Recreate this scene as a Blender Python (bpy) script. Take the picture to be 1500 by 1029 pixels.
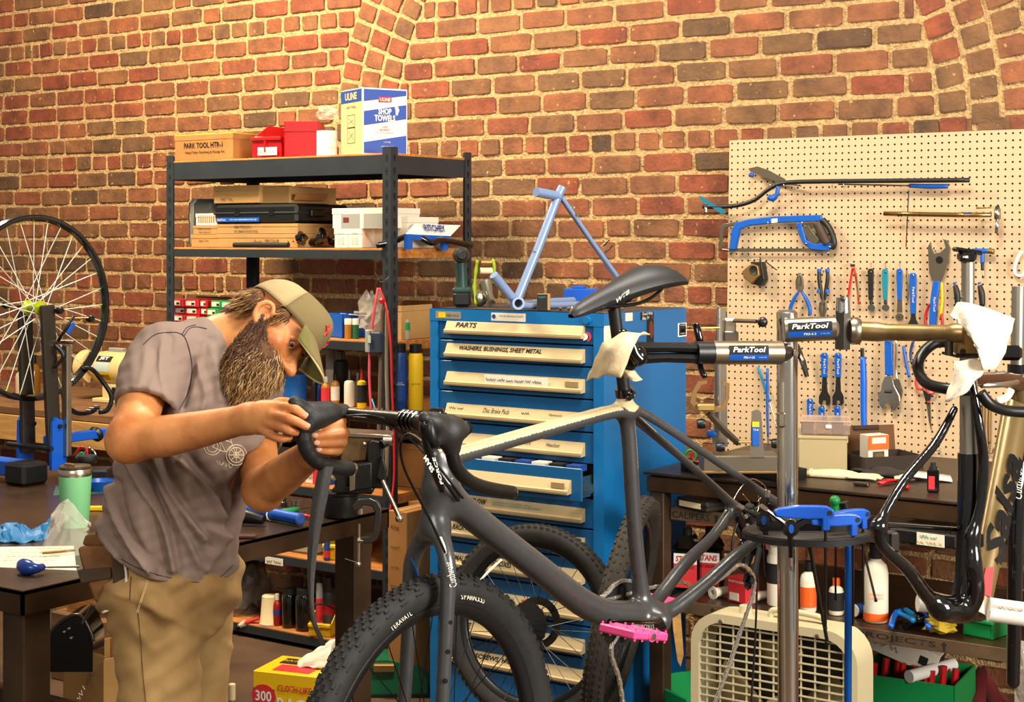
import bpy, bmesh, math, random
import numpy as np
from mathutils import Vector as V, Matrix as MX
from math import sin, cos, pi, radians, sqrt, atan2
random.seed(7)
for o in list(bpy.data.objects): bpy.data.objects.remove(o)
sc = bpy.context.scene
COL = sc.collection
F, CX, CY, EYE = 2300.0, 750.0, 348.0, 1.70
PSI = radians(34.5)
CP, SP = cos(PSI), sin(PSI)
cam = bpy.data.cameras.new('camera'); cam.sensor_width = 36.0
cam.lens = F/1500*36.0; cam.shift_y = -(514.5-CY)/1500
cam.clip_start = 0.05; cam.clip_end = 60
camo = bpy.data.objects.new('camera', cam); COL.objects.link(camo)
camo.location = (0, 0, EYE); camo.rotation_euler = (radians(90), 0, PSI)
sc.camera = camo
wd = bpy.data.worlds.new('world'); sc.world = wd; wd.use_nodes = True
bgn = wd.node_tree.nodes['Background']
bgn.inputs[0].default_value = (1.0, 0.92, 0.82, 1); bgn.inputs[1].default_value = 0.27
def area(name, loc, aim, size, power, col, sy=None):
 l = bpy.data.lights.new(name, 'AREA'); l.energy = power; l.color = col; l.shape = 'RECTANGLE'
 l.size = size; l.size_y = sy or size
 o = bpy.data.objects.new(name, l); COL.objects.link(o); o.location = loc
 o.rotation_euler = (V(aim)-V(loc)).to_track_quat('-Z', 'Y').to_euler()
 return o
area('ceiling_light', (-1.5, 3.0, 3.9), (-2.2, 4.2, 1.0), 1.2, 115, (1.0, 0.93, 0.82), 0.5)
area('ceiling_light', (-5.0, 3.7, 3.9), (-5.0, 5.3, 1.5), 1.2, 205, (1.0, 0.82, 0.58), 0.5)
area('window_and_fill_light', (2.7, 2.4, 2.5), (-2.8, 3.5, 1.0), 1.8, 330, (1.0, 0.95, 0.88), 1.8)
area('window_and_fill_light', (-0.6, -1.6, 3.4), (-2.6, 3.6, 1.0), 1.8, 85, (1.0, 0.92, 0.82), 1.4)  # added front fill from behind the camera, not a real window
vs = sc.view_settings
vs.view_transform = 'Standard'; vs.look = 'None'; vs.gamma = 1.0; vs.exposure = 0.38
vs.use_curve_mapping = False
def pz(px, py, Z):
 u = (px-CX)/F*Z
 return V((u*CP-Z*SP, u*SP+Z*CP, EYE-(py-CY)/F*Z))
def pd(px, py, d): return pz(px, py, d/(CP+(px-CX)/F*SP))
def ph(px, py, z): return pz(px, py, (EYE-z)*F/(py-CY))
def pxw(px, py, w): return pz(px, py, w/((px-CX)/F*CP-SP))
def sd(px, d): return F*(CP+(px-CX)/F*SP)/d       # pixels per metre on the plane y=d
def fx(px, d): return pd(px, 400, d).x
def zy(px, py, d): return pd(px, py, d).z
RT = V((CP, SP, 0)); FW = V((-SP, CP, 0)); UP = V((0, 0, 1))
def lin(c): c /= 255.0; return c/12.92 if c <= .04045 else ((c+.055)/1.055)**2.4
def rgb(h):
 if isinstance(h, str): return tuple(lin(int(h[i:i+2], 16)) for i in (0, 2, 4))
 return tuple(h)
MC = {}
def mat(key, col='808080', rough=.5, metal=0., var=0., scale=20., bump=0., bscale=None, col2=None, coat=0., alpha=1., trans=0., ior=1.45, spec=.5, stretch=None):
 if key in MC: return MC[key]
 m = bpy.data.materials.new(key); m.use_nodes = True; MC[key] = m
 nt = m.node_tree; b = nt.nodes['Principled BSDF']
 c = rgb(col)
 b.inputs['Base Color'].default_value = (*c, 1); b.inputs['Roughness'].default_value = rough
 b.inputs['Metallic'].default_value = metal; b.inputs['Coat Weight'].default_value = coat
 b.inputs['Coat Roughness'].default_value = .12
 b.inputs['Alpha'].default_value = alpha; b.inputs['Transmission Weight'].default_value = trans; b.inputs['IOR'].default_value = ior
 b.inputs['Specular IOR Level'].default_value = spec
 if var or bump or col2:
  tc = nt.nodes.new('ShaderNodeTexCoord'); src = tc.outputs['Object']
  if stretch:
   mp = nt.nodes.new('ShaderNodeMapping'); mp.inputs['Scale'].default_value = stretch
   nt.links.new(src, mp.inputs[0]); src = mp.outputs[0]
 if var or col2:
  n = nt.nodes.new('ShaderNodeTexNoise'); n.inputs['Scale'].default_value = scale; n.inputs['Detail'].default_value = 5
  nt.links.new(src, n.inputs['Vector'])
  r = nt.nodes.new('ShaderNodeValToRGB'); r.color_ramp.elements[0].position = .35; r.color_ramp.elements[1].position = .68
  if col2: a, z = c, rgb(col2)
  else: a, z = tuple(max(0, x*(1-var)) for x in c), tuple(min(1, x*(1+var)) for x in c)
  r.color_ramp.elements[0].color = (*a, 1); r.color_ramp.elements[1].color = (*z, 1)
  nt.links.new(n.outputs[0], r.inputs[0]); nt.links.new(r.outputs[0], b.inputs['Base Color'])
 if bump:
  n2 = nt.nodes.new('ShaderNodeTexNoise'); n2.inputs['Scale'].default_value = bscale or scale*3; n2.inputs['Detail'].default_value = 4
  nt.links.new(src, n2.inputs['Vector'])
  bp_ = nt.nodes.new('ShaderNodeBump'); bp_.inputs['Strength'].default_value = bump; bp_.inputs['Distance'].default_value = .004
  nt.links.new(n2.outputs[0], bp_.inputs['Height']); nt.links.new(bp_.outputs[0], b.inputs['Normal'])
 return m
def basis(x=None, y=None, z=None, o=(0, 0, 0)):
 """4x4 from two of three axes (orthonormalised) and an origin"""
 if x is not None and y is not None: x = V(x).normalized(); z = x.cross(V(y)).normalized(); y = z.cross(x)
 elif x is not None and z is not None: z = V(z).normalized(); y = z.cross(V(x)).normalized(); x = y.cross(z)
 else: z = V(z).normalized(); x = V(y).cross(z).normalized(); y = z.cross(x)
 m = MX((x, y, z)).transposed().to_4x4(); m.translation = V(o); return m
def zto(d, o=(0, 0, 0)):
 d = V(d).normalized(); a = V((0, 0, 1)) if abs(d.z) < .9 else V((1, 0, 0))
 return basis(x=a.cross(d), z=d, o=o)
def Rz(a, o=(0, 0, 0)): m = MX.Rotation(a, 4, 'Z'); m.translation = V(o); return m
def T(o): return MX.Translation(V(o))
def cat(pts, n=6, closed=False):
 """Catmull-Rom through points (vectors or tuples with extra numbers)"""
 P = [tuple(p) for p in pts]; N = len(P); out = []
 for i in range(N if closed else N-1):
  p0 = P[(i-1) % N] if closed or i else P[0]; p1 = P[i]; p2 = P[(i+1) % N]
  p3 = P[(i+2) % N] if closed or i+2 < N else P[-1]
  for k in range(n):
   t = k/n
   out.append(tuple(.5*((2*b)+(-a+c)*t+(2*a-5*b+4*c-d)*t*t+(-a+3*b-3*c+d)*t**3) for a, b, c, d in zip(p0, p1, p2, p3)))
 if not closed: out.append(P[-1])
 return out
class MB:
 def __init__(s, M=None): s.v = []; s.f = []; s.M = M or MX.Identity(4)
 def add(s, vs, fs, M=None):
  A = s.M @ M if M is not None else s.M; k = len(s.v)
  s.v += [tuple(A @ V(p)) for p in vs]; s.f += [tuple(i+k for i in f) for f in fs]; return s
 def box(s, c, d, b=0., M=None):
  x, y, z = d[0]/2, d[1]/2, d[2]/2; cx, cy, cz = c
  if not b:
   vs = [(cx+i*x, cy+j*y, cz+k*z) for i in (-1, 1) for j in (-1, 1) for k in (-1, 1)]
   return s.add(vs, [(0, 1, 3, 2), (4, 6, 7, 5), (0, 4, 5, 1), (2, 3, 7, 6), (0, 2, 6, 4), (1, 5, 7, 3)], M)
  b = min(b, x*.9, y*.9, z*.9); vs = []; I = {}
  for i in (-1, 1):
   for j in (-1, 1):
    for k in (-1, 1):
     for a, q in enumerate(((x, y-b, z-b), (x-b, y, z-b), (x-b, y-b, z))):
      I[i, j, k, a] = len(vs); vs.append((cx+i*q[0], cy+j*q[1], cz+k*q[2]))
  fs = []
  for sg in (-1, 1):
   fs.append([I[sg, -1, -1, 0], I[sg, 1, -1, 0], I[sg, 1, 1, 0], I[sg, -1, 1, 0]][::sg])
   fs.append([I[-1, sg, -1, 1], I[-1, sg, 1, 1], I[1, sg, 1, 1], I[1, sg, -1, 1]][::sg])
   fs.append([I[-1, -1, sg, 2], I[1, -1, sg, 2], I[1, 1, sg, 2], I[-1, 1, sg, 2]][::sg])
  for i in (-1, 1):
   for j in (-1, 1):
    fs.append([I[i, j, -1, 0], I[i, j, -1, 1], I[i, j, 1, 1], I[i, j, 1, 0]][::i*j])
    fs.append([I[i, -1, j, 2], I[i, -1, j, 0], I[i, 1, j, 0], I[i, 1, j, 2]][::-i*j] if 0 else [I[i, -1, j, 0], I[i, 1, j, 0], I[i, 1, j, 2], I[i, -1, j, 2]][::i*j])
    fs.append([I[-1, i, j, 1], I[-1, i, j, 2], I[1, i, j, 2], I[1, i, j, 1]][::i*j])
    for k in (-1, 1): fs.append([I[i, j, k, 0], I[i, j, k, 1], I[i, j, k, 2]][::i*j*k])
  return s.add(vs, fs, M)
 def tube(s, pts, r, n=8, closed=False, caps=True, M=None, flat=1., up=None):
  P = [V(p[:3]) for p in pts]; N = len(P)
  if not hasattr(r, '__len__'): r = [r]*N
  tan = [((P[(i+1) % N]-P[i-1]) if closed or 0 < i < N-1 else (P[1]-P[0] if i == 0 else P[-1]-P[-2])).normalized() for i in range(N)]
  a = V(up) if up is not None else (V((0, 0, 1)) if abs(tan[0].z) < .9 else V((1, 0, 0)))
  nrm = (a-tan[0]*a.dot(tan[0])).normalized(); vs = []
  for i in range(N):
   if up is not None: nrm = V(up)
   nrm = (nrm-tan[i]*nrm.dot(tan[i])).normalized(); bn = tan[i].cross(nrm)
   for k in range(n):
    t = 2*pi*k/n; vs.append(P[i]+(nrm*cos(t)*flat+bn*sin(t))*r[i])
  fs = [(i*n+k, i*n+(k+1) % n, ((i+1) % N)*n+(k+1) % n, ((i+1) % N)*n+k) for i in range(N if closed else N-1) for k in range(n)]
  if caps and not closed: fs += [tuple(range(n))[::-1], tuple((N-1)*n+k for k in range(n))]
  return s.add(vs, fs, M)
 def rod(s, a, b, r, r2=None, n=8, M=None): return s.tube([a, b], [r, r if r2 is None else r2], n, M=M)
 def lathe(s, prof, n=16, M=None, arc=2*pi, cap=True):
  vs = []; m = len(prof); full = arc > 6.28; nn = n if full else n+1
  for i in range(nn):
   t = arc*i/n; vs += [(r*cos(t), r*sin(t), z) for r, z in prof]
  fs = [(i*m+k, ((i+1) % nn)*m+k, ((i+1) % nn)*m+k+1, i*m+k+1) for i in range(n) for k in range(m-1)]
  if full and cap and prof[0] != prof[-1]:
   if prof[0][0] > 1e-6: fs.append(tuple(i*m for i in range(n))[::-1])
   if prof[-1][0] > 1e-6: fs.append(tuple(i*m+m-1 for i in range(n)))
  return s.add(vs, fs, M)
 def prism(s, poly, h, M=None, z0=0.):
  n = len(poly); A = sum(poly[i-1][0]*poly[i][1]-poly[i][0]*poly[i-1][1] for i in range(n))
  if A < 0: poly = poly[::-1]
  vs = [(p[0], p[1], z0) for p in poly]+[(p[0], p[1], z0+h) for p in poly]
  fs = [tuple(range(n))[::-1], tuple(range(n, 2*n))]+[(i, (i+1) % n, n+(i+1) % n, n+i) for i in range(n)]
  return s.add(vs, fs, M)
 def ell(s, c, r, nu=12, nv=8, M=None):
  if not hasattr(r, '__len__'): r = (r, r, r)
  vs = [(c[0], c[1], c[2]-r[2])]
  for j in range(1, nv):
   a = pi*j/nv-pi/2
   vs += [(c[0]+r[0]*cos(a)*cos(2*pi*i/nu), c[1]+r[1]*cos(a)*sin(2*pi*i/nu), c[2]+r[2]*sin(a)) for i in range(nu)]
  vs.append((c[0], c[1], c[2]+r[2])); L = len(vs)-1
  fs = [(0, 1+(i+1) % nu, 1+i) for i in range(nu)]
  for j in range(nv-2): fs += [(1+j*nu+i, 1+j*nu+(i+1) % nu, 1+(j+1)*nu+(i+1) % nu, 1+(j+1)*nu+i) for i in range(nu)]
  fs += [(L, L-nu+i, L-nu+(i+1) % nu) for i in range(nu)]
  return s.add(vs, fs, M)
 def sheet(s, g, th=0., M=None):
  """g: rows of points; th: thickness (second side offset along the local normal)"""
  R, C = len(g), len(g[0]); P = [[V(p) for p in row] for row in g]
  vs = [p for row in P for p in row]
  fs = [(i*C+j, i*C+j+1, (i+1)*C+j+1, (i+1)*C+j) for i in range(R-1) for j in range(C-1)]
  if th:
   k = len(vs); off = []
   for i in range(R):
    for j in range(C):
     a = P[min(i+1, R-1)][j]-P[max(i-1, 0)][j]; b = P[i][min(j+1, C-1)]-P[i][max(j-1, 0)]
     off.append(P[i][j]+a.cross(b).normalized()*th)
   vs += off; fs += [tuple(x+k for x in f)[::-1] for f in fs[:]]
   rim = [j for j in range(C)]+[i*C+C-1 for i in range(1, R)]+[(R-1)*C+j for j in range(C-2, -1, -1)]+[i*C for i in range(R-2, 0, -1)]
   fs += [(rim[i], rim[i-1], rim[i-1]+k, rim[i]+k) for i in range(len(rim))]
  return s.add(vs, fs, M)
 def mesh(s, name):
  me = bpy.data.meshes.new(name); me.from_pydata(s.v, [], s.f); me.validate(); me.update(); return me
 def build(s, name, m, parent=None, smooth=None, w=False, fix=True):
  me = s.mesh(name)
  if fix:
   bm = bmesh.new(); bm.from_mesh(me); bmesh.ops.recalc_face_normals(bm, faces=bm.faces); bm.to_mesh(me); bm.free()
  return obj(name, me, m, parent, smooth, w)
def obj(name, me, m, parent=None, smooth=None, w=False):
 if w and parent is not None:
  A = parent.matrix_basis.copy(); q = parent.parent
  while q is not None: A = q.matrix_basis @ A; q = q.parent
  me.transform(A.inverted())
 if m is not None: me.materials.append(m)
 if smooth:
  me.polygons.foreach_set('use_smooth', [True]*len(me.polygons))
  if smooth is not True: me.set_sharp_from_angle(angle=radians(smooth))
 o = bpy.data.objects.new(name, me); COL.objects.link(o)
 if parent is not None: o.parent = parent
 return o
def tag(o, label, cat_, group=None):
 o['label'] = label; o['category'] = cat_
 if group: o['group'] = group
 return o
def thing(name, label, cat_, loc=(0, 0, 0), rz=0., group=None, M=None):
 o = bpy.data.objects.new(name, None); COL.objects.link(o); o.empty_display_size = .05
 o.matrix_basis = M if M is not None else Rz(rz, loc)
 return tag(o, label, cat_, group)
def struct(name, mb, m, smooth=None):
 o = mb.build(name, m, None, smooth); o['kind'] = 'structure'; return o
def dup(root, M, label, group=None):
 r = root.copy(); COL.objects.link(r); r.matrix_basis = M; r['label'] = label
 if group: r['group'] = group
 for ch in list(root.children):
  c = ch.copy(); COL.objects.link(c); c.parent = r
  for g in ch.children:
   d = g.copy(); COL.objects.link(d); d.parent = c
 return r
def single(name, label, cat_, mb, m, smooth=None, group=None, base=None):
 """a thing that is one mesh, its origin moved to its base"""
 me = mb.mesh(name)
 bm = bmesh.new(); bm.from_mesh(me); bmesh.ops.recalc_face_normals(bm, faces=bm.faces); bm.to_mesh(me); bm.free()
 if base is None:
  vs = [V(v) for v in mb.v]; z = min(v.z for v in vs); c = sum(vs, V())/len(vs); base = V((c.x, c.y, z))
 me.transform(T(-V(base))); o = obj(name, me, m, None, smooth); o.location = base
 return tag(o, label, cat_, group)
def text(s, m, parent, o, x, y, h=None, wd=None, name='lettering', w=True, al='CENTER', ex=.0004, sh=0., off=.0006, bold=0.):
 """flat lettering on a face: o = anchor, x/y = directions, h = cap height, wd = width to fit"""
 cu = bpy.data.curves.new(name, 'FONT'); cu.body = s; cu.align_x = al; cu.shear = sh; cu.resolution_u = 2; cu.offset = bold; cu.extrude = 0
 t = bpy.data.objects.new(name, cu); COL.objects.link(t)
 dg = bpy.context.evaluated_depsgraph_get(); me = bpy.data.meshes.new_from_object(t.evaluated_get(dg)); me.name = name
 bpy.data.objects.remove(t); bpy.data.curves.remove(cu)
 if not len(me.vertices): return None
 co = np.empty(len(me.vertices)*3); me.vertices.foreach_get('co', co); co = co.reshape(-1, 3)
 lo, hi = co.min(0), co.max(0); co -= (lo+hi)/2
 sy = h/(hi[1]-lo[1]) if h else None; sx = wd/(hi[0]-lo[0]) if wd else None
 sx = sx or sy; sy = sy or sx
 co[:, 0] *= sx; co[:, 1] *= sy
 if al == 'LEFT': co[:, 0] += (hi[0]-lo[0])/2*sx
 me.vertices.foreach_set('co', co.ravel()); me.materials.clear()
 x = V(x).normalized(); y = V(y).normalized(); n = x.cross(y).normalized()
 A = basis(x=x, y=y, o=V(o)+n*off); me.transform(A)
 return obj(name, me, m, parent, None, w)
def scribble(m, parent, o, x, y, wd, h, n=8, w=True, name='handwriting', seed=0, r=.0011):
 """a line of loose pen strokes"""
 rr = random.Random(seed); x = V(x).normalized(); y = V(y).normalized(); nn = x.cross(y).normalized(); mb = MB()
 t = 0.
 while t < wd:
  L = min(wd-t, h*rr.uniform(1.5, 4.)); k = max(3, int(L/h*2.2)); pts = []
  for i in range(k+1):
   pts.append(V(o)+x*(t+L*i/k)+y*(h*(rr.uniform(-.1, .15) if i % 2 else rr.uniform(.5, 1.)))+nn*.0008)
  mb.tube(pts, r, 3); t += L+h*.8
 return mb.build(name, m, parent, None, w)
def rcone(a, b, ra, rb, k=.02): return ('c', np.array(a, float), np.array(b, float), ra, rb, k)
def scur(pts, rs, k=.02, n=5):
 q = cat([tuple(p)+(r,) for p, r in zip(pts, rs)], n) if n > 1 else [tuple(p)+(r,) for p, r in zip(pts, rs)]
 return ('p', np.array([a[:3] for a in q], float), np.array([a[3] for a in q], float), k)
def sell(c, r, R=None, k=.02): return ('e', np.array(c, float), np.array(r, float), np.eye(3) if R is None else np.array(R, float), k)
def sdf(prims, h, pad=.03, warp=None):
 los, his = [], []
 for p in prims:
  if p[0] in 'cC':
   lo = np.minimum(p[1]-p[3], p[2]-p[4]); hi = np.maximum(p[1]+p[3], p[2]+p[4])
  elif p[0] in 'pP':
   lo = (p[1]-p[2][:, None]).min(0); hi = (p[1]+p[2][:, None]).max(0)
  else:
   e = np.abs(p[3]) @ p[2]; lo = p[1]-e; hi = p[1]+e
  los.append(lo); his.append(hi)
 LO = np.min([l for l, p in zip(los, prims) if p[0] in 'cep'], 0)-pad; HI = np.max([l for l, p in zip(his, prims) if p[0] in 'cep'], 0)+pad
 n = np.ceil((HI-LO)/h).astype(int)+1; D = np.full(n, .2, np.float32)
 ax = [LO[i]+h*np.arange(n[i]) for i in range(3)]
 for p, lo, hi in zip(prims, los, his):
  k = p[-1]; mg = k+4*h+.006
  a = np.maximum(np.floor((lo-mg-LO)/h).astype(int), 0); b = np.minimum(np.ceil((hi+mg-LO)/h).astype(int)+1, n)
  if (b <= a).any(): continue
  X, Y, Z = np.meshgrid(ax[0][a[0]:b[0]], ax[1][a[1]:b[1]], ax[2][a[2]:b[2]], indexing='ij')
  Q = np.stack([X, Y, Z], -1).astype(np.float32)
  if p[0] in 'cC':
   ab = (p[2]-p[1]).astype(np.float32); L2 = float(ab @ ab)+1e-9
   t = np.clip(((Q-p[1].astype(np.float32)) @ ab)/L2, 0, 1)
   d = np.linalg.norm(Q-p[1].astype(np.float32)-t[..., None]*ab, axis=-1)-(p[3]+(p[4]-p[3])*t)
  elif p[0] in 'pP':
   d = np.full(Q.shape[:3], .5, np.float32)
   for A_, B_, ra, rb_ in zip(p[1][:-1], p[1][1:], p[2][:-1], p[2][1:]):
    r_ = max(ra, rb_)+k+3*h
    i0 = np.maximum(np.floor((np.minimum(A_, B_)-r_-LO)/h).astype(int), a)-a; i1 = np.minimum(np.ceil((np.maximum(A_, B_)+r_-LO)/h).astype(int)+1, b)-a
    if (i1 <= i0).any(): continue
    s_ = (slice(i0[0], i1[0]), slice(i0[1], i1[1]), slice(i0[2], i1[2])); q = Q[s_]; ab = (B_-A_).astype(np.float32)
    t = np.clip(((q-A_.astype(np.float32)) @ ab)/(float(ab @ ab)+1e-9), 0, 1)
    d[s_] = np.minimum(d[s_], np.linalg.norm(q-A_.astype(np.float32)-t[..., None]*ab, axis=-1)-(ra+(rb_-ra)*t))
  else:
   q = (Q-p[1].astype(np.float32)) @ p[3].astype(np.float32); r = p[2].astype(np.float32)
   k0 = np.linalg.norm(q/r, axis=-1); k1 = np.linalg.norm(q/(r*r), axis=-1)+1e-6; d = k0*(k0-1)/k1
  sl = (slice(a[0], b[0]), slice(a[1], b[1]), slice(a[2], b[2])); g = D[sl]
  if p[0] in 'cep':
   e = np.maximum(k-np.abs(g-d), 0)/k; D[sl] = np.minimum(g, d)-e*e*k/4
  else:
   e = np.maximum(k-np.abs(g+d), 0)/k; D[sl] = np.maximum(g, -d)+e*e*k/4
 if warp is not None:
  X, Y, Z = np.meshgrid(*ax, indexing='ij'); D = D+warp(X, Y, Z).astype(np.float32)
 return D, LO, h
def snet(D, LO, h):
 S = D < 0; nx, ny, nz = D.shape
 cnt = np.zeros((nx-1, ny-1, nz-1), np.int8)
 for i in (0, 1):
  for j in (0, 1):
   for k in (0, 1): cnt += S[i:nx-1+i, j:ny-1+j, k:nz-1+k]
 I = np.argwhere((cnt > 0) & (cnt < 8)); N = len(I)
 idx = np.full(cnt.shape, -1, np.int32); idx[I[:, 0], I[:, 1], I[:, 2]] = np.arange(N)
 acc = np.zeros((N, 3)); c = np.zeros(N)
 cr = [(i, j, k) for i in (0, 1) for j in (0, 1) for k in (0, 1)]
 val = {q: D[I[:, 0]+q[0], I[:, 1]+q[1], I[:, 2]+q[2]] for q in cr}
 for q in cr:
  for a in range(3):
   if q[a] == 0:
    r = list(q); r[a] = 1; r = tuple(r); u, v_ = val[q], val[r]; m = (u < 0) != (v_ < 0)
    t = np.where(m, u/np.where(m, u-v_, 1), 0)
    p = np.array(q, float)[None]+0*acc; p[:, a] += t; acc[m] += p[m]; c += m
 vs = LO+h*(I+acc/c[:, None])
 fs = []
 for a in range(3):
  sl0 = [slice(0, None)]*3; sl1 = [slice(0, None)]*3; sl0[a] = slice(0, -1); sl1[a] = slice(1, None)
  A, B = S[tuple(sl0)], S[tuple(sl1)]; E = np.argwhere(A != B); b, c2 = (a+1) % 3, (a+2) % 3
  ok = (E[:, b] > 0) & (E[:, c2] > 0) & (E[:, b] < D.shape[b]-1) & (E[:, c2] < D.shape[c2]-1); E = E[ok]
  sgn = A[E[:, 0], E[:, 1], E[:, 2]]
  def g(db, dc):
   e = E.copy(); e[:, b] += db; e[:, c2] += dc; return idx[e[:, 0], e[:, 1], e[:, 2]]
  q = np.stack([g(-1, -1), g(0, -1), g(0, 0), g(-1, 0)], 1)
  q[~sgn] = q[~sgn][:, ::-1]; fs.append(q)
 return vs, np.concatenate(fs)
def smooth_pts(vs, fs, it=2, lam=.5):
 for _ in range(it):
  s = np.zeros_like(vs); c = np.zeros(len(vs))
  for i in range(4):
   a, b = fs[:, i], fs[:, (i+1) % 4]
   np.add.at(s, a, vs[b]); np.add.at(c, a, 1); np.add.at(s, b, vs[a]); np.add.at(c, b, 1)
  vs = vs+lam*(s/np.maximum(c, 1)[:, None]-vs)
 return vs
def organic(name, prims, h, m, parent=None, it=2, warp=None, w=True, keep=None, disp=None, clip=None):
 D, LO, hh = sdf(prims, h, warp=warp)
 if clip is not None: D = np.maximum(D, clip(*np.meshgrid(*[LO[i]+hh*np.arange(D.shape[i]) for i in range(3)], indexing='ij')).astype(np.float32))
 vs, fs = snet(D, LO, hh); vs = smooth_pts(vs, fs, it)
 if disp is not None: vs = disp(vs)
 if keep is not None:
  ok = keep(vs); fs = fs[ok[fs].all(1)]
 me = bpy.data.meshes.new(name); me.from_pydata(vs.tolist(), [], fs.tolist()); me.update()
 return obj(name, me, m, parent, True, w)
# setting
WY = 5.62
def brickmat(key, island):
 m = bpy.data.materials.new(key); m.use_nodes = True; nt = m.node_tree; b = nt.nodes['Principled BSDF']; N = nt.nodes.new; L = nt.links.new
 if island: rnd = N('ShaderNodeNewGeometry').outputs['Random Per Island']
 else: rnd = N('ShaderNodeObjectInfo').outputs['Random']
 r = N('ShaderNodeValToRGB'); cr = r.color_ramp; cr.interpolation = 'LINEAR'
 cr.elements[0].color = (*rgb('54381f'), 1); cr.elements[1].color = (*rgb('853e20'), 1)
 for p, c in ((.1, '6f4d2b'), (.25, '7d522d'), (.45, '85502b'), (.65, '8c4f2b'), (.85, '8a4525')):
  e = cr.elements.new(p); e.color = (*rgb(c), 1)
 L(rnd, r.inputs[0])
 g = N('ShaderNodeNewGeometry'); n = N('ShaderNodeTexNoise'); n.inputs['Scale'].default_value = 9; n.inputs['Detail'].default_value = 6; n.inputs['Roughness'].default_value = .65
 L(g.outputs['Position'], n.inputs['Vector'])
 mr = N('ShaderNodeMapRange'); mr.inputs[1].default_value = .3; mr.inputs[2].default_value = .75; mr.inputs[3].default_value = .36; mr.inputs[4].default_value = 1.12
 L(n.outputs[0], mr.inputs[0])
 mx = N('ShaderNodeMix'); mx.data_type = 'RGBA'; mx.blend_type = 'MULTIPLY'; mx.inputs[0].default_value = 1
 L(r.outputs[0], mx.inputs[6]); L(mr.outputs[0], mx.inputs[7])
 n3 = N('ShaderNodeTexNoise'); n3.inputs['Scale'].default_value = 38; n3.inputs['Detail'].default_value = 5; L(g.outputs['Position'], n3.inputs['Vector'])
 m3 = N('ShaderNodeMapRange'); m3.inputs[1].default_value = .66; m3.inputs[2].default_value = .78; L(n3.outputs[0], m3.inputs[0])
 mx2 = N('ShaderNodeMix'); mx2.data_type = 'RGBA'; mx2.inputs[7].default_value = (*rgb('c59a63'), 1)
 L(m3.outputs[0], mx2.inputs[0]); L(mx.outputs[2], mx2.inputs[6]); L(mx2.outputs[2], b.inputs['Base Color'])
 b.inputs['Roughness'].default_value = .8
 n2 = N('ShaderNodeTexNoise'); n2.inputs['Scale'].default_value = 70; n2.inputs['Detail'].default_value = 6; L(g.outputs['Position'], n2.inputs['Vector'])
 bm_ = N('ShaderNodeBump'); bm_.inputs['Strength'].default_value = .7; bm_.inputs['Distance'].default_value = .006
 L(n2.outputs[0], bm_.inputs['Height']); L(bm_.outputs[0], b.inputs['Normal'])
 return m
m_brick, m_brick2 = brickmat('brick', False), brickmat('brick_far', True)
m_mortar = mat('mortar', 'b3905f', .95, var=.3, scale=60, bump=1., bscale=110)
MC['mortar'].node_tree.nodes['Bump'].inputs['Distance'].default_value = .012
def wall_grid():
 x0, x1, z0, z1 = -9.6, .6, 0., 3.7; nx, nz = 340, 124; rr = np.random.RandomState(3)
 d = rr.rand(nz, nx)*.007
 return MB().sheet([[(x0+(x1-x0)*i/(nx-1), WY-d[j, i], z0+(z1-z0)*j/(nz-1)) for i in range(nx)] for j in range(nz)])
wall = wall_grid().build('wall_back', m_mortar, None, None, fix=False); wall['kind'] = 'structure'
CH = .0894; ZH = 2.0512; BL = .231; MT = .0215
ARC, ARZ, ARR, RING = -3.24, 2.10, 1.27, .118
bricks = []      # (x, z, length, height, rotation)
k0 = int((0-ZH)/CH)-1
rb = random.Random(5)
for k in range(k0, 19):
 zc = ZH+k*CH+CH/2
 if zc < .03: continue
 hdr = k % 7 == 0; L = BL/2 if hdr else BL
 x = -9.5+(0 if k % 2 else BL*.5)+rb.uniform(-.03, .03)
 while x < .5:
  l = L*rb.uniform(.95, 1.05) if rb.random() > .06 else L*.55
  a, b = x, x+l; x += l
  if zc > ARZ:
   dz = zc-ARZ; ri = sqrt(max(0, ARR**2-dz*dz)); ro = sqrt(max(0, (ARR+3*RING)**2-dz*dz))
   segs = [(a, b)]
   for lo, hi in ((ARC-ro, ARC-ri), (ARC+ri, ARC+ro)):
    ns = []
    for s_, e_ in segs:
     if e_ <= lo or s_ >= hi: ns.append((s_, e_))
     else:
      if s_ < lo-.03: ns.append((s_, lo))
      if e_ > hi+.03: ns.append((hi, e_))
    segs = ns
  else: segs = [(a, b)]
  for s_, e_ in segs:
   if e_-s_ > .04: bricks.append(((s_+e_)/2, zc+rb.uniform(-.003, .003), e_-s_-MT, CH-MT*rb.uniform(.9, 1.15), rb.gauss(0, .006)))
for r_ in range(3):
 R_ = ARR+RING*(r_+.5); n = int(pi*R_/.094)
 for i in range(n+1):
  t = pi*(i+.5*(r_ % 2))/n
  if t <= pi: bricks.append((ARC+R_*cos(t), ARZ+R_*sin(t), RING-MT, pi*R_/n-MT, t+rb.gauss(0, .02)))
def seen(bk):
 x, z, l, h, r = bk
 Zc = -SP*x+CP*WY; u = (CP*x+SP*WY)/Zc*F+CX; v = CY-(z-EYE)/Zc*F
 if u < -15 or u > 1515 or v < -12 or v > 640: return 0
 if u > 1072 and 205 < v: return 0
 if 632 < u < 1002 and v > 455: return 0
 if 255 < u < 690 and v > 290: return .05*l*h/Zc**2
 if v > 580: return .01*l*h/Zc**2
 return l*h/Zc**2
order = sorted(range(len(bricks)), key=lambda i: -seen(bricks[i])); top = set(order[:300])
vars_ = []
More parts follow.
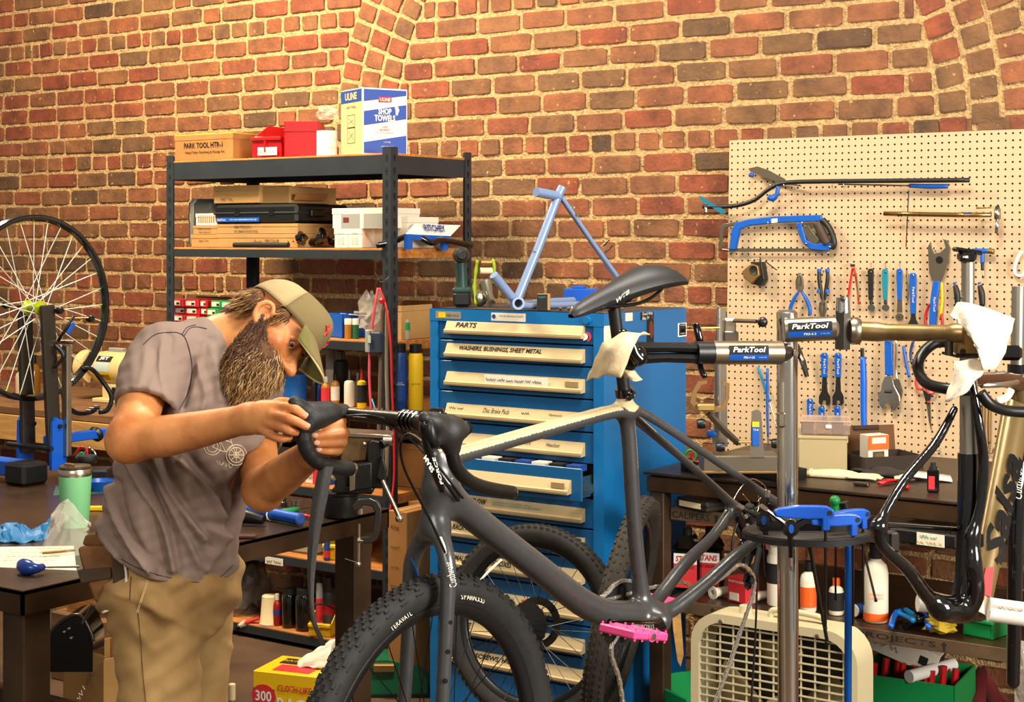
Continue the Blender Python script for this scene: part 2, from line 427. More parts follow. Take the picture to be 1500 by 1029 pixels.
for i in range(8):
 mb = MB().box((0, 0, 0), (1, 1, 1), .07); vv = []
 for p in mb.v:
  q = list(p)
  for a in (0, 2): q[a] += rb.uniform(-1, 1)*(.012 if a == 0 else .03)
  q[1] += rb.uniform(-.12, .12); vv.append(tuple(q))
 mb.v = vv; me = mb.mesh('brick'); me.materials.append(m_brick); vars_.append((me, mb))
far = MB()
for i, (x, z, l, h, r) in enumerate(bricks):
 dep = .016+rb.uniform(-.005, .005)
 if i in top:
  o = bpy.data.objects.new('brick', vars_[rb.randrange(8)][0]); COL.objects.link(o); o.parent = wall
  o.location = (x, WY-.004, z); o.scale = (l, dep, h); o.rotation_euler = (0, -r, 0)
 else:
  mb = vars_[rb.randrange(8)][1]
  far.add(mb.v, mb.f, T((x, WY-.004, z)) @ MX.Rotation(-r, 4, 'Y') @ MX.Diagonal((l, dep, h, 1)))
o = far.build('distant_bricks', m_brick2, wall, fix=False); o['kind'] = 'stuff'
fl = MB().box((-4.2, 2.0, -.06), (11.5, 9.5, .12))
struct('floor', fl, mat('floor', '4a3420', .7, var=.45, scale=2.5, bump=.3, bscale=30))
# shared materials
m_blue = mat('cabinet_blue', '0a5c92', .38, var=.06, scale=3, bump=.03, bscale=250)
m_blued = mat('drawer_blue', '0a4a76', .4, var=.07, scale=3, bump=.03, bscale=250)
m_steel = mat('rack_steel', '2f3437', .42, .35, var=.12, scale=6)
m_wood = mat('rack_board', 'a8692c', .7, var=.28, scale=9, bump=.25, bscale=50, stretch=(1, 6, 6))
m_bench = mat('bench_steel', '44301f', .33, .55, var=.4, scale=6, bump=.06, bscale=40)
m_benchl = mat('bench_leg', '42301f', .5, .4, var=.4, scale=5)
m_black = mat('black_plastic', '0d0d0d', .38)
m_blackm = mat('black_matt', '0b0b0b', .65)
m_blackg = mat('black_gloss', '060606', .14, coat=.6)
m_chrome = mat('chrome', 'd8d2c6', .16, 1.)
m_steelb = mat('bright_steel', 'b9ac96', .28, 1., var=.08, scale=30)
m_dsteel = mat('dark_steel', '55504a', .35, .9)
m_cream = mat('cream_plastic', 'd9c193', .45, var=.05, scale=8)
m_card = mat('cardboard', '93622e', .85, var=.12, scale=10)
m_card2 = mat('cardboard_light', '9f7843', .85, var=.1, scale=10)
m_ink = mat('ink', '14110d', .8)
m_white = mat('white_paper', 'cfc5b0', .75)
m_red = mat('red_plastic', 'ad0f14', .35)
m_redp = mat('red_print', 'c2262a', .6)
m_yel = mat('yellow_plastic', 'd9ac0c', .4)
m_bluep = mat('tool_blue', '0c4da0', .35)
m_blued2 = mat('dark_blue_print', '173a7c', .55)
m_green = mat('green_plastic', '0a7b3c', .4)
m_teal = mat('teal_print', '2d8590', .6)
m_orange = mat('orange_print', 'e05a18', .5)
m_glass = mat('clear_plastic', 'e8e4d8', .12, trans=.0, alpha=.22)
m_rubber = mat('rubber', '1a1815', .75, var=.2, scale=60, bump=.1, bscale=200)
m_tube = mat('steel_tube', '8d8578', .3, 1.)
m_rag = mat('rag', 'c9b48e', .9, var=.12, scale=14, bump=.3, bscale=120)
m_wht = mat('white_print', 'd9d5c9', .6)
X, Y, Zx = V((1, 0, 0)), V((0, 1, 0)), V((0, 0, 1))
# boltless rack
RX0, RX1, RD0, RD1 = -5.185, -3.916, 4.85, 5.394
RLV = [2.035, 1.655, 1.285, 1.005, .675, .375, .06]    # deck heights
rack = thing('storage_rack', 'tall grey boltless steel rack with wooden decks against the brick wall', 'rack', (RX0, RD0, 0))
m_slot = mat('slot', '070606', .9)
for ix, x in enumerate((RX0, RX1)):
 for iy, y in enumerate((RD0, RD1)):
  sx, sy = (1 if ix == 0 else -1), (1 if iy == 0 else -1)
  p = MB(); L = .042; t = .003; H = 2.06
  p.box((x+sx*L/2, y+sy*t/2, H/2), (L, t, H)); p.box((x+sx*t/2, y+sy*(t+L/2), H/2), (t, L, H)); post = p.build('post', m_steel, rack, w=True)
  s_ = MB(); z = .04
  while z < H:
   for zz, ww, hh in ((z, .012, .016), (z-.013, .006, .014)):
    s_.box((x+sx*.021, y-sy*.0005, zz), (ww, .002, hh)); s_.box((x-sx*.0005, y+sy*.024, zz), (.002, ww, hh))
   z += .0508
  so = s_.build('slot_holes', m_slot, post, w=True); so['kind'] = 'stuff'
for z in RLV:
 big = z > 2; bh = .075 if big else .034
 for y, s_ in ((RD0, 1), (RD1, -1)):
  b = MB(); b.box(((RX0+RX1)/2, y+s_*.006, z-.012-bh/2+.006), (RX1-RX0-.07, .004, bh)); b.box(((RX0+RX1)/2, y+s_*.02, z-.012-bh+.008), (RX1-RX0-.07, .028, .003)); b.build('beam', m_steel, rack, w=True)
 for x, s_ in ((RX0, 1), (RX1, -1)):
  b = MB(); bb = bh if big else .03; b.box((x+s_*.006, (RD0+RD1)/2, z-.012-bb/2+.004), (.004, RD1-RD0-.07, bb)); b.build('beam', m_steel if big else m_wood, rack, w=True)
 MB().box(((RX0+RX1)/2, (RD0+RD1)/2, z-.006), (RX1-RX0-.012, RD1-RD0-.012, .014), .002).build('deck', m_wood, rack, w=True)
lt = MB().box((fx(402, RD0), RD0-.002, .345), (.1, .002, .03)).build('tape_label', m_white, rack, w=True)
scribble(m_ink, lt, (fx(402, RD0)-.04, RD0-.0035, .338), X, Zx, .08, .014, seed=4)
# blue drawer cabinet
CX0, CX1, CD0, CD1, CZ = -3.379, -2.663, 4.406, 4.97, 1.449
cab = thing('drawer_cabinet', 'tall blue steel drawer cabinet with cream label handles beside the rack', 'cabinet', (CX0, CD0, 0))
DZ = [1.408, 1.343, 1.271, 1.164, 1.055, .95, .838, .736, .635, .528, .412, .307, .205]
b = MB(); w_ = .032; cw = CX1-CX0; cd = CD1-CD0; cxm = (CX0+CX1)/2; cdm = (CD0+CD1)/2
b.box((CX0+w_/2, CD0+.02, CZ/2), (w_, .04, CZ)); b.box((CX1-w_/2-.004, CD0+.02, CZ/2), (w_+.008, .04, CZ))
b.box((cxm, CD0+.02, (CZ+DZ[0])/2), (cw+.002, .043, CZ-DZ[0]+.002)); b.box((cxm, CD0+.021, DZ[-1]/2+.03), (cw-.04, .04, DZ[-1]-.06))
b.box((CX0+.005, cdm+.01, CZ/2-.003), (.008, cd-.02, CZ-.006)); b.box((cxm, CD1-.004, CZ/2), (cw-.004, .008, CZ-.004)); b.box((cxm, cdm+.01, .05), (cw-.02, cd-.04, .09))
b.build('body', m_blue, cab, w=True)
MB().box((CX1-.003, cdm+.02, CZ/2), (.006, cd-.04, CZ)).build('side_panel', m_blue, cab, w=True)
MB().box((cxm, cdm, CZ-.002), (cw-.002, cd-.002, .006)).build('top', mat('cab_top', '3a3029', .6, var=.3, scale=8), cab, w=True)
MB().box((cxm, CD0+.25, .75), (cw-.07, .42, 1.3)).build('inner_frame', m_blackm, cab, w=True)
m_han = mat('label_strip', 'b09a70', .5, var=.04, scale=6)
m_hal = mat('handle_edge', '9d8458', .4, .3)
DT = ['PARTS', 'WASHERS, BUSHINGS, SHEET METAL', None, 'Disc Brake Pads', None, None, 'OVERFLOW', 'RACK ADAPTERS', 'SMALL HARDWARE BOXES', 'FASTENERS', 'SAE', 'WOOD SCREWS, HOOKS']
HZ = [1.389, 1.308, 1.209, 1.098, .999, .886, .782, .684, .577, .46, .348, .247]
dx0, dx1 = CX0+.034, CX1-.036; hx0, hx1 = CX0+.075, fx(851, CD0-.02)
for i in range(12):
 zt, zb = DZ[i], DZ[i+1]; y = CD0+.006-(.085 if i == 5 else 0)
 xr = dx1
 d = MB().box(((dx0+xr)/2, y+.004, (zt+zb)/2), (xr-dx0, .008, zt-zb-.005), .002).build('drawer', m_blued, cab, w=True)
 if i == 5:
  s_ = MB(); s_.box((xr-.012, y+.05, (zt+zb)/2-.01), (.004, .09, (zt-zb)*.62)); s_.box((xr-.004, y+.05, (zt+zb)/2-.025), (.006, .09, .012)); s_.box((xr-.02, y+.055, (zt+zb)/2-.02), (.03, .07, .03)); s_.build('slide', m_steelb, d, w=True)
  for j in range(9):
   q = MB().box((dx0+.05+j*.068, y+.05, zt-.008), (.05, .05, .02)); q.build('drawer_contents', (m_white, m_blackm, m_blued2)[j % 3], d, w=True)
 hz = HZ[i]; hb = .05
 pr = [(0, -.022), (-.026, -.024), (-.028, -.012), (-.02, -.008), (-.006, .022), (0, .022)]
 prr = [(y_, z_) for y_, z_ in pr]
 hm = basis(x=Y, y=Zx, o=(hx0, y, hz))
 h = MB(); h.prism(prr, hx1-hx0, M=hm); hd = h.build('handle', m_han, d, w=True)
 MB().box(((hx0+hx1)/2, y-.0275, hz-.019), (hx1-hx0+.001, .0015, .0025)).build('groove', m_hal, d, w=True)
 n_ = V((0, -.03, .014)).normalized(); up_ = V((0, .014, .03)).normalized(); o_ = V((0, y-.014, hz+.007))
 if i in (0, 1, 6, 7, 8, 10, 11):
  wd = {0: .088, 1: .345, 6: .115, 7: .15, 8: .25, 10: .05, 11: .3}[i]; xo = {0: .045, 1: .058, 6: .06, 7: .03, 8: .03, 10: .06, 11: .03}[i]
  text(DT[i], m_ink, d, (hx0+xo, o_.y, o_.z), X, up_, h=.019, wd=wd, al='LEFT', sh=.12, bold=.03)
  if i == 6: text('CHAINRINGS TOO BIG, SMALL\nOR MUCH CHANGED OTHERS PARTS', m_teal, d, (hx0+.2, o_.y, o_.z), X, up_, h=.016, wd=.2, al='LEFT')
 elif i == 2:
  q = MB().box((hx0+.3, y-.0195, hz+.005), (.26, .002, .03), M=None); q.build('card', m_white, d, w=True)
  scribble(m_ink, d, (hx0+.18, y-.0215, hz+.0), X, Zx, .23, .01, seed=2)
 elif i == 3:
  text('Disc Brake Pads', m_ink, d, (hx0+.16, o_.y, o_.z), X, up_, h=.017, wd=.11, al='LEFT', sh=.3)
  scribble(m_ink, d, (hx0+.015, o_.y-.001, o_.z-.004), X, up_, .06, .009, seed=5); scribble(m_ink, d, (hx0+.32, o_.y-.001, o_.z-.004), X, up_, .035, .009, seed=6)
  text('Hydraulic', m_ink, d, (hx0+.43, o_.y, o_.z), X, up_, h=.012, wd=.055, al='LEFT', sh=.3)
 elif i == 4:
  text('Fork', m_ink, d, (hx0+.33, o_.y, o_.z), X, up_, h=.014, wd=.03, al='LEFT', sh=.3); text('Headset', m_ink, d, (hx0+.42, o_.y, o_.z), X, up_, h=.014, wd=.055, al='LEFT', sh=.3)
 elif i == 9:
  text('FASTENERS', m_teal, d, (hx0+.19, o_.y, o_.z), X, up_, h=.015, wd=.1, al='LEFT', sh=.1)
  MB().ell((hx0+.33, y-.016, hz+.007), (.008, .002, .008)).build('red_dot', m_redp, d, w=True)
 if i in (2, 5):
  MB().box((hx1-.04, y-.02, hz+.004), (.05, .004, .018)).build('empty_slot', m_hal, d, w=True)
pl = MB().box((fx(657, CD0), CD0-.001, 1.428), (.11, .003, .026)).build('maker_plate', mat('plate', 'a59a86', .4, .6), cab, w=True)
MB().box((fx(648, CD0), CD0-.003, 1.428), (.03, .001, .018)).build('plate_emblem', m_yel, pl, w=True)
scribble(m_ink, pl, (fx(655, CD0), CD0-.003, 1.425), X, Zx, .05, .008, seed=9, r=.0007)
pl = MB().box((fx(745, CD0), CD0-.001, 1.428), (.142, .002, .028)).build('sticker', m_white, cab, w=True)
text('I Am An Adventure Cyclist', m_ink, pl, (fx(749, CD0), CD0-.0025, 1.431), X, Zx, wd=.1)
MB().ell((fx(724, CD0), CD0-.003, 1.429), (.008, .001, .008)).build('sticker_logo', m_blued2, pl, w=True)
MB().lathe([(.001, .012), (.012, .012), (.014, 0), (.016, 0)], 16, M=zto((0, -1, 0), (fx(861, CD0), CD0, 1.427))).build('lock', m_blue, cab, w=True, smooth=40)
lg = MB().prism([(.016*cos(t), .016*sin(t)) for t in np.linspace(-1.4, 1.9, 14)]+[(.009*cos(t), .009*sin(t)) for t in np.linspace(1.9, -1.4, 14)], .001, M=basis(x=X, y=Zx, o=(fx(861, CD0)-.002, CD0-.001, 1.372))).build('gear_sticker', m_redp, cab, w=True)
MB().prism([(.011*cos(t)-.012, .011*sin(t)) for t in np.linspace(-1.3, 1.3, 9)]+[(-.02, .013), (-.013, 0), (-.02, -.013)], .0012, M=basis(x=X, y=Zx, o=(fx(861, CD0)+.002, CD0-.001, 1.372))).build('gear_sticker', m_wht, cab, w=True)
def sidey(px): return pxw(px, 480, CX1).y
def sticker(n, x0, x1, y0, y1, m, **k):
 a, c = pxw(x0, y0, CX1), pxw(x1, y1, CX1)
 return MB().box((CX1+.001, (a.y+c.y)/2, (pxw(x0, y0, CX1).z+pxw(x0, y1, CX1).z)/2), (.002, c.y-a.y, a.z-pxw(x0, y1, CX1).z)).build(n, m, cab, w=True)
s1 = sticker('sticker', 884.5, 900, 478, 500, m_white); s2 = sticker('sticker', 916, 926, 459, 471, m_white)
s3 = sticker('sticker', 938, 957, 458, 469, m_ink)
text('Good With\nBike Things', m_wht, s3, (CX1+.0022, (sidey(938)+sidey(957))/2, pxw(947, 463.5, CX1).z), Y, Zx, wd=.07)
s4 = sticker('sticker', 993, 1005, 474, 494, m_wht); s5 = sticker('sticker', 994, 1004, 476, 492, m_redp)
text('MSR', m_wht, s5, (CX1+.0025, (sidey(994)+sidey(1004))/2, pxw(999, 487, CX1).z), Y, Zx, wd=.034)
MB().prism([(-.022, -.055), (.022, -.055), (.022, .035), (0, .055), (-.022, .035)], .003, M=basis(x=Y, y=Zx, o=(CX1, sidey(952), pxw(952, 485, CX1).z))).build('latch_plate', m_blackm, cab, w=True)
MB().prism([(.014*cos(t), .03*sin(t)) for t in np.linspace(0, 2*pi, 12)[:-1]], .006, M=basis(x=Y, y=Zx, o=(CX1, sidey(952), pxw(952, 483, CX1).z))).build('latch_lens', mat('dark_red', '5a1a14', .3), cab, w=True)
# steel workbench with the vise (left)
WX1, WD0, WD1, WZ = -2.85, 2.241, 3.523, .92
wb = thing('steel_workbench', 'dark brown steel workbench behind the man, truing stand and vise on it', 'workbench', (WX1, WD0, 0))
MB().box((WX1-1.1, (WD0+WD1)/2, WZ-.006), (2.2, WD1-WD0, .012), .002).build('bench_top', m_bench, wb, w=True)
e = MB()
for y in (WD0+.004, WD1-.004): e.box((WX1-1.1, y, WZ-.028), (2.2, .008, .054), .001)
e.box((WX1-.004, (WD0+WD1)/2, WZ-.028), (.008, WD1-WD0, .054), .001); e.build('edge_band', m_bench, wb, w=True)
for x in (WX1-.055, WX1-2.1):
 for y in (WD0+.055, WD1-.095): MB().box((x, y, (WZ-.05)/2), (.075, .075, WZ-.05), .003).build('leg', m_benchl, wb, w=True)
MB().box((WX1-1.1, WD1-.06, .13), (2.1, .05, .05)).build('rail', m_benchl, wb, w=True)
# wooden bench along the wall (far left)
B2 = thing('wooden_wall_bench', 'old wooden bench along the brick wall behind the truing stand', 'workbench', (-7, 4.75, 0))
m_oldw = mat('old_wood', '6d4a28', .75, var=.35, scale=5, bump=.3, bscale=40, stretch=(1, 8, 8))
m_palew = mat('pale_beam', 'a57a3e', .8, var=.22, scale=5, bump=.25, bscale=40, stretch=(1, 8, 8))
for j in range(4): MB().box((-7.05, 4.86+j*.215, .885), (3.5, .208, .035), .003).build('plank', m_oldw, B2, w=True)
MB().box((-7.05, 4.775, .805), (3.5, .045, .12), .003).build('front_beam', m_palew, B2, w=True)
for x in (-8.6, -7.0, -5.4): MB().box((x, 4.83, .37), (.09, .09, .74), .003).build('leg', m_oldw, B2, w=True)
# right-hand steel bench with shelves
GX0, GX1, GD0, GD1, GZ = -2.602, -1.28, 4.557, 5.45, .92
gb = thing('steel_shelf_bench', 'dark steel bench with two lettered shelves under the pegboard', 'workbench', (GX0, GD0, 0))
MB().box(((GX0+GX1)/2, (GD0+GD1)/2, GZ-.005), (GX1-GX0, GD1-GD0, .01), .002).build('bench_top', mat('bench_top_r', '3a2c1e', .4, .5, var=.35, scale=7), gb, w=True)
MB().box(((GX0+GX1)/2, GD0+.02, GZ-.04), (GX1-GX0-.02, .03, .05), .002).build('front_rail', m_bench, gb, w=True)
for x in (GX0+.042, GX1-.042):
 for y in (GD0+.042, GD1-.042): MB().box((x, y, (GZ-.015)/2), (.055, .055, GZ-.015), .003).build('leg', m_benchl, gb, w=True)
m_shl = mat('shelf_lip', '5a4630', .55, .3, var=.25, scale=10)
for z, y0, tx in ((.80, GD0+.06, (('CALIPERS', 1012, .14), ('SOCKET SET', 1372, .22))), (.505, GD0+.02, (('PROJECTS', 1087, .16), ('PROJECTS', 1312, .25)))):
 sx0 = GX0+.075; sh = MB().box(((sx0+GX1-.1)/2, (y0+GD1-.1)/2, z-.006), (GX1-.1-sx0, GD1-.1-y0, .012)).build('shelf', m_bench, gb, w=True)
 lip = MB().box(((sx0+GX1-.1)/2, y0-.004, z-.02), (GX1-.1-sx0, .008, .04), .001).build('shelf_lip', m_shl, sh, w=True)
 for s_, px, wd in tx:
  o_ = V((fx(px, y0-.008), y0-.008, z-.021)); text(s_, m_ink, sh, o_, X, Zx, h=.022, wd=wd, bold=.01)
  ar = [(-.003, -.013), (.003, -.013), (.003, .004), (.009, .004), (0, .014), (-.009, .004), (-.003, .004)]
  for sg in (-1, 1): MB().prism(ar, .0006, M=basis(x=X, y=Zx, o=o_+X*sg*(wd/2+.025)+Y*-.0008)).build('arrow_mark', m_ink, sh, w=True)
# pegboard
LEAN = .045
PT0 = pd(1068.5, 206, 5.545); PB0 = pd(1058.5, 690, 5.515)
pegM = basis(x=X, y=V((0, .03, 1)), o=(PT0.x, 5.55, PT0.z))   # local x right, y up, z towards the viewer
def peg(px, py, off=0.):
 """point on the pegboard face (world) lying off metres in front of it"""
 o = pegM @ V((0, 0, .006+off)); n = V(pegM.col[2][:3]); r = pz(px, py, 1.)-V((0, 0, EYE)); c = V((0, 0, EYE))
 return c+r*((o-c).dot(n)/r.dot(n))
pegN = V(pegM.col[2][:3]); pegU = V(pegM.col[1][:3]); pegX = V(pegM.col[0][:3])
m_peg = bpy.data.materials.new('pegboard'); m_peg.use_nodes = True
nt = m_peg.node_tree; b_ = nt.nodes['Principled BSDF']; b_.inputs['Roughness'].default_value = .6
b_.inputs['Base Color'].default_value = (*rgb('b69a76'), 1)
PW, PH = 1.62, 1.235
pb = thing('pegboard', 'cream perforated pegboard leaning on the brick wall, hung with tools', 'pegboard', M=pegM)
MB().box((PW/2, -PH/2, 0), (PW, PH, .012), .001).build('board', m_peg, pb)
hl = MB(); SPC = .0254
hexa = [(.0041*cos(t), .0041*sin(t)) for t in np.linspace(0, 2*pi, 7)[:-1]]
for i in range(int(PW/SPC)):
 for j in range(int(PH/SPC)):
  hl.add([(x_+.0127+i*SPC, y_-.0127-j*SPC, .0064) for x_, y_ in hexa], [tuple(range(6))])
o = hl.build('peg_holes', mat('peg_hole', '0a0604', .95), pb, fix=False); o['kind'] = 'stuff'
# gravel bike in the repair stand
Q = (0.28990061, 3.37945007, -0.83284242, 3.91390674, 0.40867411, 0.0041319)
_cy, _sy, _cp, _sp = cos(Q[3]), sin(Q[3]), cos(Q[4]), sin(Q[4])
R_c = MX(((_cy, -_sy, 0), (_sy, _cy, 0), (0, 0, 1))) @ MX(((_cp, 0, _sp), (0, 1, 0), (-_sp, 0, _cp))) @ MX.Rotation(Q[5], 3, 'X')
C2W = MX((RT, FW, UP)).transposed()
BM = (C2W @ R_c).to_4x4(); BM.translation = C2W @ V(Q[:3])+V((0, 0, EYE)); BMI = BM.inverted()
AXS = V((.358, 0, -.934)).normalized(); HB = V((.4316, 0, .5186)); ST = radians(-8)
SM = T(HB) @ MX.Rotation(ST, 4, AXS) @ T(-HB); SMI = SM.inverted()
def onplane(px, py, M, yl):
 """point of plane y=yl of frame M seen at a pixel, in world space"""
 I = M.inverted(); o = I @ V((0, 0, EYE)); d = (I @ pz(px, py, 1.))-o
 return M @ (o+d*((yl-o.y)/d.y))
def bp(px, py, y=0.): return BMI @ onplane(px, py, BM, y)
def sp(px, py, y=0.): return BMI @ onplane(px, py, BM @ SM, y)
bike = thing('gravel_bike', 'charcoal gravel bike with drop bars and pink pedals held in the repair stand', 'bicycle', M=BM)
m_frame = mat('frame_grey', '4e4d4c', .3, .5, var=.05, scale=40)
m_carbon = mat('satin_black', '121212', .42)
m_pink = mat('pink_plastic', 'e0457f', .35)
m_barblk = mat('bar_black', '15130f', .36, .2)
m_tape = mat('bar_tape', '141210', .55, bump=.25, bscale=300)
P = []
def chain_(pts, rs, k=.02, off=0.):
 for s_ in ((-off, off) if off else (0,)):
  P.append(scur([p+V((0, s_, 0)) for p in pts], rs, k))
HT0, HT1 = bp(640, 668), bp(638, 760)
chain_([HT0, HT1], [.024, .028], .01)
chain_([bp(650, 676), bp(671, 667), bp(820, 624), bp(890, 605), bp(915, 603)], [.017, .0135, .0125, .0125, .014], .012, .012)
chain_([bp(648, 715), bp(676, 744), bp(780, 826), bp(868, 892), bp(935, 903)], [.024, .021, .0205, .023, .026], .03, .010)
chain_([bp(915, 578), bp(916, 600), bp(921, 640), bp(926, 720), bp(931, 790), bp(938, 860), bp(945, 898)], [.0165, .017, .0165, .0165, .0165, .018, .026], .02)
P.append(rcone(bp(945, 905)+V((0, -.04, 0)), bp(945, 905)+V((0, .04, 0)), .026, .026, .02))
chain_([bp(962, 897, .022), bp(985, 893, .034), bp(1030, 858, .045), bp(1075, 817, .055), bp(1104, 794, .06), bp(1140, 752, .07)], [.022, .017, .015, .014, .0115, .011], .015)
chain_([bp(955, 890, -.022), bp(968, 872, -.032), bp(1005, 825, -.045), bp(1045, 785, -.06), bp(1073, 745, -.07)], [.018, .015, .0145, .012, .014], .015)
chain_([bp(920, 600, .008), bp(945, 607, .02), bp(1020, 656, .045), bp(1090, 704, .062), bp(1142, 740, .07)], [.011, .010, .009, .009, .011], .012)
chain_([bp(922, 606, -.008), bp(945, 626, -.02), bp(1020, 690, -.045), bp(1073, 740, -.07)], [.011, .010, .009, .012], .012)
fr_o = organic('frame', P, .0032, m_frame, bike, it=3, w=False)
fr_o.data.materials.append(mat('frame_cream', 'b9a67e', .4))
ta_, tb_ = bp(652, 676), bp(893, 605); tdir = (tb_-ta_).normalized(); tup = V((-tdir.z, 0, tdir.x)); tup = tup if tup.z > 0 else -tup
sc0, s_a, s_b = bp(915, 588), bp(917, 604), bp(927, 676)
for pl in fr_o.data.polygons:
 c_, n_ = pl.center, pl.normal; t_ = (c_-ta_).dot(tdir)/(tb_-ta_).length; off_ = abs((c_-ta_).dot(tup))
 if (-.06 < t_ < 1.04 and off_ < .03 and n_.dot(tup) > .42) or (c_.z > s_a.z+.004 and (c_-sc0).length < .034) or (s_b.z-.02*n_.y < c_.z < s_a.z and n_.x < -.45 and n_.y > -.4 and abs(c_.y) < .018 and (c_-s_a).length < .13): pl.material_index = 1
MB().lathe([(.006, -.008), (.013, -.008), (.013, .008), (.006, .008), (.006, -.008)], 14, M=zto((0, 1, 0), bp(1076, 742, -.07))).build('dropout', m_blackm, bike, smooth=40)
bbl = bp(967, 916, .047)
MB().lathe([(.012, -.012), (.021, -.012), (.021, .004), (.0145, .006), (.0145, -.004), (.012, -.004)], 20, M=zto((0, 1, 0), bbl)).build('bottom_bracket_cup', m_blackg, bike, smooth=40)
MB().lathe([(.0, -.002), (.0125, -.002), (.0125, -.02)], 16, M=zto((0, 1, 0), bbl)).build('spindle_bore', mat('bore_grey', '57606c', .3, .7), bike, smooth=40)
sp0, sp1 = bp(915, 578), bp(899, 447)
sdir = (sp1-sp0).normalized()
c_ = MB(); c_.lathe([(.0145, -.009), (.0195, -.009), (.0195, .009), (.0145, .009), (.0145, -.009)], 20, M=zto(sdir, sp0+sdir*.004)); c_.box((0, .021, 0), (.028, .012, .014), .003, M=T(sp0+V((.004, 0, 0)))); c_.build('seat_collar', m_blackg, bike, smooth=40)
MB().lathe([(0, .0031), (.0035, .0031), (.0035, -.001)], 8, M=zto((0, 1, 0), sp0+V((0, .026, 0)))).build('collar_bolt', m_chrome, bike)
MB().rod(sp0-sdir*.01, sp1, .0137, n=16).build('seat_post', m_carbon, bike, smooth=40)
MB().box((0, 0, 0), (.05, .044, .022), .006, M=T(sp1+V((0, 0, .008)))).build('post_head', m_blackg, bike)
g = []
SL = [(836, 463, .008, .005, 2), (843, 456, .017, .013, 3), (865, 444, .023, .020, 3), (893, 430, .030, .025, 3), (918, 416, .045, .028, 3), (942, 404, .062, .030, 3), (962, 400, .068, .028, 3), (974, 402, .062, .022, 2), (980, 408, .045, .010, 1)]
for i in range(15):
 row = []
 for (x_, y_, hw, hh, _) in cat(SL, 3):
  c0 = bp(x_, y_); t = i/14*2*pi
  yy = hw*np.sign(cos(t))*abs(cos(t))**.8; zz = hh*(sin(t) if sin(t) < 0 else sin(t)*.75)-.28*hw*(yy/(hw+1e-6))**2
  if abs(yy) < hw*.22 and sin(t) > 0: zz -= .006
  row.append(c0+V((0, yy, zz)))
 g.append(row)
MB().sheet(g).build('saddle', mat('saddle_black', '1b1917', .5, bump=.05, bscale=300), bike, smooth=True)
text('WTB', m_wht, bike, onplane(912, 434, BM, .046), BM.to_3x3() @ V((-1, 0, .05)), BM.to_3x3() @ V((.0, .35, 1)), wd=.045, h=.011, sh=.2, bold=.02)
for s_ in (-1, 1):
 y = .022*s_
 MB().tube(cat([bp(858, 452)+V((0, y*.4, 0)), bp(880, 449)+V((0, y, 0)), bp(925, 444)+V((0, y, 0)), bp(950, 428)+V((0, y*1.3, 0)), bp(960, 412)+V((0, y*1.5, 0))], 5), .0038, 7).build('saddle_rail', m_blackg, bike, smooth=40)
ce = bp(892, 916, .075)
MB().tube([bbl+V((0, .006, 0)), (bbl+ce)/2+V((0, .012, 0)), ce], [.018, .013, .013], 8, flat=.6, up=(0, 1, 0)).build('crank_arm', m_blackg, bike, smooth=50)
text('STRONGER', mat('grey_print', '8d8577', .5), bike, BM @ ((bbl+ce)/2+V((0, .022, .0))), BM.to_3x3() @ (ce-bbl), BM.to_3x3() @ V((0, .2, -1)), wd=.085, h=.009)
pd_ = MB(); pc = ce+V((.0, .065, -.004)); a = .30
pM = T(pc) @ MX.Rotation(-.62, 4, 'Y')
for sx in (-1, 1): pd_.box((sx*.046, 0, 0), (.012, .096, .017), .003, M=pM)
for yy in (-.044, 0, .044): pd_.box((0, yy, 0), (.084, .010, .015), .003, M=pM)
pd_.tube([(0, -.05, 0), (0, .05, 0)], .011, 10, M=pM)
for sx in (-.046, -.023, .023, .046):
 for yy in (-.044, -.02, .02, .044):
  if abs(sx) > .03 or abs(yy) > .03: pd_.rod((sx, yy, -.012), (sx, yy, .013), .0022, n=5, M=pM)
pd_.build('pedal', m_pink, bike)
MB().lathe([(0, .004), (.007, .004), (.007, 0)], 10, M=pM @ zto((0, 1, 0), (0, .05, 0))).build('pedal_cap', m_chrome, bike)
pf = MB(); pM2 = T(bp(953, 883, -.14)) @ MX.Rotation(-.4, 4, 'Y'); pf.box((0, 0, 0), (.1, .09, .015), .003, M=pM2); pf.build('pedal', m_pink, bike)
rc = bp(912, 900, -.05); ring = MB(); nT = 34; prof = []
for i in range(nT*4):
 t = 2*pi*i/(nT*4); r_ = .069+(.003 if i % 4 in (1, 2) else -.002); prof.append((r_*cos(t), r_*sin(t)))
ring.prism(prof, .003, M=basis(x=X, y=Zx, o=rc));
for k in range(4): ring.tube([rc, rc+V((.06*cos(k*pi/2+.4), 0, .06*sin(k*pi/2+.4)))], .008, 6)
ring.build('chainring', m_blackm, bike)
m_chain = mat('chain_steel', 'cbc3b4', .28, .9)
def chain_run(pts, step=.0127, m=m_chain, name='chain'):
 P_ = [V(p) for p in cat(pts, 12)]; mb = MB(); acc = 0.; k = 0; last = P_[0]
 for a_, b_ in zip(P_[:-1], P_[1:]):
  L_ = (b_-a_).length; d_ = (b_-a_).normalized(); t = step-acc
  while t <= L_:
   p = a_+d_*t; wv = .0035 if k % 2 else .0022
   A_ = basis(x=d_, y=V((0, 1, .2)), o=p)
   for s_ in (-1, 1): mb.box((0, s_*wv, 0), (step*1.15, .0012, .0075), .0004, M=A_)
   mb.rod((-step/2, -.004, 0), (-step/2, .004, 0), .0028, n=5, M=A_); k += 1; t += step
  acc = (acc+L_) % step
 return mb.build(name, m, bike)
arc = [rc+V((.0715*cos(t), 0, .0715*sin(t))) for t in np.linspace(3.6, 1.0, 8)]
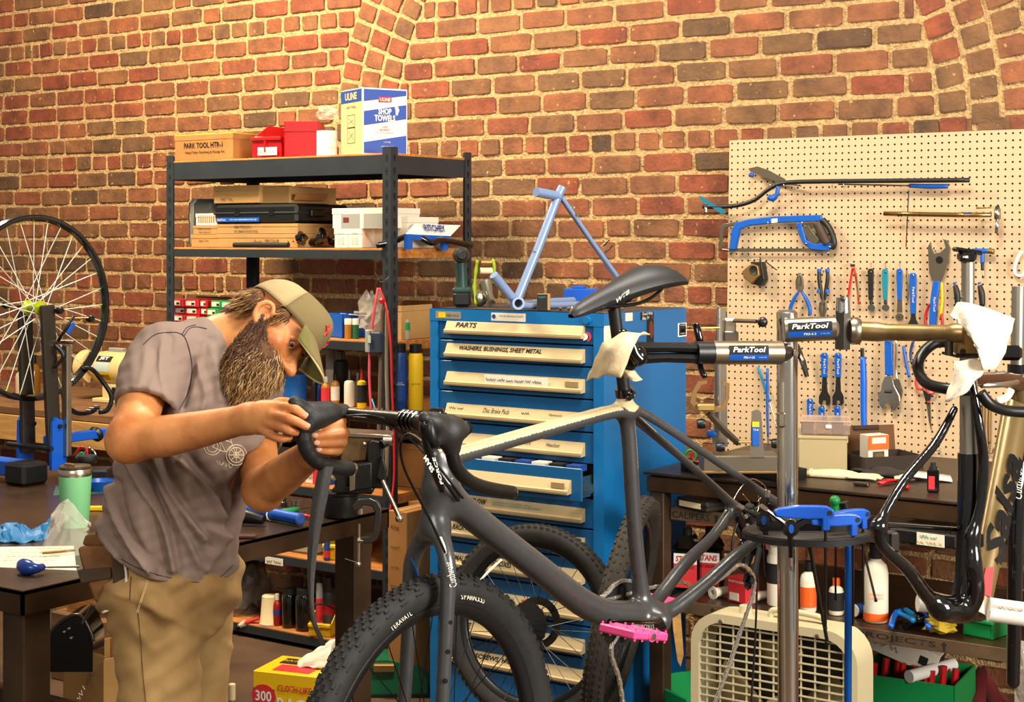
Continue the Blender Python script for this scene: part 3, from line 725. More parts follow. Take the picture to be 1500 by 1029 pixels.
chain_run([bp(920, 1080, -.05), bp(908, 1000, -.05), bp(897, 945, -.05)]+arc+[bp(950, 862, -.05), bp(980, 858, -.055), bp(998, 853, -.055), bp(1012, 859, -.06)])
chain_run([bp(1038, 860, -.05), bp(1060, 845, -.055), bp(1084, 828, -.06), bp(1102, 842, -.065), bp(1104, 865, -.066), bp(1090, 910, -.06), bp(1068, 975, -.05), bp(1046, 1035, -.05), bp(1040, 1060, -.05)])
dr = MB(); a0 = bp(1080, 752, -.08)
dr.tube([a0, bp(1090, 775, -.09), bp(1094, 800, -.095), bp(1090, 830, -.09)], [.012, .016, .015, .011], 8)
dr.ell(bp(1098, 770, -.09), (.02, .016, .022)); dr.ell(bp(1090, 800, -.095), (.016, .013, .02))
dr.build('rear_derailleur', m_blackg, bike, smooth=40)
cg = MB(); c1, c2 = bp(1104, 802, -.085), bp(1093, 853, -.085)
cg.tube([c1, (c1+c2)/2+V((.01, 0, 0)), c2], [.011, .008, .012], 6, flat=.4, up=(0, 1, 0)); cg.tube([c1+V((0, .018, 0)), c2+V((0, .018, 0))], [.010, .012], 6, flat=.35, up=(0, 1, 0)); cg.build('derailleur_cage', m_blackm, bike)
for c_ in (c1, c2):
 pp = [((.017+(.002 if i % 2 else -.002))*cos(2*pi*i/22), (.017+(.002 if i % 2 else -.002))*sin(2*pi*i/22)) for i in range(22)]
 MB().prism(pp, .004, M=basis(x=X, y=Zx, o=c_+V((0, .01, 0)))).build('jockey_wheel', m_blackg, bike)
MB().lathe([(0, .006), (.006, .006), (.006, 0)], 10, M=zto((0, 1, 0), bp(1087, 802, -.07))).build('derailleur_bolt', m_chrome, bike)
for pts, r_, m_ in (([(1070, 742), (1085, 715), (1103, 702), (1122, 716), (1110, 735)], .0011, m_chrome), ([(1088, 724), (1105, 745), (1118, 760)], .0012, mat('brass', '9a7a3c', .3, .8)), ([(1093, 760), (1108, 744), (1128, 738), (1150, 738)], .0011, m_chrome),
     ([(1086, 750), (1073, 790), (1074, 820), (1090, 838)], .0026, m_black), ([(1112, 790), (1109, 860), (1106, 940), (1100, 1035)], .0027, m_black), ([(1118, 795), (1119, 830), (1121, 845)], .002, m_black), ([(1110, 718), (1112, 740), (1108, 752)], .0012, m_chrome), ([(1075, 748), (1085, 757), (1078, 775), (1086, 790)], .003, m_black)):
 MB().tube([bp(*p, -.085) for p in cat(pts, 6)], r_, 5).build('cable', m_, bike, smooth=True)
cp = MB(); cp.box((0, 0, 0), (.035, .02, .045), .004, M=T(bp(1102, 762, -.02))); cp.box((0, 0, 0), (.02, .022, .02), .004, M=T(bp(1098, 745, -.02))); cp.build('brake_caliper', m_blackm, bike)
for p in ((1094, 770), (1108, 755), (1100, 750), (1092, 757)): MB().lathe([(0, .004), (.005, .004), (.005, 0)], 8, M=zto((0, 1, 0), bp(*p, -.005))).build('caliper_bolt', m_chrome, bike)
for p, r_ in (((917, 704), .0), ((922, 766), 0), ((925, 804), 0), ((929, 843), 0)):
 MB().lathe([(0, .0025), (.004, .0025), (.0045, 0)], 8, M=zto((.35, .94, 0), bp(*p, .0155))).build('frame_bolt', m_blackg, bike)
P = []
chain_([HT1+V((0, 0, .004)), sp(638, 775)], [.027, .026], .02)
chain_([sp(640, 775, .01), sp(649, 797, .036), sp(656, 830, .054), sp(656, 870, .058), sp(653, 930, .058), sp(648, 1029, .057), sp(645, 1100, .056)], [.022, .017, .0155, .0145, .014, .013, .012], .022)
chain_([sp(634, 775, -.01), sp(615, 795, -.036), sp(603, 826, -.054), sp(600, 870, -.058), sp(598, 930, -.058), sp(592, 1029, -.057), sp(589, 1090, -.056)], [.022, .017, .0155, .0145, .014, .013, .012], .022)
organic('fork', P, .0032, m_frame, bike, it=3, w=False)
MB().lathe([(.0275, -.001), (.0285, -.001), (.0285, .001), (.0275, .001), (.0275, -.001)], 24, M=zto(HT0-HT1, HT1-(HT0-HT1)*.01)).build('headset_gap', m_ink, bike)
MB().prism([(.010*cos(t)*1.1, .026*sin(t)) for t in np.linspace(0, 2*pi, 14)[:-1]], .002, M=basis(x=V((.3, 1, 0)), y=Zx, o=sp(608, 832, -.045)+V((.005, .006, 0)))).build('fork_decal', mat('fork_blue', '17518f', .25), bike)
for p in ((659, 912), (656, 955), (652, 998)): MB().lathe([(0, .003), (.0045, .003), (.005, 0)], 8, M=zto((.3, .95, 0), sp(*p, .069))).build('fork_bolt', m_blackg, bike)
fx3 = (BM @ SM).to_3x3()
text('Cutthroat', m_wht, bike, BM @ (sp(660, 842, .074)), (BM @ SM).to_3x3() @ V((.0, .1, 1)), (BM @ SM).to_3x3() @ V((.95, -.3, .12)), wd=.056, h=.016, sh=.4)
WC = sp(631, 1130); WR = .366; fM = T(WC) @ MX.Rotation(ST, 4, AXS)
prof = [(WR-.056+.0005, -.014), (WR-.046, -.0225), (WR-.030, -.0275), (WR-.014, -.025), (WR-.005, -.016), (WR-.002, 0), (WR-.005, .016), (WR-.014, .025), (WR-.030, .0275), (WR-.046, .0225), (WR-.056, .014)]
wm = fM @ MX.Rotation(pi/2, 4, 'X')
MB().lathe(prof, 96, M=wm, cap=False).build('tyre', m_rubber, bike, smooth=True)
kn = MB(); nk = 104
for i in range(nk):
 t = 2*pi*i/nk
 for z_, w__, l_, ph_ in ((-.005, .006, .009, 0), (.005, .006, .009, .5), (-.0135, .0055, .008, .5), (.0135, .0055, .008, 0), (-.0205, .006, .011, 0), (.0205, .006, .011, .5)):
  if abs(z_) > .02 and i % 2: continue
  tt = t+ph_*2*pi/nk; rr_ = WR-.002-.16*abs(z_)-max(0, abs(z_)-.014)*.6
  A_ = wm @ MX.Rotation(tt, 4, 'Z') @ T((rr_, 0, z_)) @ MX.Rotation(-z_*32, 4, 'Y')
  kn.box((0, 0, 0), (.007, l_, w__), M=A_)
o = kn.build('tread_knobs', m_rubber, bike, fix=False); o['kind'] = 'stuff'
sh_ = MB()
for i in range(52):
 for s_ in (-1, 1):
  A_ = wm @ MX.Rotation(2*pi*i/52, 4, 'Z') @ T((WR-.017, 0, s_*.0255)) @ MX.Rotation(-s_*.55, 4, 'Y')
  sh_.box((0, 0, 0), (.004, .019, .004), M=A_); sh_.box((-.005, -.008, 0), (.011, .003, .003), M=A_)
o = sh_.build('shoulder_knobs', m_rubber, bike, fix=False); o['kind'] = 'stuff'
MB().lathe([(WR-.056, -.0145), (WR-.060, -.016), (WR-.075, -.010), (WR-.079, 0), (WR-.075, .010), (WR-.060, .016), (WR-.056, .0145)], 80, M=wm, cap=False).build('rim', mat('rim_black', '1c1b1b', .35, .4), bike, smooth=True)
MB().lathe([(WR-.0555, .0142), (WR-.0575, .0165), (WR-.0605, .0162)], 80, M=wm, cap=False).build('rim_edge', mat('rim_grey', '77706a', .3, .8), bike, smooth=True)
hubm = MB(); hubm.lathe([(.008, -.05), (.012, -.05), (.012, -.034), (.028, -.033), (.028, -.029), (.014, -.022), (.012, 0), (.014, .022), (.028, .029), (.028, .033), (.012, .034), (.012, .05)], 20, M=wm); hubm.build('hub', m_blackg, bike, smooth=40)
m_spoke = mat('spoke_black', '161310', .3, .6)
for i in range(28):
 s_ = 1 if i % 2 else -1; t = 2*pi*i/28; t2 = t+(.9 if (i//2) % 2 else -.9)
 a_ = wm @ V((.028*cos(t2), .028*sin(t2), s_*.031)); b_ = wm @ V(((WR-.078)*cos(t), (WR-.078)*sin(t), s_*.003))
 MB().rod(a_, b_, .0011, n=5).build('spoke', m_spoke, bike)
 if i < 6: MB().rod(b_, b_+(a_-b_).normalized()*.014, .002, n=6).build('nipple', m_steelb, bike)
def arc_text(s_, R_, t0, h, m, z_, par=None, M=None, sgn=1, gap=1.1):
 w_ = h*.75*gap
 for i, ch in enumerate(s_):
  if ch == ' ': continue
  t = t0-sgn*i*w_/R_; A_ = (BM @ wm if M is None else M)
  p = A_ @ V((R_*cos(t), R_*sin(t), z_)); up_ = A_.to_3x3() @ V((cos(t), sin(t), -.5)); xx = A_.to_3x3() @ V((sin(t), -cos(t), 0))
  text(ch, m, par or bike, p, xx, up_, h=h, off=.0012)
up_dir = wm.inverted().to_3x3() @ (BMI.to_3x3() @ UP); ta = atan2(up_dir.y, up_dir.x)
zs = 1 if (wm.to_3x3() @ V((0, 0, 1))).y > 0 else -1
for nm_, s_, dt, h_ in (('', 'SPARWOOD', -.2, .010), ('', 'TERAVAIL', .42, .008)):
 tt = ta+zs*dt
 for i, ch in enumerate(s_):
  t = tt-zs*i*(h_*.95)/(WR-.04); p = wm @ V(((WR-.042)*cos(t), (WR-.042)*sin(t), zs*.0245)); u_ = wm.to_3x3() @ V((cos(t), sin(t), -zs*.35)); xx = wm.to_3x3() @ V((zs*sin(t), -zs*cos(t), 0))
  text(ch, m_white, bike, BM @ p, BM.to_3x3() @ xx, BM.to_3x3() @ u_, h=h_, off=.0015)
stc = sp(604, 617); hp = HT0+(HT0-HT1).normalized()*.03
MB().tube([HT0, hp], .0185, 16).build('headset_cap', m_black, bike, smooth=40)
MB().rod(HT0+(HT0-HT1).normalized()*.028, sp(640, 612), .018, n=14).build('stem_spacer', m_black, bike, smooth=40)
MB().tube([sp(648, 618), stc], [.0195, .017], 12).build('stem', m_barblk, bike, smooth=40)
mb = MB(); mb.lathe([(0, .01), (.012, .01), (.0165, .004), (.0165, -.016), (.012, -.022)], 16, M=zto(HT0-HT1, sp(639, 606))); mb.build('top_cap', m_blackg, bike, smooth=40)
fc = MB();
for i in range(4): fc.lathe([(.0165, -.004), (.021, -.003), (.021, .003), (.0165, .004), (.0165, -.004)], 14, M=zto((.06, 1, .1), stc+V((0, -.018+i*.012, 0))))
fc.build('stem_faceplate', m_blackg, bike, smooth=40)
BRp = sp(505, 606, -.19); BLp = sp(683, 628, .20)
topb = [V(p) for p in cat([BRp, (BRp*.7+stc*.3), stc, stc*.4+BLp*.6, BLp], 6)]
nb = len(topb); rr_ = [.0125+.004*max(0, 1-abs(i/(nb-1)-.5)*4) for i in range(nb)]
MB().tube(topb, rr_, 12).build('handlebar_top', m_barblk, bike, smooth=True)
dl = [sp(*p, .205) for p in cat([(676, 627), (664, 640), (662, 660), (668, 684), (686, 704), (712, 715), (751, 722)], 6)]
MB().tube(dl, .0122, 12).build('handlebar_drop', m_barblk, bike, smooth=True)
MB().lathe([(0, .0005), (.0122, .0005), (.0122, -.001)], 14, M=zto(dl[-1]-dl[-2], dl[-1])).build('bar_end', m_chrome, bike)
P = [rcone(sp(674, 630, .205), sp(660, 628, .205), .017, .019, .015), rcone(sp(660, 628, .205), sp(636, 618, .207), .019, .016, .02), rcone(sp(655, 640, .205), sp(662, 658, .205), .020, .015, .02), rcone(sp(640, 622, .207), sp(622, 612, .208), .015, .011, .012), rcone(sp(645, 633, .207), sp(638, 648, .207), .014, .009, .012)]
organic('brake_hood', P, .003, mat('hood_rubber', '1f1d1b', .5, bump=.15, bscale=400), bike, w=False)
MB().tube([sp(*p, .212) for p in cat([(620, 618), (622, 640), (628, 665), (636, 690), (645, 712), (648, 720)], 4)], [.009+.001*sin(i) for i in range(20)]+[.008], 8, flat=.6).build('brake_lever', m_blackg, bike, smooth=True)
MB().tube([sp(*p, .222) for p in ((629, 616), (632, 640), (638, 652))], [.007, .009, .008], 7).build('lever_pivot', m_carbon, bike, smooth=True)
text('SRAM', m_wht, bike, BM @ sp(628, 680, .226), BM.to_3x3() @ (sp(624, 668, .22)-sp(636, 690, .22)), BM.to_3x3() @ (sp(630, 676, .22)-sp(640, 668, .22)), wd=.034, h=.009, bold=.02)
text('FORCE', m_wht, bike, BM @ sp(641, 690, .226), BM.to_3x3() @ (sp(634, 668, .22)-sp(646, 706, .22)), BM.to_3x3() @ (sp(630, 676, .22)-sp(640, 668, .22)), wd=.055, h=.007, sh=.3, bold=.02)
P = [rcone(sp(503, 606, -.19), sp(478, 606, -.192), .017, .019, .015), rcone(sp(478, 607, -.192), sp(455, 607, -.194), .021, .022, .02), rcone(sp(462, 612, -.194), sp(446, 628, -.195), .020, .017, .02), rcone(sp(455, 604, -.195), sp(436, 594, -.196), .013, .012, .012), rcone(sp(440, 597, -.196), sp(431, 590, -.197), .012, .012, .01)]
organic('brake_hood', P, .003, m_tape, bike, w=False)
drp = [sp(*p, -.195) for p in cat([(450, 620), (445, 638), (450, 660), (464, 676), (488, 684), (513, 687)], 6)]
MB().tube(drp, [.0148+.0004*sin(i*1.9) for i in range(len(drp))], 12).build('wrapped_drop', m_tape, bike, smooth=True)
MB().rod(sp(505, 606, -.19), sp(484, 607, -.19), .0185, .0195, n=14).build('bar_tape_start', m_tape, bike, smooth=40)
MB().rod(sp(513, 687, -.195), sp(518, 687, -.195), .012, n=12).build('bar_end', m_chrome, bike, smooth=40)
tp = cat([(478, 684, 2.985), (472, 715, 2.975), (461, 780, 2.96), (456, 850, 2.95), (459, 905, 2.945), (470, 935, 2.94), (474, 946, 2.94)], 6)
g = []
for i, (x_, y_, z_) in enumerate(tp):
 hw = 10.5*(1 if i < 8 else max(.22, 1-(i-8)*.06)); g.append([BMI @ pz(x_+hw*k, y_, z_+.006*abs(k)-.004*k) for k in (-1, -.5, 0, .5, 1)])
MB().sheet(g, .0022).build('loose_bar_tape', mat('tape_ribbon', '33302c', .5, var=.2, scale=30, stretch=(9, 9, 1)), bike, smooth=50)
m_cab = mat('cable_black', '0d0c0c', .35)
for pts in ([(505, 610, -.17), (540, 609, -.10), (575, 618, -.05), (600, 636, -.02), (625, 660, .02), (655, 700, .04), (678, 730, .045)],
   [(505, 612, -.17), (545, 615, -.10), (585, 632, -.03), (620, 662, .03), (650, 705, .045), (670, 734, .045)],
   [(625, 652, .20), (600, 636, .12), (587, 650, .10), (590, 680, .09), (604, 712, .085), (632, 766, .075), (652, 810, .075)],
   [(632, 660, .2), (642, 690, .12), (660, 716, .06), (672, 734, .045)]):
 MB().tube([sp(*p) for p in cat(pts, 7)], .0026, 6).build('cable_housing', m_cab, bike, smooth=True)
MB().tube([sp(*p, .065) for p in cat([(645, 788), (650, 800), (652, 811)], 4)], .0032, 6).build('fork_port', m_wht, bike, smooth=True)
lgm = basis(x=BM.to_3x3() @ V((.45, .9, 0)), y=BM.to_3x3() @ V((0, 0, 1)), o=BM @ (bp(624, 715, .0)+V((.028, .022, 0))))
lo = MB()
lo.lathe([(.0165, 0), (.0185, 0), (.0185, .0006), (.0165, .0006), (.0165, 0)], 24)
for k in (-.009, 0, .009): lo.box((k, 0, .0003), (.0018, .03, .0006)); lo.box((0, k, .0003), (.03, .0018, .0006))
lo.M = MX.Identity(4); me = lo.mesh('head_badge'); me.transform(lgm); obj('head_badge', me, m_ink, bike, None, True)
# double-arm repair stand
SZ = 3.45
stand = thing('repair_stand', 'chrome double-arm bicycle repair stand with two clamps and a tool tray', 'repair stand', pz(1155, 348+EYE*F/SZ, SZ))
pole0, pole1 = pz(1156, 348+EYE*F/SZ-8, SZ), pz(1153, 458, SZ)
MB().tube([pole0, pole1], .0232, 20).build('pole', m_chrome, stand, smooth=40, w=True)
MB().lathe([(0, .006), (.018, .005), (.0236, .0), (.0236, -.012)], 20, M=T(pole1)).build('pole_cap', m_chrome, stand, smooth=40, w=True)
MB().tube([pz(1143, 560, SZ-.02), pz(1147, 1029, SZ-.02), pz(1149, 1400, SZ-.02)], .006, 8).build('pole_rib', m_steelb, stand, smooth=40, w=True)
bs = MB(); bs.lathe([(0, .012), (.30, .012), (.31, .006), (.31, 0), (0, 0)], 28, M=T((pole0.x, pole0.y, 0))); bs.build('base_plate', m_dsteel, stand, smooth=40, w=True)
def cyl(name, a, b, r, m, n=20, r2=None, par=stand): return MB().rod(a, b, r, r2, n).build(name, m, par, smooth=40, w=True)
m_alu = mat('brushed_alu', 'b5a58a', .3, 1., var=.12, scale=60, stretch=(1, 1, 20))
ZA = 3.36
a0, a1 = pz(1044, 517, ZA), pz(1144, 517, ZA+.03)
cyl('clamp_tube', a0, a1, .0255, m_alu)
cyl('clamp_collar', pz(1019, 517, ZA-.01), a0, .0245, m_black)
cyl('arm_socket', pz(1136, 516, SZ-.05), pz(1160, 516, SZ+.02), .021, m_dsteel)
ax_ = (a1-a0).normalized(); face = (pz(1090, 517, ZA-.1)-pz(1090, 517, ZA)).normalized(); upv = UP
def badge(c, r_, wd, top, mid, sub):
 global face; face = (face-ax_*face.dot(ax_)).normalized()
 ph_ = MB(); n = 9; g1 = []
 for j in range(n):
  t = -.62+1.24*j/(n-1); g1.append([c+ax_*s_*wd/2+(face*cos(t)+upv*sin(t))*(r_+.0014) for s_ in (-1, 1)])
 ph_.sheet(g1[3:]).build('decal_black', m_ink, stand, w=True, smooth=True)
 MB().sheet(g1[:4]).build('decal_blue', m_bluep, stand, w=True, smooth=True)
 for s_, t, h_, wf, m_ in ((top, .24, .0115, .84, m_wht), (mid, -.37, .0052, .28, m_wht)):
  nrm = face*cos(t)+upv*sin(t); yv = upv*cos(t)-face*sin(t)
  text(s_, m_, stand, c+nrm*(r_+.002), ax_, yv, h=h_, wd=wd*wf, sh=.25 if s_ == top else 0, bold=.02)
 t = -.37; nrm = face*cos(t)+upv*sin(t); yv = upv*cos(t)-face*sin(t)
 text(sub, m_wht, stand, c+ax_*wd*.34+nrm*(r_+.002), ax_, yv, h=.0028, wd=wd*.2)
badge((a0+a1)/2-ax_*.004, .0255, .088, 'ParkTool', 'PRS-4 OS', 'St. Paul, MN')
jb = MB();
for dy, s_ in ((-7, 1), (8, -1)):
 pts = [pz(1020, 517+dy, ZA-.01), pz(975, 516+dy, ZA-.02), pz(930, 517+dy*1.1, ZA-.03)]
 jb.tube(pts, [.0145, .013, .015], 8, flat=.8)
jb.build('clamp_jaw', m_black, stand, smooth=40, w=True)
MB().box((0, 0, 0), (.05, .05, .036), .008, M=basis(x=RT, y=FW, o=pz(914, 530, ZA-.04))).build('jaw_pad', m_blackm, stand, w=True)
MB().tube(cat([pz(913, 488, ZA-.08), pz(924, 500, ZA-.085), pz(930, 518, ZA-.085), pz(938, 528, ZA-.08)], 4), [.010, .009, .009, .009, .009, .010, .011, .012, .012, .013, .013, .014, .014], 8).build('cam_lever', m_blackg, stand, smooth=True, w=True)
MB().ell(pz(913, 490, ZA-.09), .012).build('lever_knob', m_blackg, stand, smooth=True, w=True)
MB().ell(pz(934, 522, ZA-.07), (.022, .022, .022)).build('cam_body', m_blackg, stand, smooth=True, w=True)
lb = MB().box((0, 0, 0), (.028, .002, .014), M=basis(x=RT, z=UP, o=pz(912, 519, ZA-.068))).build('jaw_label', m_bluep, stand, w=True)
text('ParkTool', m_wht, lb, pz(912, 518, ZA-.0695), RT, UP, wd=.024)
MB().rod(pz(1000, 481, ZA+.06), pz(1054, 480, ZA+.09), .0022, n=6).build('adjust_screw', mat('brass2', 'a5823e', .3, .9), stand, w=True)
MB().lathe([(0, -.006), (.010, -.006), (.010, .006), (0, .006)], 12, M=zto(RT, pz(1000, 481, ZA+.06))).build('screw_knob', m_black, stand, smooth=40, w=True)
MB().tube([pz(1019, 474, ZA+.05), pz(1022, 484, ZA+.05), pz(1026, 502, ZA+.03)], [.008, .009, .008], 8).build('collar_lever', m_blackg, stand, smooth=True, w=True)
MB().tube(cat([pz(1025, 534, ZA), pz(1028, 544, ZA-.01), pz(1033, 553, ZA-.02)], 3), [.007]*6+[.005], 8).build('collar_lever', m_blackg, stand, smooth=True, w=True)
MB().box((0, 0, 0), (.027, .035, .032), .004, M=basis(x=RT, y=FW, o=pz(1068, 477, SZ+.05))).build('lock_block', m_steelb, stand, w=True)
MB().rod(pz(1075, 470, SZ+.03), pz(1108, 471, SZ-.02), .0045, n=8).build('lock_lever', m_steelb, stand, w=True, smooth=40)
MB().ell(pz(1117, 472, SZ-.02), .0115).build('lever_ball', m_black, stand, smooth=True, w=True)
MB().box((0, 0, 0), (.032, .03, .03), .002, M=basis(x=RT, y=FW, o=pz(1070, 495, SZ+.04))).build('lock_base', m_dsteel, stand, w=True)
b0, b1 = pz(1149, 484, SZ-.03), pz(1224, 481, SZ-.04)
cyl('clamp_tube', b0, b1, .0262, m_alu); ax_ = (b1-b0).normalized()
badge((b0+b1)/2-ax_*.002, .0262, .094, 'ParkTool', 'PRS-3.2', 'St. Paul, MN')
bl = MB(); bl.tube([pz(1234, 512, SZ-.05), pz(1235, 456, SZ-.05)], .0175, 6); bl.build('swivel_block', m_dsteel, stand, w=True)
MB().tube([pz(1235, 458, SZ-.05), pz(1235, 436, SZ-.05)], [.0165, .014], 12).build('swivel_post', m_chrome, stand, smooth=40, w=True)
MB().lathe([(0, .006), (.006, .005), (.007, 0)], 10, M=zto(-FW, pz(1235, 438, SZ-.07))).build('swivel_bolt', m_dsteel, stand, w=True)
MB().lathe([(.001, -.012), (.027, -.012), (.03, -.006), (.03, .006), (.026, .012), (.001, .012)], 20, M=zto(RT, pz(1252, 485, SZ-.05))).build('weld_collar', m_steelb, stand, smooth=40, w=True)
m_gold = mat('worn_gold', '9a8155', .38, .85, var=.18, scale=25)
MB().tube(cat([pz(1254, 485, SZ-.05), pz(1300, 487, SZ-.09), pz(1360, 488, SZ-.15), pz(1396, 488, SZ-.19), pz(1412, 488, SZ-.2)], 4), [.021]*4+[.018]*4+[.017]*4+[.02]*4+[.024], 16).build('arm_casting', m_gold, stand, smooth=40, w=True)
ZB = SZ-.17
hd_ = MB(); hd_.box((0, 0, 0), (.05, .05, .064), .008, M=basis(x=RT, y=FW, o=pz(1417, 500, ZB))); hd_.build('clamp_head', m_gold, stand, w=True)
MB().lathe([(0, .022), (.008, .022), (.009, -.022), (0, -.022)], 12, M=T(pz(1390, 505, ZB-.01))).build('clamp_nut', m_dsteel, stand, smooth=40, w=True)
MB().box((0, 0, 0), (.052, .04, .004), M=basis(x=RT, y=FW, o=pz(1418, 522, ZB-.012))).build('jaw_edge', m_ink, stand, w=True)
MB().lathe([(0, .004), (.006, .004), (.006, 0)], 10, M=zto(-FW, pz(1410, 515, ZB-.026))).build('head_bolt', m_black, stand, w=True)
MB().rod(pz(1380, 517, ZB), pz(1404, 523, ZB-.02), .003, n=6).build('jaw_screw', m_blackg, stand, w=True)
for px_, y0_, y1_ in ((1182, 522, 560),): MB().tube([pz(1170, 518, SZ+.02), pz(1176, 530, SZ), pz(1182, 552, SZ)], [.006, .007, .005], 8).build('height_lever', m_dsteel, stand, smooth=40, w=True)
MB().box((0, 0, 0), (.018, .02, .034), .004, M=basis(x=RT, y=FW, o=pz(1144, 615, SZ-.02))).build('pole_clip', m_steelb, stand, w=True)
MB().lathe([(0, .008), (.006, .008), (.006, 0)], 8, M=zto(-FW, pz(1165, 517, SZ-.022))).build('pole_bolt', m_steelb, stand, w=True)
for yy in (800, 832): MB().box((0, 0, 0), (.008, .01, .014), .002, M=basis(x=RT, y=FW, o=pz(1160, yy, SZ-.026))).build('pole_bracket', m_steelb, stand, w=True)
TZ = 3.38
tc = pz(1181, 783, TZ); tr = MB(); n = 40; rx = .137; ry = .115
el = [(rx*cos(2*pi*i/n), ry*sin(2*pi*i/n)) for i in range(n)]; el2 = [(x_*.965, y_*.96) for x_, y_ in el]
trM = basis(x=RT, y=FW, o=tc)
tr.prism(el, .012, M=trM, z0=-.006)
tr.build('tool_tray', m_blackm, stand, w=True, smooth=40)
MB().prism(el2, .002, M=trM, z0=.0065).build('tray_mat', mat('tray_grey', '2a2622', .6), stand, w=True)
MB().box((0, 0, .02), (.2, .05, .026), .003, M=basis(x=RT, y=FW, o=tc+FW*.02)).build('tool_holder', m_blackm, stand, w=True)
MB().box((0, 0, .016), (.04, .012, .022), .002, M=basis(x=RT, y=FW, o=tc+RT*.063-FW*.02)).build('holder_block', m_dsteel, stand, w=True)
m_ph = mat('p_handle_blue', '0d4aa8', .32); m_hex = mat('hex_steel', '2a2622', .35, .8)
def phandle(px, py, Zp, ang, L, lab, m=m_ph, sc_=1.):
 """handle lies near-horizontal above the tray, hex shaft points down through it"""
 o = pz(px, py, Zp); t = thing('hex_key', lab, 'hex key', o, 0, 'hex keys in the tray')
 dx = (RT*cos(ang)+FW*sin(ang)); M_ = basis(x=dx, y=UP, o=o)
 pts = [(-.112, .004), (-.10, .011), (-.06, .016), (-.02, .016), (.0, .014), (.012, .008), (.015, -.002), (.010, -.010), (.004, -.012), (.004, -.036), (-.012, -.036), (-.012, -.011), (-.04, -.012), (-.08, -.010), (-.108, -.006)]
 pr_ = [(x_*sc_, y_*sc_) for x_, y_ in pts]
 h_ = MB(); h_.prism(pr_, .017*sc_, M=M_ @ T((0, 0, -.0085*sc_))); b_ = h_.build('handle', m, t, w=True)
 bm_ = b_.modifiers.new('bevel', 'BEVEL'); bm_.width = .005*sc_; bm_.segments = 3
 MB().lathe([(.0025, .0095*sc_), (.0055, .0095*sc_), (.0055, .008)], 10, M=M_ @ T((.003, .001, 0))).build('socket_ring', m_ink, t, w=True)
 s_ = MB(); s_.tube([M_ @ V((-.004*sc_, -.03*sc_, 0)), M_ @ V((-.004*sc_, -L, 0))], .0035*sc_, 6); s_.ell(M_ @ V((-.004*sc_, -L, 0)), .0042*sc_); s_.build('hex_shaft', m_hex, t, w=True)
 s2 = MB(); s2.tube([M_ @ V((-.112*sc_, 0, 0)), M_ @ V((-.112*sc_-.028, 0, 0))], .0035*sc_, 6); s2.build('hex_tip', m_hex, t, w=True)
 return t
phandle(1212, 752, 3.27, 0, .24, 'large blue-handled hex key lying across the front of the tool tray', sc_=1.)
phandle(1252, 762, 3.30, .25, .22, 'middle blue-handled hex key in the right half of the tool tray', sc_=.92)
phandle(1266, 754, 3.36, .45, .19, 'rearmost blue-handled hex key at the right rim of the tool tray', sc_=.85)
t = thing('hex_key', 'green-tipped hex key standing behind the blue ones in the tray', 'hex key', pz(1224, 790, 3.48), 0, 'hex keys in the tray')
MB().tube([pz(1223, 732, 3.48), pz(1224, 775, 3.48)], [.010, .007], 10).build('handle', m_green, t, w=True, smooth=40); MB().ell(pz(1223, 734, 3.475), (.012, .012, .012)).build('handle_end', m_green, t, w=True, smooth=True)
MB().rod(pz(1224, 775, 3.48), pz(1224, 880, 3.48), .0025).build('hex_shaft', m_hex, t, w=True)
t = thing('hex_key', 'black-handled hex key standing behind the blue ones in the tray', 'hex key', pz(1238, 790, 3.48), 0, 'hex keys in the tray')
MB().tube([pz(1236, 736, 3.48), pz(1246, 775, 3.48)], [.011, .008], 10).build('handle', m_black, t, w=True, smooth=40); MB().rod(pz(1246, 775, 3.48), pz(1250, 860, 3.48), .0025).build('hex_shaft', m_hex, t, w=True)
def ywrench(px, py, Zp, lab, angs, L=.075):
 o = pz(px, py, Zp); t = thing('three_way_wrench', lab, 'wrench', o, 0, 'three-way wrenches')
 P_ = [sell(o, (.017, .017, .017), k=.01)]
 body = MB(); body.lathe([(0, .008), (.017, .007), (.019, 0), (.017, -.007), (0, -.008)], 16, M=zto(-FW, o)); body.build('body', m_blackg, t, w=True, smooth=40)
 MB().prism([(.0055*cos(u), .0095*sin(u)) for u in np.linspace(0, 2*pi, 14)[:-1]], .001, M=basis(x=RT, y=UP, o=o-FW*.0085)).build('blue_badge', m_bluep, t, w=True)
 for a_ in angs:
  d = RT*cos(a_)+UP*sin(a_); MB().tube([o+d*.012, o+d*L*.62, o+d*L], [.0075, .0045, .0045], 8).build('arm', m_blackg, t, w=True, smooth=40)
  MB().tube([o+d*L*.82, o+d*L*1.05], .0055, 6).build('socket_end', m_steelb, t, w=True)
ywrench(1158, 774, 3.27, 'three-way wrench with blue badge leaning at the front of the tray', (radians(143), radians(27), radians(-90)))
ywrench(1118, 762, 3.33, 'three-way wrench with blue badge at the left rim of the tray', (radians(80), radians(150), radians(-80)), .06)
t = single('seat_tube_gauge', 'long blue anodised tube hanging behind the tool tray in front of the fan', 'tube', MB().tube([pz(1243, 800, 3.46), pz(1242, 1032, 3.44), pz(1242, 1060, 3.44)], .0082, 14), mat('blue_ano', '0b4f9e', .3, .6), 40)
for lab, p0, p1, r_ in (('long thin black rod hanging under the tray left of the pole', (1186, 800, 3.4), (1212, 942, 3.38), .0042), ('thin black rod hanging under the right rim of the tray', (1262, 795, 3.4), (1283, 880, 3.36), .0028)):
 mb = MB(); mb.tube([pz(*p0), pz(*p1)], r_, 8); mb.ell(pz(*p1), r_*1.4); single('hex_rod', lab, 'rod', mb, m_hex, 40)
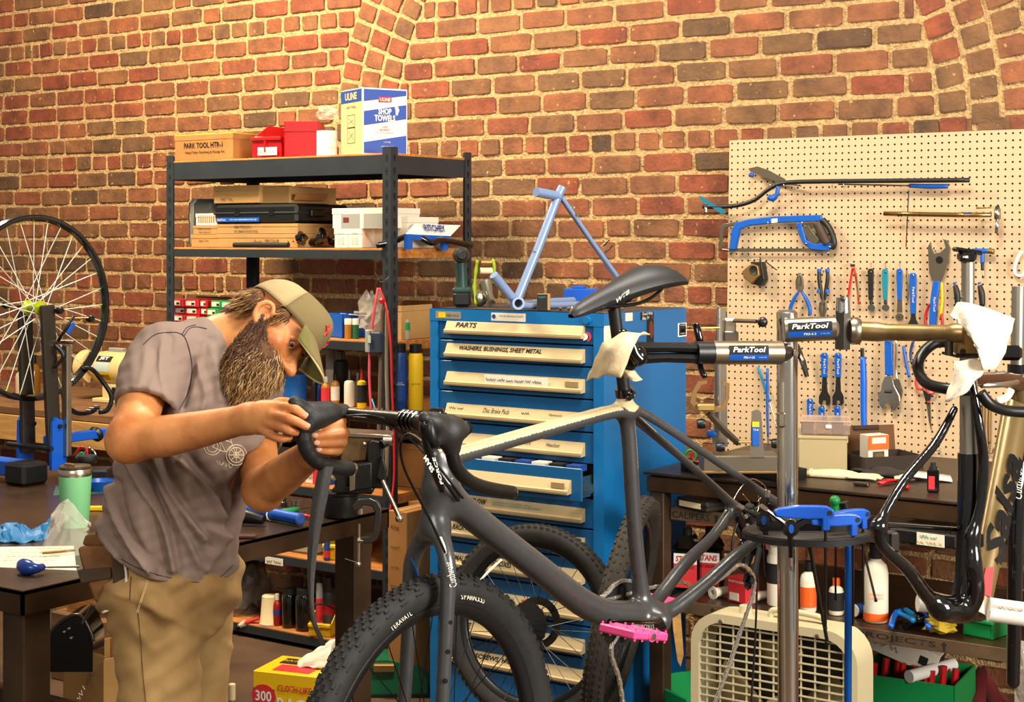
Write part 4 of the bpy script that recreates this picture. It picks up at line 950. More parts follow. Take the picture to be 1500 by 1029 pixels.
def cloth(name, lab, grid, m, th=.0025):
 g = [[V(p) for p in cat([tuple(q) for q in row], 4)] for row in grid]
 gt = list(zip(*g)); g2 = [[V(p) for p in cat([tuple(q) for q in col], 6)] for col in gt]
 rr_ = random.Random(len(lab)); a_, b_ = rr_.uniform(40, 70), rr_.uniform(40, 70); g2 = [[p+V((0, 0, 1))*.003*sin(a_*p.x*2+b_*p.z*2)-FW*.004*sin(p.x*b_*2.3-p.z*a_*2.9) for p in row] for row in g2]
 mb = MB().sheet(g2, th); return single(name, lab, 'rag', mb, m, True)
Zc = 3.31
cloth('rag', 'stained cream rag wrapped round the seat post under the clamp', [
 [pz(900, 492, Zc-.05), pz(925, 486, Zc-.06), pz(952, 487, Zc-.02)],
 [pz(882, 505, Zc-.06), pz(905, 506, Zc-.10), pz(936, 492, Zc-.09)],
 [pz(868, 535, Zc-.03), pz(890, 532, Zc-.09), pz(912, 548, Zc-.1)],
 [pz(858, 558, Zc), pz(882, 552, Zc-.07), pz(906, 550, Zc-.085)]], m_rag)
cloth('rag', 'crumpled grey-cream rag end below the clamp jaw', [
 [pz(902, 540, Zc-.05), pz(920, 541, Zc-.07), pz(930, 541, Zc-.05)],
 [pz(905, 547, Zc-.055), pz(925, 550, Zc-.08), pz(936, 550, Zc-.05)],
 [pz(914, 553, Zc-.06), pz(928, 560, Zc-.075), pz(942, 558, Zc-.04)]], m_rag)
Zc = ZB-.03
m_rag2 = mat('rag_white', 'd9cdb6', .9, var=.1, scale=14, bump=.3, bscale=120)
cloth('rag', 'large white rag draped over the right-hand clamp head', [
 [pz(1392, 462, Zc-.01), pz(1408, 442, Zc-.04), pz(1440, 448, Zc-.01), pz(1487, 468, Zc+.02)],
 [pz(1394, 463, Zc-.03), pz(1420, 468, Zc-.07), pz(1444, 490, Zc-.04), pz(1480, 492, Zc+.01)],
 [pz(1404, 466, Zc-.05), pz(1432, 505, Zc-.085), pz(1455, 520, Zc-.05), pz(1468, 528, Zc-.02)],
 [pz(1425, 480, Zc-.06), pz(1438, 535, Zc-.09), pz(1450, 540, Zc-.06), pz(1455, 542, Zc-.04)]], m_rag2)
cloth('rag', 'lower folded end of the white rag hanging under the clamp', [
 [pz(1398, 528, Zc-.05), pz(1420, 526, Zc-.06), pz(1440, 530, Zc-.05)],
 [pz(1394, 555, Zc-.05), pz(1415, 555, Zc-.08), pz(1438, 548, Zc-.06)],
 [pz(1384, 587, Zc-.05), pz(1398, 587, Zc-.07), pz(1418, 572, Zc-.06)]], m_rag2)
# second bike (gold and black frame in the right clamp)
b2 = thing('bike_frame', 'gold and black bike frame hanging from the right-hand clamp', 'bicycle', pz(1402, 905, 3.05))
m_bk2 = mat('gloss_black', '0a0807', .12, coat=.7)
m_gold2 = mat('frame_gold', '75603a', .32, .4)
m_silv = mat('satin_silver', 'aaa394', .32, .9)
ZS = 3.28
def q(px, py, dz=0.): return pz(px, py, ZS+dz)
MB().tube([q(1418, 470), q(1418, 385)], .0135, 16).build('seat_post', m_silv, b2, smooth=40, w=True)
hd_ = MB(); hd_.box((0, 0, 0), (.036, .03, .022), .006, M=basis(x=RT, y=FW, o=q(1416, 376))); hd_.box((0, 0, 0), (.062, .022, .010), .004, M=basis(x=RT+UP*-.15, y=FW, o=q(1417, 368))); hd_.ell(q(1413, 378, -.012), (.011, .012, .011)); hd_.build('post_clamp', m_blackg, b2, w=True)
MB().tube([q(1419, 665), q(1419, 470)], .0185, 18).build('seat_tube_upper', m_silv, b2, smooth=40, w=True)
MB().tube([q(1418, 664), q(1418, 760), q(1415, 850), q(1410, 885)], [.0215, .022, .023, .026], 18).build('seat_tube', m_bk2, b2, smooth=40, w=True)
P = [scur([q(1398, 600, -.01), q(1370, 650, -.05), q(1328, 700, -.11), q(1300, 745, -.15), q(1288, 772, -.17)], [.008, .010, .010, .010, .012], .012),
     scur([q(1288, 772, -.17), q(1293, 800, -.17), q(1330, 835, -.13), q(1360, 875, -.07), q(1390, 893, -.02)], [.013, .012, .013, .016, .022], .02),
     scur([q(1424, 560, -.02), q(1434, 620, -.03), q(1441, 680, -.03), q(1436, 740, -.03), q(1424, 785, -.03)], [.008, .010, .011, .011, .013], .012),
     scur([q(1424, 785, -.03), q(1426, 830, -.04), q(1428, 870, -.03), q(1415, 892, -.02)], [.013, .019, .020, .024], .02),
     rcone(q(1380, 893, -.06), q(1432, 893, .05), .026, .026, .02)]
organic('rear_triangle', P, .0035, m_bk2, b2)
MB().tube([q(1292, 769, -.17), q(1410, 777, .03)], .0055, 10).build('thru_axle', m_blackg, b2, smooth=40, w=True)
MB().box((0, 0, 0), (.02, .03, .04), .004, M=basis(x=RT, y=FW, o=q(1308, 793, -.15))).build('brake_mount', m_dsteel, b2, w=True)
MB().box((0, 0, 0), (.012, .016, .028), .003, M=basis(x=RT, y=FW, o=q(1436, 792, .02))).build('derailleur_hanger', m_blackg, b2, w=True)
dtA, dtB = q(1432, 895, .02), q(1492, 590, .30)
def dtube(a, b, w0, w1, th, m, nm):
 d = (b-a).normalized(); n_ = -FW; s_ = d.cross(n_).normalized(); mb = MB(); vs = []
 for p, hw in ((a, w0), (b, w1)):
  for k in range(12):
   t = 2*pi*k/12; vs.append(p+s_*hw*cos(t)+n_*th*sin(t))
 mb.add(vs, [(k, (k+1) % 12, 12+(k+1) % 12, 12+k) for k in range(12)]+[tuple(range(12)), tuple(range(12, 24))]); return mb.build(nm, m, b2, smooth=50, w=True)
dtube(dtA, dtB, .026, .036, .028, m_gold2, 'down_tube')
dd = (dtB-dtA).normalized(); side = dd.cross(-FW).normalized()
tM = (dtA+dtB)/2
text('Salsa', m_bk2, b2, dtA+(dtB-dtA)*.49-FW*.0305, dd, -side, wd=.27, h=.05, sh=.35, bold=.03, off=.001)
dk = MB().prism([(-.012, -.03), (.012, -.03), (.006, .04), (-.01, .03)], .001, M=basis(x=side, y=dd, o=dtA+(dtB-dtA)*.14-FW*.029)).build('red_decal', m_redp, b2, w=True)
MB().prism([(-.014, -.03), (.006, -.03), (-.01, .03)], .0012, M=basis(x=side, y=dd, o=dtA+(dtB-dtA)*.06-FW*.029)).build('white_decal', m_wht, b2, w=True)
MB().tube([q(1425, 556, .02), q(1470, 556, .17), q(1497, 562, .3)], [.014, .018, .02], 12).build('top_tube', mat('dark_maroon', '2a0f0c', .2, coat=.5), b2, smooth=40, w=True)
MB().tube([q(1494, 546, .3), q(1503, 642, .31)], .026, 16).build('head_tube', m_gold2, b2, smooth=40, w=True)
P = [scur([q(1503, 642, .31), q(1495, 680, .27), q(1490, 740, .25), q(1487, 850, .245), q(1484, 1000, .24)], [.025, .02, .018, .017, .015], .02), scur([q(1503, 642, .32), q(1520, 690, .37), q(1519, 850, .38), q(1516, 1000, .38)], [.025, .02, .018, .015], .02)]
organic('fork', P, .004, m_bk2, b2)
text('Cutthroat', m_wht, b2, q(1491, 705, .228), UP, -RT, wd=.08, h=.018, sh=.4)
for yy in (765, 800, 838): MB().lathe([(0, .003), (.0045, .003), (.005, 0)], 8, M=zto(-FW, q(1487, yy, .225))).build('fork_bolt', m_blackg, b2, w=True)
MB().tube([q(1492, 420, .3), q(1490, 535, .3)], .015, 16).build('steerer', m_silv, b2, smooth=40, w=True)
MB().box((0, 0, 0), (.05, .03, .034), .008, M=basis(x=RT, y=FW, o=q(1480, 517, .28))).build('stem', m_blackg, b2, w=True)
MB().lathe([(.014, -.01), (.022, -.01), (.022, .01), (.014, .01), (.014, -.01)], 16, M=T(q(1490, 540, .3))).build('headset_cup', m_blackg, b2, smooth=40, w=True)
MB().tube([q(*p) for p in cat([(1396, 502, .1), (1370, 503, .1), (1350, 520, .08), (1345, 542, .05), (1358, 562, .0), (1388, 570, -.05), (1420, 572, -.06)], 6)], .0118, 12).build('handlebar_drop', m_barblk, b2, smooth=True, w=True)
MB().tube([q(*p) for p in cat([(1436, 575, -.08), (1450, 592, -.08), (1475, 602, -.06), (1510, 604, -.04)], 6)], .0118, 12).build('handlebar_drop', m_barblk, b2, smooth=True, w=True)
MB().tube([q(1438, 565, .05), q(1468, 564, .1), q(1490, 560, .2)], .006, 8).build('brake_lever', m_silv, b2, smooth=True, w=True)
MB().tube([q(*p) for p in cat([(1460, 588, -.02), (1474, 583, -.02), (1482, 570, -.02)], 5)], [.008]*10+[.006], 8).build('masking_tape', m_rag2, b2, smooth=True, w=True)
lb = MB().tube([q(1344, 884, .12), q(1372, 886, .12)], .0185, 14).build('axle_sleeve', m_wht, b2, smooth=40, w=True)
fr = MB().tube([q(1448, 893, -.08), q(1512, 902, -.09)], .0245, 16).build('foam_sleeve', m_wht, b2, smooth=40, w=True)
mb = MB(); dirf = (q(1512, 902, -.09)-q(1448, 893, -.08)).normalized()
mb.prism([(-.03, -.008), (.035, -.008), (.035, .008), (-.03, .008)], .001, M=basis(x=dirf, y=UP, o=q(1472, 894, -.105))); mb.build('printed_label', mat('grey_label', 'b9ad98', .6), b2, w=True)
scribble(m_ink, b2, q(1462, 893, -.107), dirf, UP, .05, .008, seed=31, r=.0006)
# the mechanic
from mathutils.bvhtree import BVHTree
man = thing('person', 'bearded person in cap, taupe t-shirt and khaki trousers, wrapping tape on the handlebar', 'person', pz(252, 348+EYE*F/3.43, 3.43))
def mix_mat(key, c1, c2, scale, rough, bump=.15, bscale=160, c3=None, sss=0.):
 m = mat(key, c1, rough, col2=c2, scale=scale, bump=bump, bscale=bscale)
 if sss:
  b_ = m.node_tree.nodes['Principled BSDF']; b_.inputs['Subsurface Weight'].default_value = sss; b_.inputs['Subsurface Radius'].default_value = (.012, .005, .003); b_.inputs['Subsurface Scale'].default_value = .6
 return m
m_skin = mix_mat('skin', 'aa6432', 'cd8a50', 14, .48, .12, 180, sss=.15)
m_shirt = mat('shirt_taupe', '7b675b', .9, var=.12, scale=5, bump=.12, bscale=350)
m_pants = mat('khaki', '7d5d33', .92, col2='b5935c', scale=4.5, bump=.2, bscale=260)
def merged(name, groups, m, parent):
 VS, FS, k = [], [], 0
 for prims, h, it in groups:
  D, LO, hh = sdf(prims, h); vs, fs = snet(D, LO, hh); vs = smooth_pts(vs, fs, it); VS.append(vs); FS.append(fs+k); k += len(vs)
 me = bpy.data.meshes.new(name); me.from_pydata(np.concatenate(VS).tolist(), [], np.concatenate(FS).tolist()); me.update()
 return obj(name, me, m, parent, True, True)
c2w = lambda r, u, t: RT*r+UP*u-FW*t
HE, HG, HU = c2w(.09, .545, .833).normalized(), c2w(.695, -.632, .34), None
HG = (HG-HE*HG.dot(HE)).normalized(); HU = HE.cross(HG)
HC = pz(390, 479, 3.40)
HM = MX((HE, HG, HU)).transposed().to_4x4(); HM.translation = HC; HR = np.array(HM.to_3x3())
def hl(x, y, z): return HM @ V((x, y, z))
def he(c, r, k=.02): return sell(hl(*c), r, HR, k)
def hc(a, b, ra, rb_, k=.015): return rcone(hl(*a), hl(*b), ra, rb_, k)
head = [he((0, .0, .03), (.072, .082, .082)), he((0, .028, -.03), (.061, .068, .092), .03), he((0, .045, -.085), (.047, .05, .038), .03),
  hc((-.036, .078, .024), (.036, .078, .024), .013, .013, .02), hc((-.03, .055, .045), (.03, .055, .045), .026, .026, .02),
  he((.045, .056, -.022), (.022, .024, .02), .02), he((-.045, .056, -.022), (.022, .024, .02), .02),
  hc((0, .086, .014), (0, .116, -.028), .0085, .0115, .014), he((0, .117, -.033), (.0115, .0115, .010), .010), he((.012, .103, -.036), (.0085, .012, .0085), .008), he((-.012, .103, -.036), (.0085, .012, .0085), .008)]
for s_ in (-1, 1):
 e_ = he((s_*.032, .096, .004), (.0175, .013, .0105), .010); head.append(('E',)+e_[1:])
for s_ in (-1, 1):
 head += [hc((s_*.018, .084, .008), (s_*.032, .089, .0125), .0045, .005, .006), hc((s_*.032, .089, .0125), (s_*.047, .080, .006), .005, .0045, .006), hc((s_*.02, .083, -.005), (s_*.044, .08, -.006), .004, .004, .006)]
for s_ in (-1, 1):   # ears: rim, bowl, lobe
 rim = [(s_*.080, .022, .004), (s_*.086, .010, .014), (s_*.089, -.004, .009), (s_*.088, -.009, -.009), (s_*.083, -.002, -.025), (s_*.078, .012, -.034)]
 head.append(scur([hl(*p) for p in rim], [.005, .0052, .0052, .005, .0055, .007], .006)); head.append(he((s_*.076, .007, -.013), (.008, .017, .022), .008))
 e_ = he((s_*.085, .008, -.008), (.007, .009, .012), .006); head.append(('E',)+e_[1:])
n_ = he((.010, .106, -.044), (.0042, .0055, .004), .004); head.append(('E',)+n_[1:])
neck = [scur([pz(318, 508, 3.40), pz(346, 493, 3.41), pz(372, 488, 3.415)], [.062, .057, .058], .03), rcone(pz(318, 505, 3.38), pz(262, 508, 3.33), .05, .035, .04)]
armR = [scur([pz(230, 520, 3.28), pz(207, 588, 3.20), pz(192, 640, 3.135)], [.052, .046, .043], .02), sell(pz(186, 648, 3.13), (.042, .042, .042), k=.02),
  scur([pz(193, 642, 3.13), pz(235, 640, 3.105), pz(285, 631, 3.075), pz(335, 620, 3.04), pz(368, 613, 3.01)], [.041, .0415, .037, .031, .028], .02)]
hz = 2.955
armR += [scur([pz(366, 613, 3.01), pz(385, 611, 2.985), pz(404, 609, 2.97)], [.026, .027, .026], .02), rcone(pz(384, 600, 2.985), pz(412, 599, 2.962), .015, .013, .015), rcone(pz(380, 624, 2.985), pz(398, 630, 2.965), .015, .013, .015)]
def finger(pts, rs): return scur([pz(*p) for p in pts], rs, .006, 4)
armR += [finger([(404, 598, 2.962), (421, 597, 2.945), (433, 600, 2.935), (445, 609, 2.937)], [.0105, .0105, .0092, .0078]),
         finger([(400, 609, 2.95), (419, 613, 2.925), (434, 618, 2.918), (448, 625, 2.925)], [.0105, .0102, .0092, .008]),
         finger([(394, 620, 2.955), (412, 626, 2.93), (424, 631, 2.925), (433, 634, 2.94)], [.0098, .0096, .0088, .0076]),
         finger([(386, 630, 2.965), (401, 640, 2.945), (413, 643, 2.94), (424, 641, 2.95)], [.009, .0086, .0078, .0068]),
         finger([(386, 606, 3.0), (406, 592, 3.005), (425, 591, 2.995), (438, 598, 2.985)], [.0125, .0115, .0098, .0082])]
armL = [scur([pz(372, 560, 3.50), pz(376, 650, 3.44), pz(384, 712, 3.33)], [.05, .044, .041], .02), sell(pz(386, 722, 3.31), (.04, .04, .04), k=.02),
  scur([pz(386, 716, 3.31), pz(410, 700, 3.25), pz(436, 680, 3.17), pz(458, 664, 3.09)], [.04, .041, .035, .028], .02),
  scur([pz(456, 664, 3.09), pz(476, 650, 3.06), pz(492, 640, 3.045)], [.027, .027, .022], .02), rcone(pz(494, 622, 3.04), pz(492, 658, 3.045), .016, .014, .015), rcone(pz(470, 648, 3.07), pz(488, 626, 3.05), .018, .016, .015)]
armL += [finger([(494, 622, 3.035), (499, 621, 3.012), (486, 626, 2.995), (470, 630, 2.99)], [.011, .0102, .0095, .0078]),
         finger([(498, 635, 3.035), (505, 635, 3.005), (485, 637, 2.985), (463, 639, 2.975)], [.0108, .0104, .0097, .008]),
         finger([(496, 648, 3.035), (502, 648, 3.005), (484, 649, 2.987), (466, 650, 2.98)], [.0104, .0098, .0092, .0078]),
         finger([(490, 659, 3.04), (495, 660, 3.01), (482, 661, 2.995), (469, 660, 2.99)], [.0095, .0088, .0082, .0072]),
         finger([(478, 640, 3.06), (484, 622, 3.04), (492, 616, 3.025), (502, 616, 3.02)], [.0125, .011, .0098, .008])]
Fa, Ra = (RT*.75-FW*.66).normalized(), (RT*-.66-FW*.75).normalized()
BR = np.array(MX((Ra, Fa, UP)).transposed())
trunk = [sell(pz(296, 590, 3.385), (.15, .10, .16), BR), sell(pz(262, 720, 3.41), (.14, .10, .16), BR, .05), sell(pz(256, 850, 3.43), (.15, .105, .12), BR, .05),
         rcone(pz(234, 520, 3.29), pz(368, 548, 3.49), .045, .045, .03),
         scur([pz(232, 890, 3.37), pz(238, 1140, 3.33), pz(242, 1430, 3.42)], [.075, .052, .036]), scur([pz(284, 890, 3.53), pz(286, 985, 3.60), pz(280, 1140, 3.62), pz(286, 1420, 3.62)], [.07, .06, .05, .036])]
body = merged('body', [(head+neck, .0026, 2), (armR, .0026, 2), (armL, .0026, 2), (trunk, .009, 2)], m_skin, man)
m_nail = mat('nail', 'd9a184', .35)
for p, d_ in (((447, 608, 2.929), (-.3, 1, -.4)), ((450, 624, 2.917), (-.3, 1, -.4)), ((467, 629, 2.981), (.2, 1, 0)), ((461, 638, 2.966), (.2, 1, 0)), ((464, 649, 2.971), (.2, 1, 0)), ((467, 659, 2.982), (.2, 1, 0))):
 c_ = pz(*p); MB().ell((0, 0, 0), (.0062, .0012, .0048), M=basis(x=RT, y=FW, o=c_)).build('nail', m_nail, man, smooth=True, w=True)
m_eye = mat('eye_white', 'd8cdbd', .2); m_iris = mat('iris', '4a4a38', .2); m_pup = mat('pupil', '050505', .1)
gaze = (HM.to_3x3().inverted() @ (pz(470, 625, 2.97)-hl(.03, .09, 0))).normalized(); gaze.y = max(gaze.y, .7); gaze.normalize()
for s_ in (-1, 1):
 c_ = V((s_*.032, .0805, .0025)); MB(HM).ell(c_, .0118, 14, 10).build('eye', m_eye, man, smooth=True, w=True)
 MB(HM).lathe([(0, .0004), (.0052, .0), (.0056, -.001)], 14, M=zto(gaze, c_+gaze*.0117)).build('iris', m_iris, man, w=True, smooth=True)
 MB(HM).lathe([(0, .0004), (.0024, .0003)], 10, M=zto(gaze, c_+gaze*.0121)).build('pupil', m_pup, man, w=True)
 br = [(s_*.014, .094, .018), (s_*.03, .093, .0235), (s_*.05, .078, .017)]
 MB(HM).tube(cat(br, 4), [.003, .0035, .0038, .004, .004, .0038, .0032, .0025, .0015], 6, flat=.6).build('eyebrow', mat('brow', '3e2412', .9), man, w=True, smooth=True)
MB(HM).tube(cat([(-.020, .090, -.068), (0, .1005, -.0655), (.020, .090, -.068)], 4), [.002]+[.0048]*7+[.002], 8).build('lip', mat('lip', '8e3f32', .45), man, w=True, smooth=True)
MB(HM).tube(cat([(-.017, .090, -.076), (0, .1, -.0755), (.017, .090, -.076)], 4), [.002]+[.0052]*7+[.002], 8).build('lip', MC['lip'], man, w=True, smooth=True)
m_beard = mat('beard_core', '4a2c15', .95, var=.3, scale=40)
ZBd = 3.315
bl_ = [(390, 486, .012, .02), (374, 503, .022, .012), (354, 524, .026, .02), (368, 532, .038, .0), (386, 528, .024, -.012), (358, 552, .024, .0), (380, 546, .027, -.01), (364, 568, .014, .0)]
core = [sell(pz(x_, y_, ZBd+k_), (r_*1.15, r_*1.25, r_*1.1), k=.025) for x_, y_, r_, k_ in bl_]+[rcone(hl(.030, .088, -.052), hl(.004, .104, -.052), .008, .008, .01), rcone(hl(-.030, .088, -.052), hl(-.004, .104, -.052), .008, .008, .01), rcone(hl(.032, .082, -.056), hl(.028, .075, -.09), .012, .016, .01), scur([hl(.074, .012, -.016), hl(.070, .018, -.042), hl(.058, .032, -.075), hl(.035, .055, -.10)], [.009, .013, .018, .022], .02)]
bo = organic('beard', core, .004, m_beard, man, it=2)
def strands(name, src, n, m, dirf, Lr, r, seed, parent, seg=6, curl=.55, filt=None):
 rr = random.Random(seed); A = man.matrix_basis; vs = [A @ v.co for v in src.data.vertices]; ns = [v.normal.copy() for v in src.data.vertices]; mb = MB()
 k = 0
 while k < n:
  i = rr.randrange(len(vs)); p = vs[i].copy(); nn = ns[i]
  if filt and not filt(p): continue
  k += 1; d = (dirf(p)+nn*.75+V((rr.gauss(0, .25), rr.gauss(0, .25), rr.gauss(0, .25)))).normalized(); L = rr.uniform(*Lr)/seg; ph_ = rr.random()*6.28; pts = [p-nn*.004]
  ax1 = d.orthogonal().normalized(); ax2 = d.cross(ax1)
  for j in range(seg):
   d = (d*.8+dirf(p)*.35).normalized(); ph_ += 1.6; p = p+d*L+(ax1*cos(ph_)+ax2*sin(ph_))*L*curl; pts.append(p.copy())
  mb.tube(pts, [r]*seg+[r*.3], 3, caps=False)
 o = mb.build(name, m, parent, True, True, fix=False); o['kind'] = 'stuff'; return o
dwn = lambda p: (V((0, 0, -.9))+RT*-.32-FW*.1)
zb_ = pz(370, 532, 3.34).z
for c_, n, sd_, r_ in (('3a2110', 1700, 1, .0006), ('6e4520', 1600, 2, .0006), ('a57c48', 1500, 3, .00055), ('c8a873', 900, 4, .00055)):
 strands('beard_hair', bo, n, mat('hair_'+c_, c_, .6), dwn, (.014, .044), r_, sd_, man, filt=lambda p, q_=sd_: (p-hl(.012, .10, -.07)).length > .021 and (q_ == 2 or (p.z+random.gauss(0, .022) > zb_ if q_ == 1 else p.z+random.gauss(0, .025) < zb_+.012)))
hcore = [sell(hl(.058, -.040, .0), (.020, .026, .032), HR, .02), sell(pz(371, 452, 3.42), (.018, .026, .016), k=.02), sell(hl(.066, .03, .022), (.012, .02, .022), HR, .01), sell(hl(-.01, -.066, -.005), (.05, .02, .045), HR, .02)]
ho = organic('hair', hcore, .004, mat('hair_core', '5a3818', .9, var=.3, scale=40), man, it=2)
back = lambda p: (RT*-.8+UP*.0-FW*.1+V((0, 0, -.35)))
for c_, n, sd_ in (('4a2c12', 700, 5), ('8a6030', 700, 6), ('b48a4c', 350, 7)): strands('hair_strands', ho, n, mat('hair_'+c_, c_, .55), back, (.010, .028), .0007, sd_, man, curl=.15)
m_capf = mat('cap_khaki', '6a5a35', .9, bump=.1, bscale=400); m_capm = mat('cap_mesh', '9f8a60', .9, bump=.6, bscale=500); m_capu = mat('cap_under', '5e5a26', .9)
def dome(f0, f1, m, name):
 g = []
 for i in range(15):
  a = pi/2*(i/14)*.985; row = []
  for j in range(19):
   t = f0+(f1-f0)*j/18; fr = max(0, sin(t)); e1 = .85-.42*fr
   row.append(hl(.083*cos(a)**.7*cos(t), .002+(.086+.028*fr)*cos(a)**e1*sin(t), .030+(.080+.008*fr)*sin(a)+.012*fr*cos(a)))
  g.append(row)
 MB().sheet(g, -.002).build(name, m, man, smooth=True, w=True)
dome(radians(15), radians(165), m_capf, 'cap_front'); dome(radians(165), radians(375), m_capm, 'cap_mesh_back')
g = []
for j in range(15):
 x_ = (-1+2*j/14); row = []
 for i in range(7):
  s_ = i/6; fy = .113-.030*x_*x_; ext = .070*(1-abs(x_)**2.4*.8)
  row.append(hl(x_*.072*(1-.05*s_), fy+ext*s_, .046-.040*s_*(1-.25*x_*x_)-.008*x_*x_))
 g.append(row)
MB().sheet(g, .0025).build('cap_brim', m_capu, man, smooth=True, w=True)
MB().sheet([[p+HU*.0032 for p in row] for row in g], .001).build('cap_brim_top', m_capf, man, smooth=True, w=True)
MB().tube([row[-1]+HU*.001 for row in g], .0022, 6).build('brim_edge', mat('brim_trim', 'b9a878', .8), man, smooth=True, w=True)
MB().ell(hl(0, -.004, .112), .005).build('cap_button', m_capf, man, smooth=True, w=True)
for a_, pts in (('a', [(.036, .106, .088), (.027, .112, .082), (.017, .117, .078)]), ('b', [(.027, .108, .096), (.024, .115, .070)]), ('c', [(-.004, .119, .080), (-.014, .119, .076), (-.010, .121, .060)])):
 MB(HM).tube([(x_, y_-.006, z_) for x_, y_, z_ in pts], .0022, 5).build('cap_embroidery', m_redp, man, w=True)
tee = [sell(pz(298, 590, 3.385), (.165, .118, .17), BR, .04), sell(pz(268, 700, 3.405), (.165, .118, .17), BR, .06), sell(pz(249, 800, 3.42), (.168, .128, .17), BR, .07),
       rcone(pz(246, 516, 3.305), pz(300, 520, 3.38), .052, .06, .05), rcone(pz(300, 520, 3.38), pz(364, 550, 3.49), .06, .055, .05),
       scur([pz(236, 520, 3.285), pz(222, 545, 3.25), pz(212, 596, 3.19)], [.062, .064, .066], .04), scur([pz(366, 552, 3.495), pz(374, 600, 3.47), pz(377, 658, 3.43)], [.058, .056, .056], .04)]
tee += [('C', np.array(pz(216, 580, 3.21)), np.array(pz(206, 640, 3.16)), .054, .057, .006), ('C', np.array(pz(376, 640, 3.44)), np.array(pz(379, 700, 3.39)), .048, .05, .006),
  ('C', np.array(pz(322, 508, 3.40)), np.array(pz(352, 482, 3.41)), .062, .066, .01)]
def topx(vs):
 x_ = vs[:, 0]*CP+vs[:, 1]*SP; z_ = -vs[:, 0]*SP+vs[:, 1]*CP
 return CX+F*x_/z_, CY-F*(vs[:, 2]-EYE)/z_, z_
rs_ = np.random.RandomState(4)
def folds(vs):
 u, v_, z_ = topx(vs); c = np.array(pz(265, 700, 3.41)); ax_ = np.stack([np.interp(v_, [520, 700, 820], [300, 266, 248])], 1)
 ctr = np.stack([np.array(pz(a, b, 3.41)) for a, b in ((300, 520), (266, 700), (248, 820))]); t = np.interp(v_, [520, 700, 820], [0, 1, 2]); i0 = np.clip(t.astype(int), 0, 1); fr = (t-i0)[:, None]
 cc = ctr[i0]*(1-fr)+ctr[i0+1]*fr; n = vs-cc; n[:, 2] *= .2; n /= np.linalg.norm(n, axis=1)[:, None]+1e-9
 m1 = np.clip((v_-640)/60, 0, 1)*np.clip((870-v_)/40, .4, 1)
 ph_ = (u*.88-v_*.46)/13.5+1.2*np.sin(v_/61.)+.9*np.sin(u/43.)
 d = m1*(.011*np.sin(ph_)*np.sin(ph_*.31+v_/90.)+.004*np.sin(ph_*1.7+u/37.))
 m2 = np.clip((670-v_)/60, 0, 1)*np.clip((v_-500)/40, 0, 1)
 d += m2*.0034*np.sin((u*.95+v_*.22)/13.+1.8*np.sin(v_/45.)+.8*np.sin(u/19.))*np.sin(u/37.+v_/61.)
 d += .0018*np.sin(u/5.+v_/7.)*np.sin(v_/6.-u/11.)
 def ridge(pts, amp, sg):
  P_ = np.array(cat(pts, 6)); best = np.full(len(u), 1e9); sd_ = np.zeros(len(u))
  for (x0, y0), (x1, y1) in zip(P_[:-1], P_[1:]):
   L2 = (x1-x0)**2+(y1-y0)**2; t_ = np.clip(((u-x0)*(x1-x0)+(v_-y0)*(y1-y0))/L2, 0, 1); q_ = np.hypot(u-x0-t_*(x1-x0), v_-y0-t_*(y1-y0)); mm = q_ < best; best = np.where(mm, q_, best); sd_ = np.where(mm, np.sign((u-x0)*(y1-y0)-(v_-y0)*(x1-x0)), sd_)
  return amp*np.exp(-(best/sg)**2)-amp*.75*np.exp(-((best*sd_-sg*2.1)/(sg*1.25))**2)
 for pts, amp in (([(186, 664), (198, 690), (214, 722), (240, 775), (253, 836)], .017), ([(226, 664), (240, 706), (272, 757), (298, 790)], .017), ([(160, 715), (168, 748), (188, 792), (222, 836)], .014), ([(266, 676), (302, 714), (322, 756)], .012), ([(204, 664), (230, 712), (262, 768), (292, 830)], .010), ([(332, 690), (334, 740), (322, 790), (305, 835)], .009), ([(143, 760), (152, 790), (170, 815)], .010), ([(352, 668), (340, 720), (330, 760)], .008)): d += ridge(pts, amp, 5.2)
 d -= .02*np.exp(-(((u-(281-(v_-545)*.30))/6.5)**2))*np.clip((v_-520)/20, 0, 1)*np.clip((612-v_)/15, 0, 1)
 for pts, amp in (([(292, 500), (288, 530), (300, 575), (296, 600)], .006), ([(308, 508), (318, 545), (322, 585)], .005), ([(240, 500), (236, 540), (246, 585)], .006), ([(214, 520), (205, 560)], .004)): d += ridge(pts, amp, 5.)
 d -= .014*np.exp(-(((u-325)/22)**2+((v_-772-(u-325)*.25)/7)**2)); d += .012*np.exp(-(((u-322)/22)**2+((v_-786-(u-325)*.3)/9)**2))
 return vs+n*d[:, None]
hemx, hemy = [100, 150, 175, 200, 240, 295, 322, 345, 420], [786, 797, 826, 842, 853, 862, 852, 832, 815]
sl_ = [(np.array(pz(228, 530, 3.27)), np.array(pz(208, 598, 3.19)), .105), (np.array(pz(371, 590, 3.48)), np.array(pz(378, 656, 3.43)), .058)]
def tclip(X_, Y_, Z_):
 Q_ = np.stack([X_, Y_, Z_], -1); sh_ = Q_.shape; Q_ = Q_.reshape(-1, 3); u, v_, z_ = topx(Q_)
 d = (v_-np.interp(u, hemx, hemy))/676.
 for A_, B_, R_ in sl_:
  ax1 = (B_-A_)/np.linalg.norm(B_-A_); t = (Q_-B_) @ ax1; rad = np.linalg.norm((Q_-B_)-t[:, None]*ax1, axis=1)
  inside = (rad < R_) & (t > -.02) & (t < .1) & ((t < .05) | (u > 340) | (u < 240)); d = np.where(inside, np.maximum(d, t), d)
 return d.reshape(sh_[:3])
shirt = organic('t_shirt', tee, .0045, m_shirt, man, it=2, disp=folds, clip=tclip)
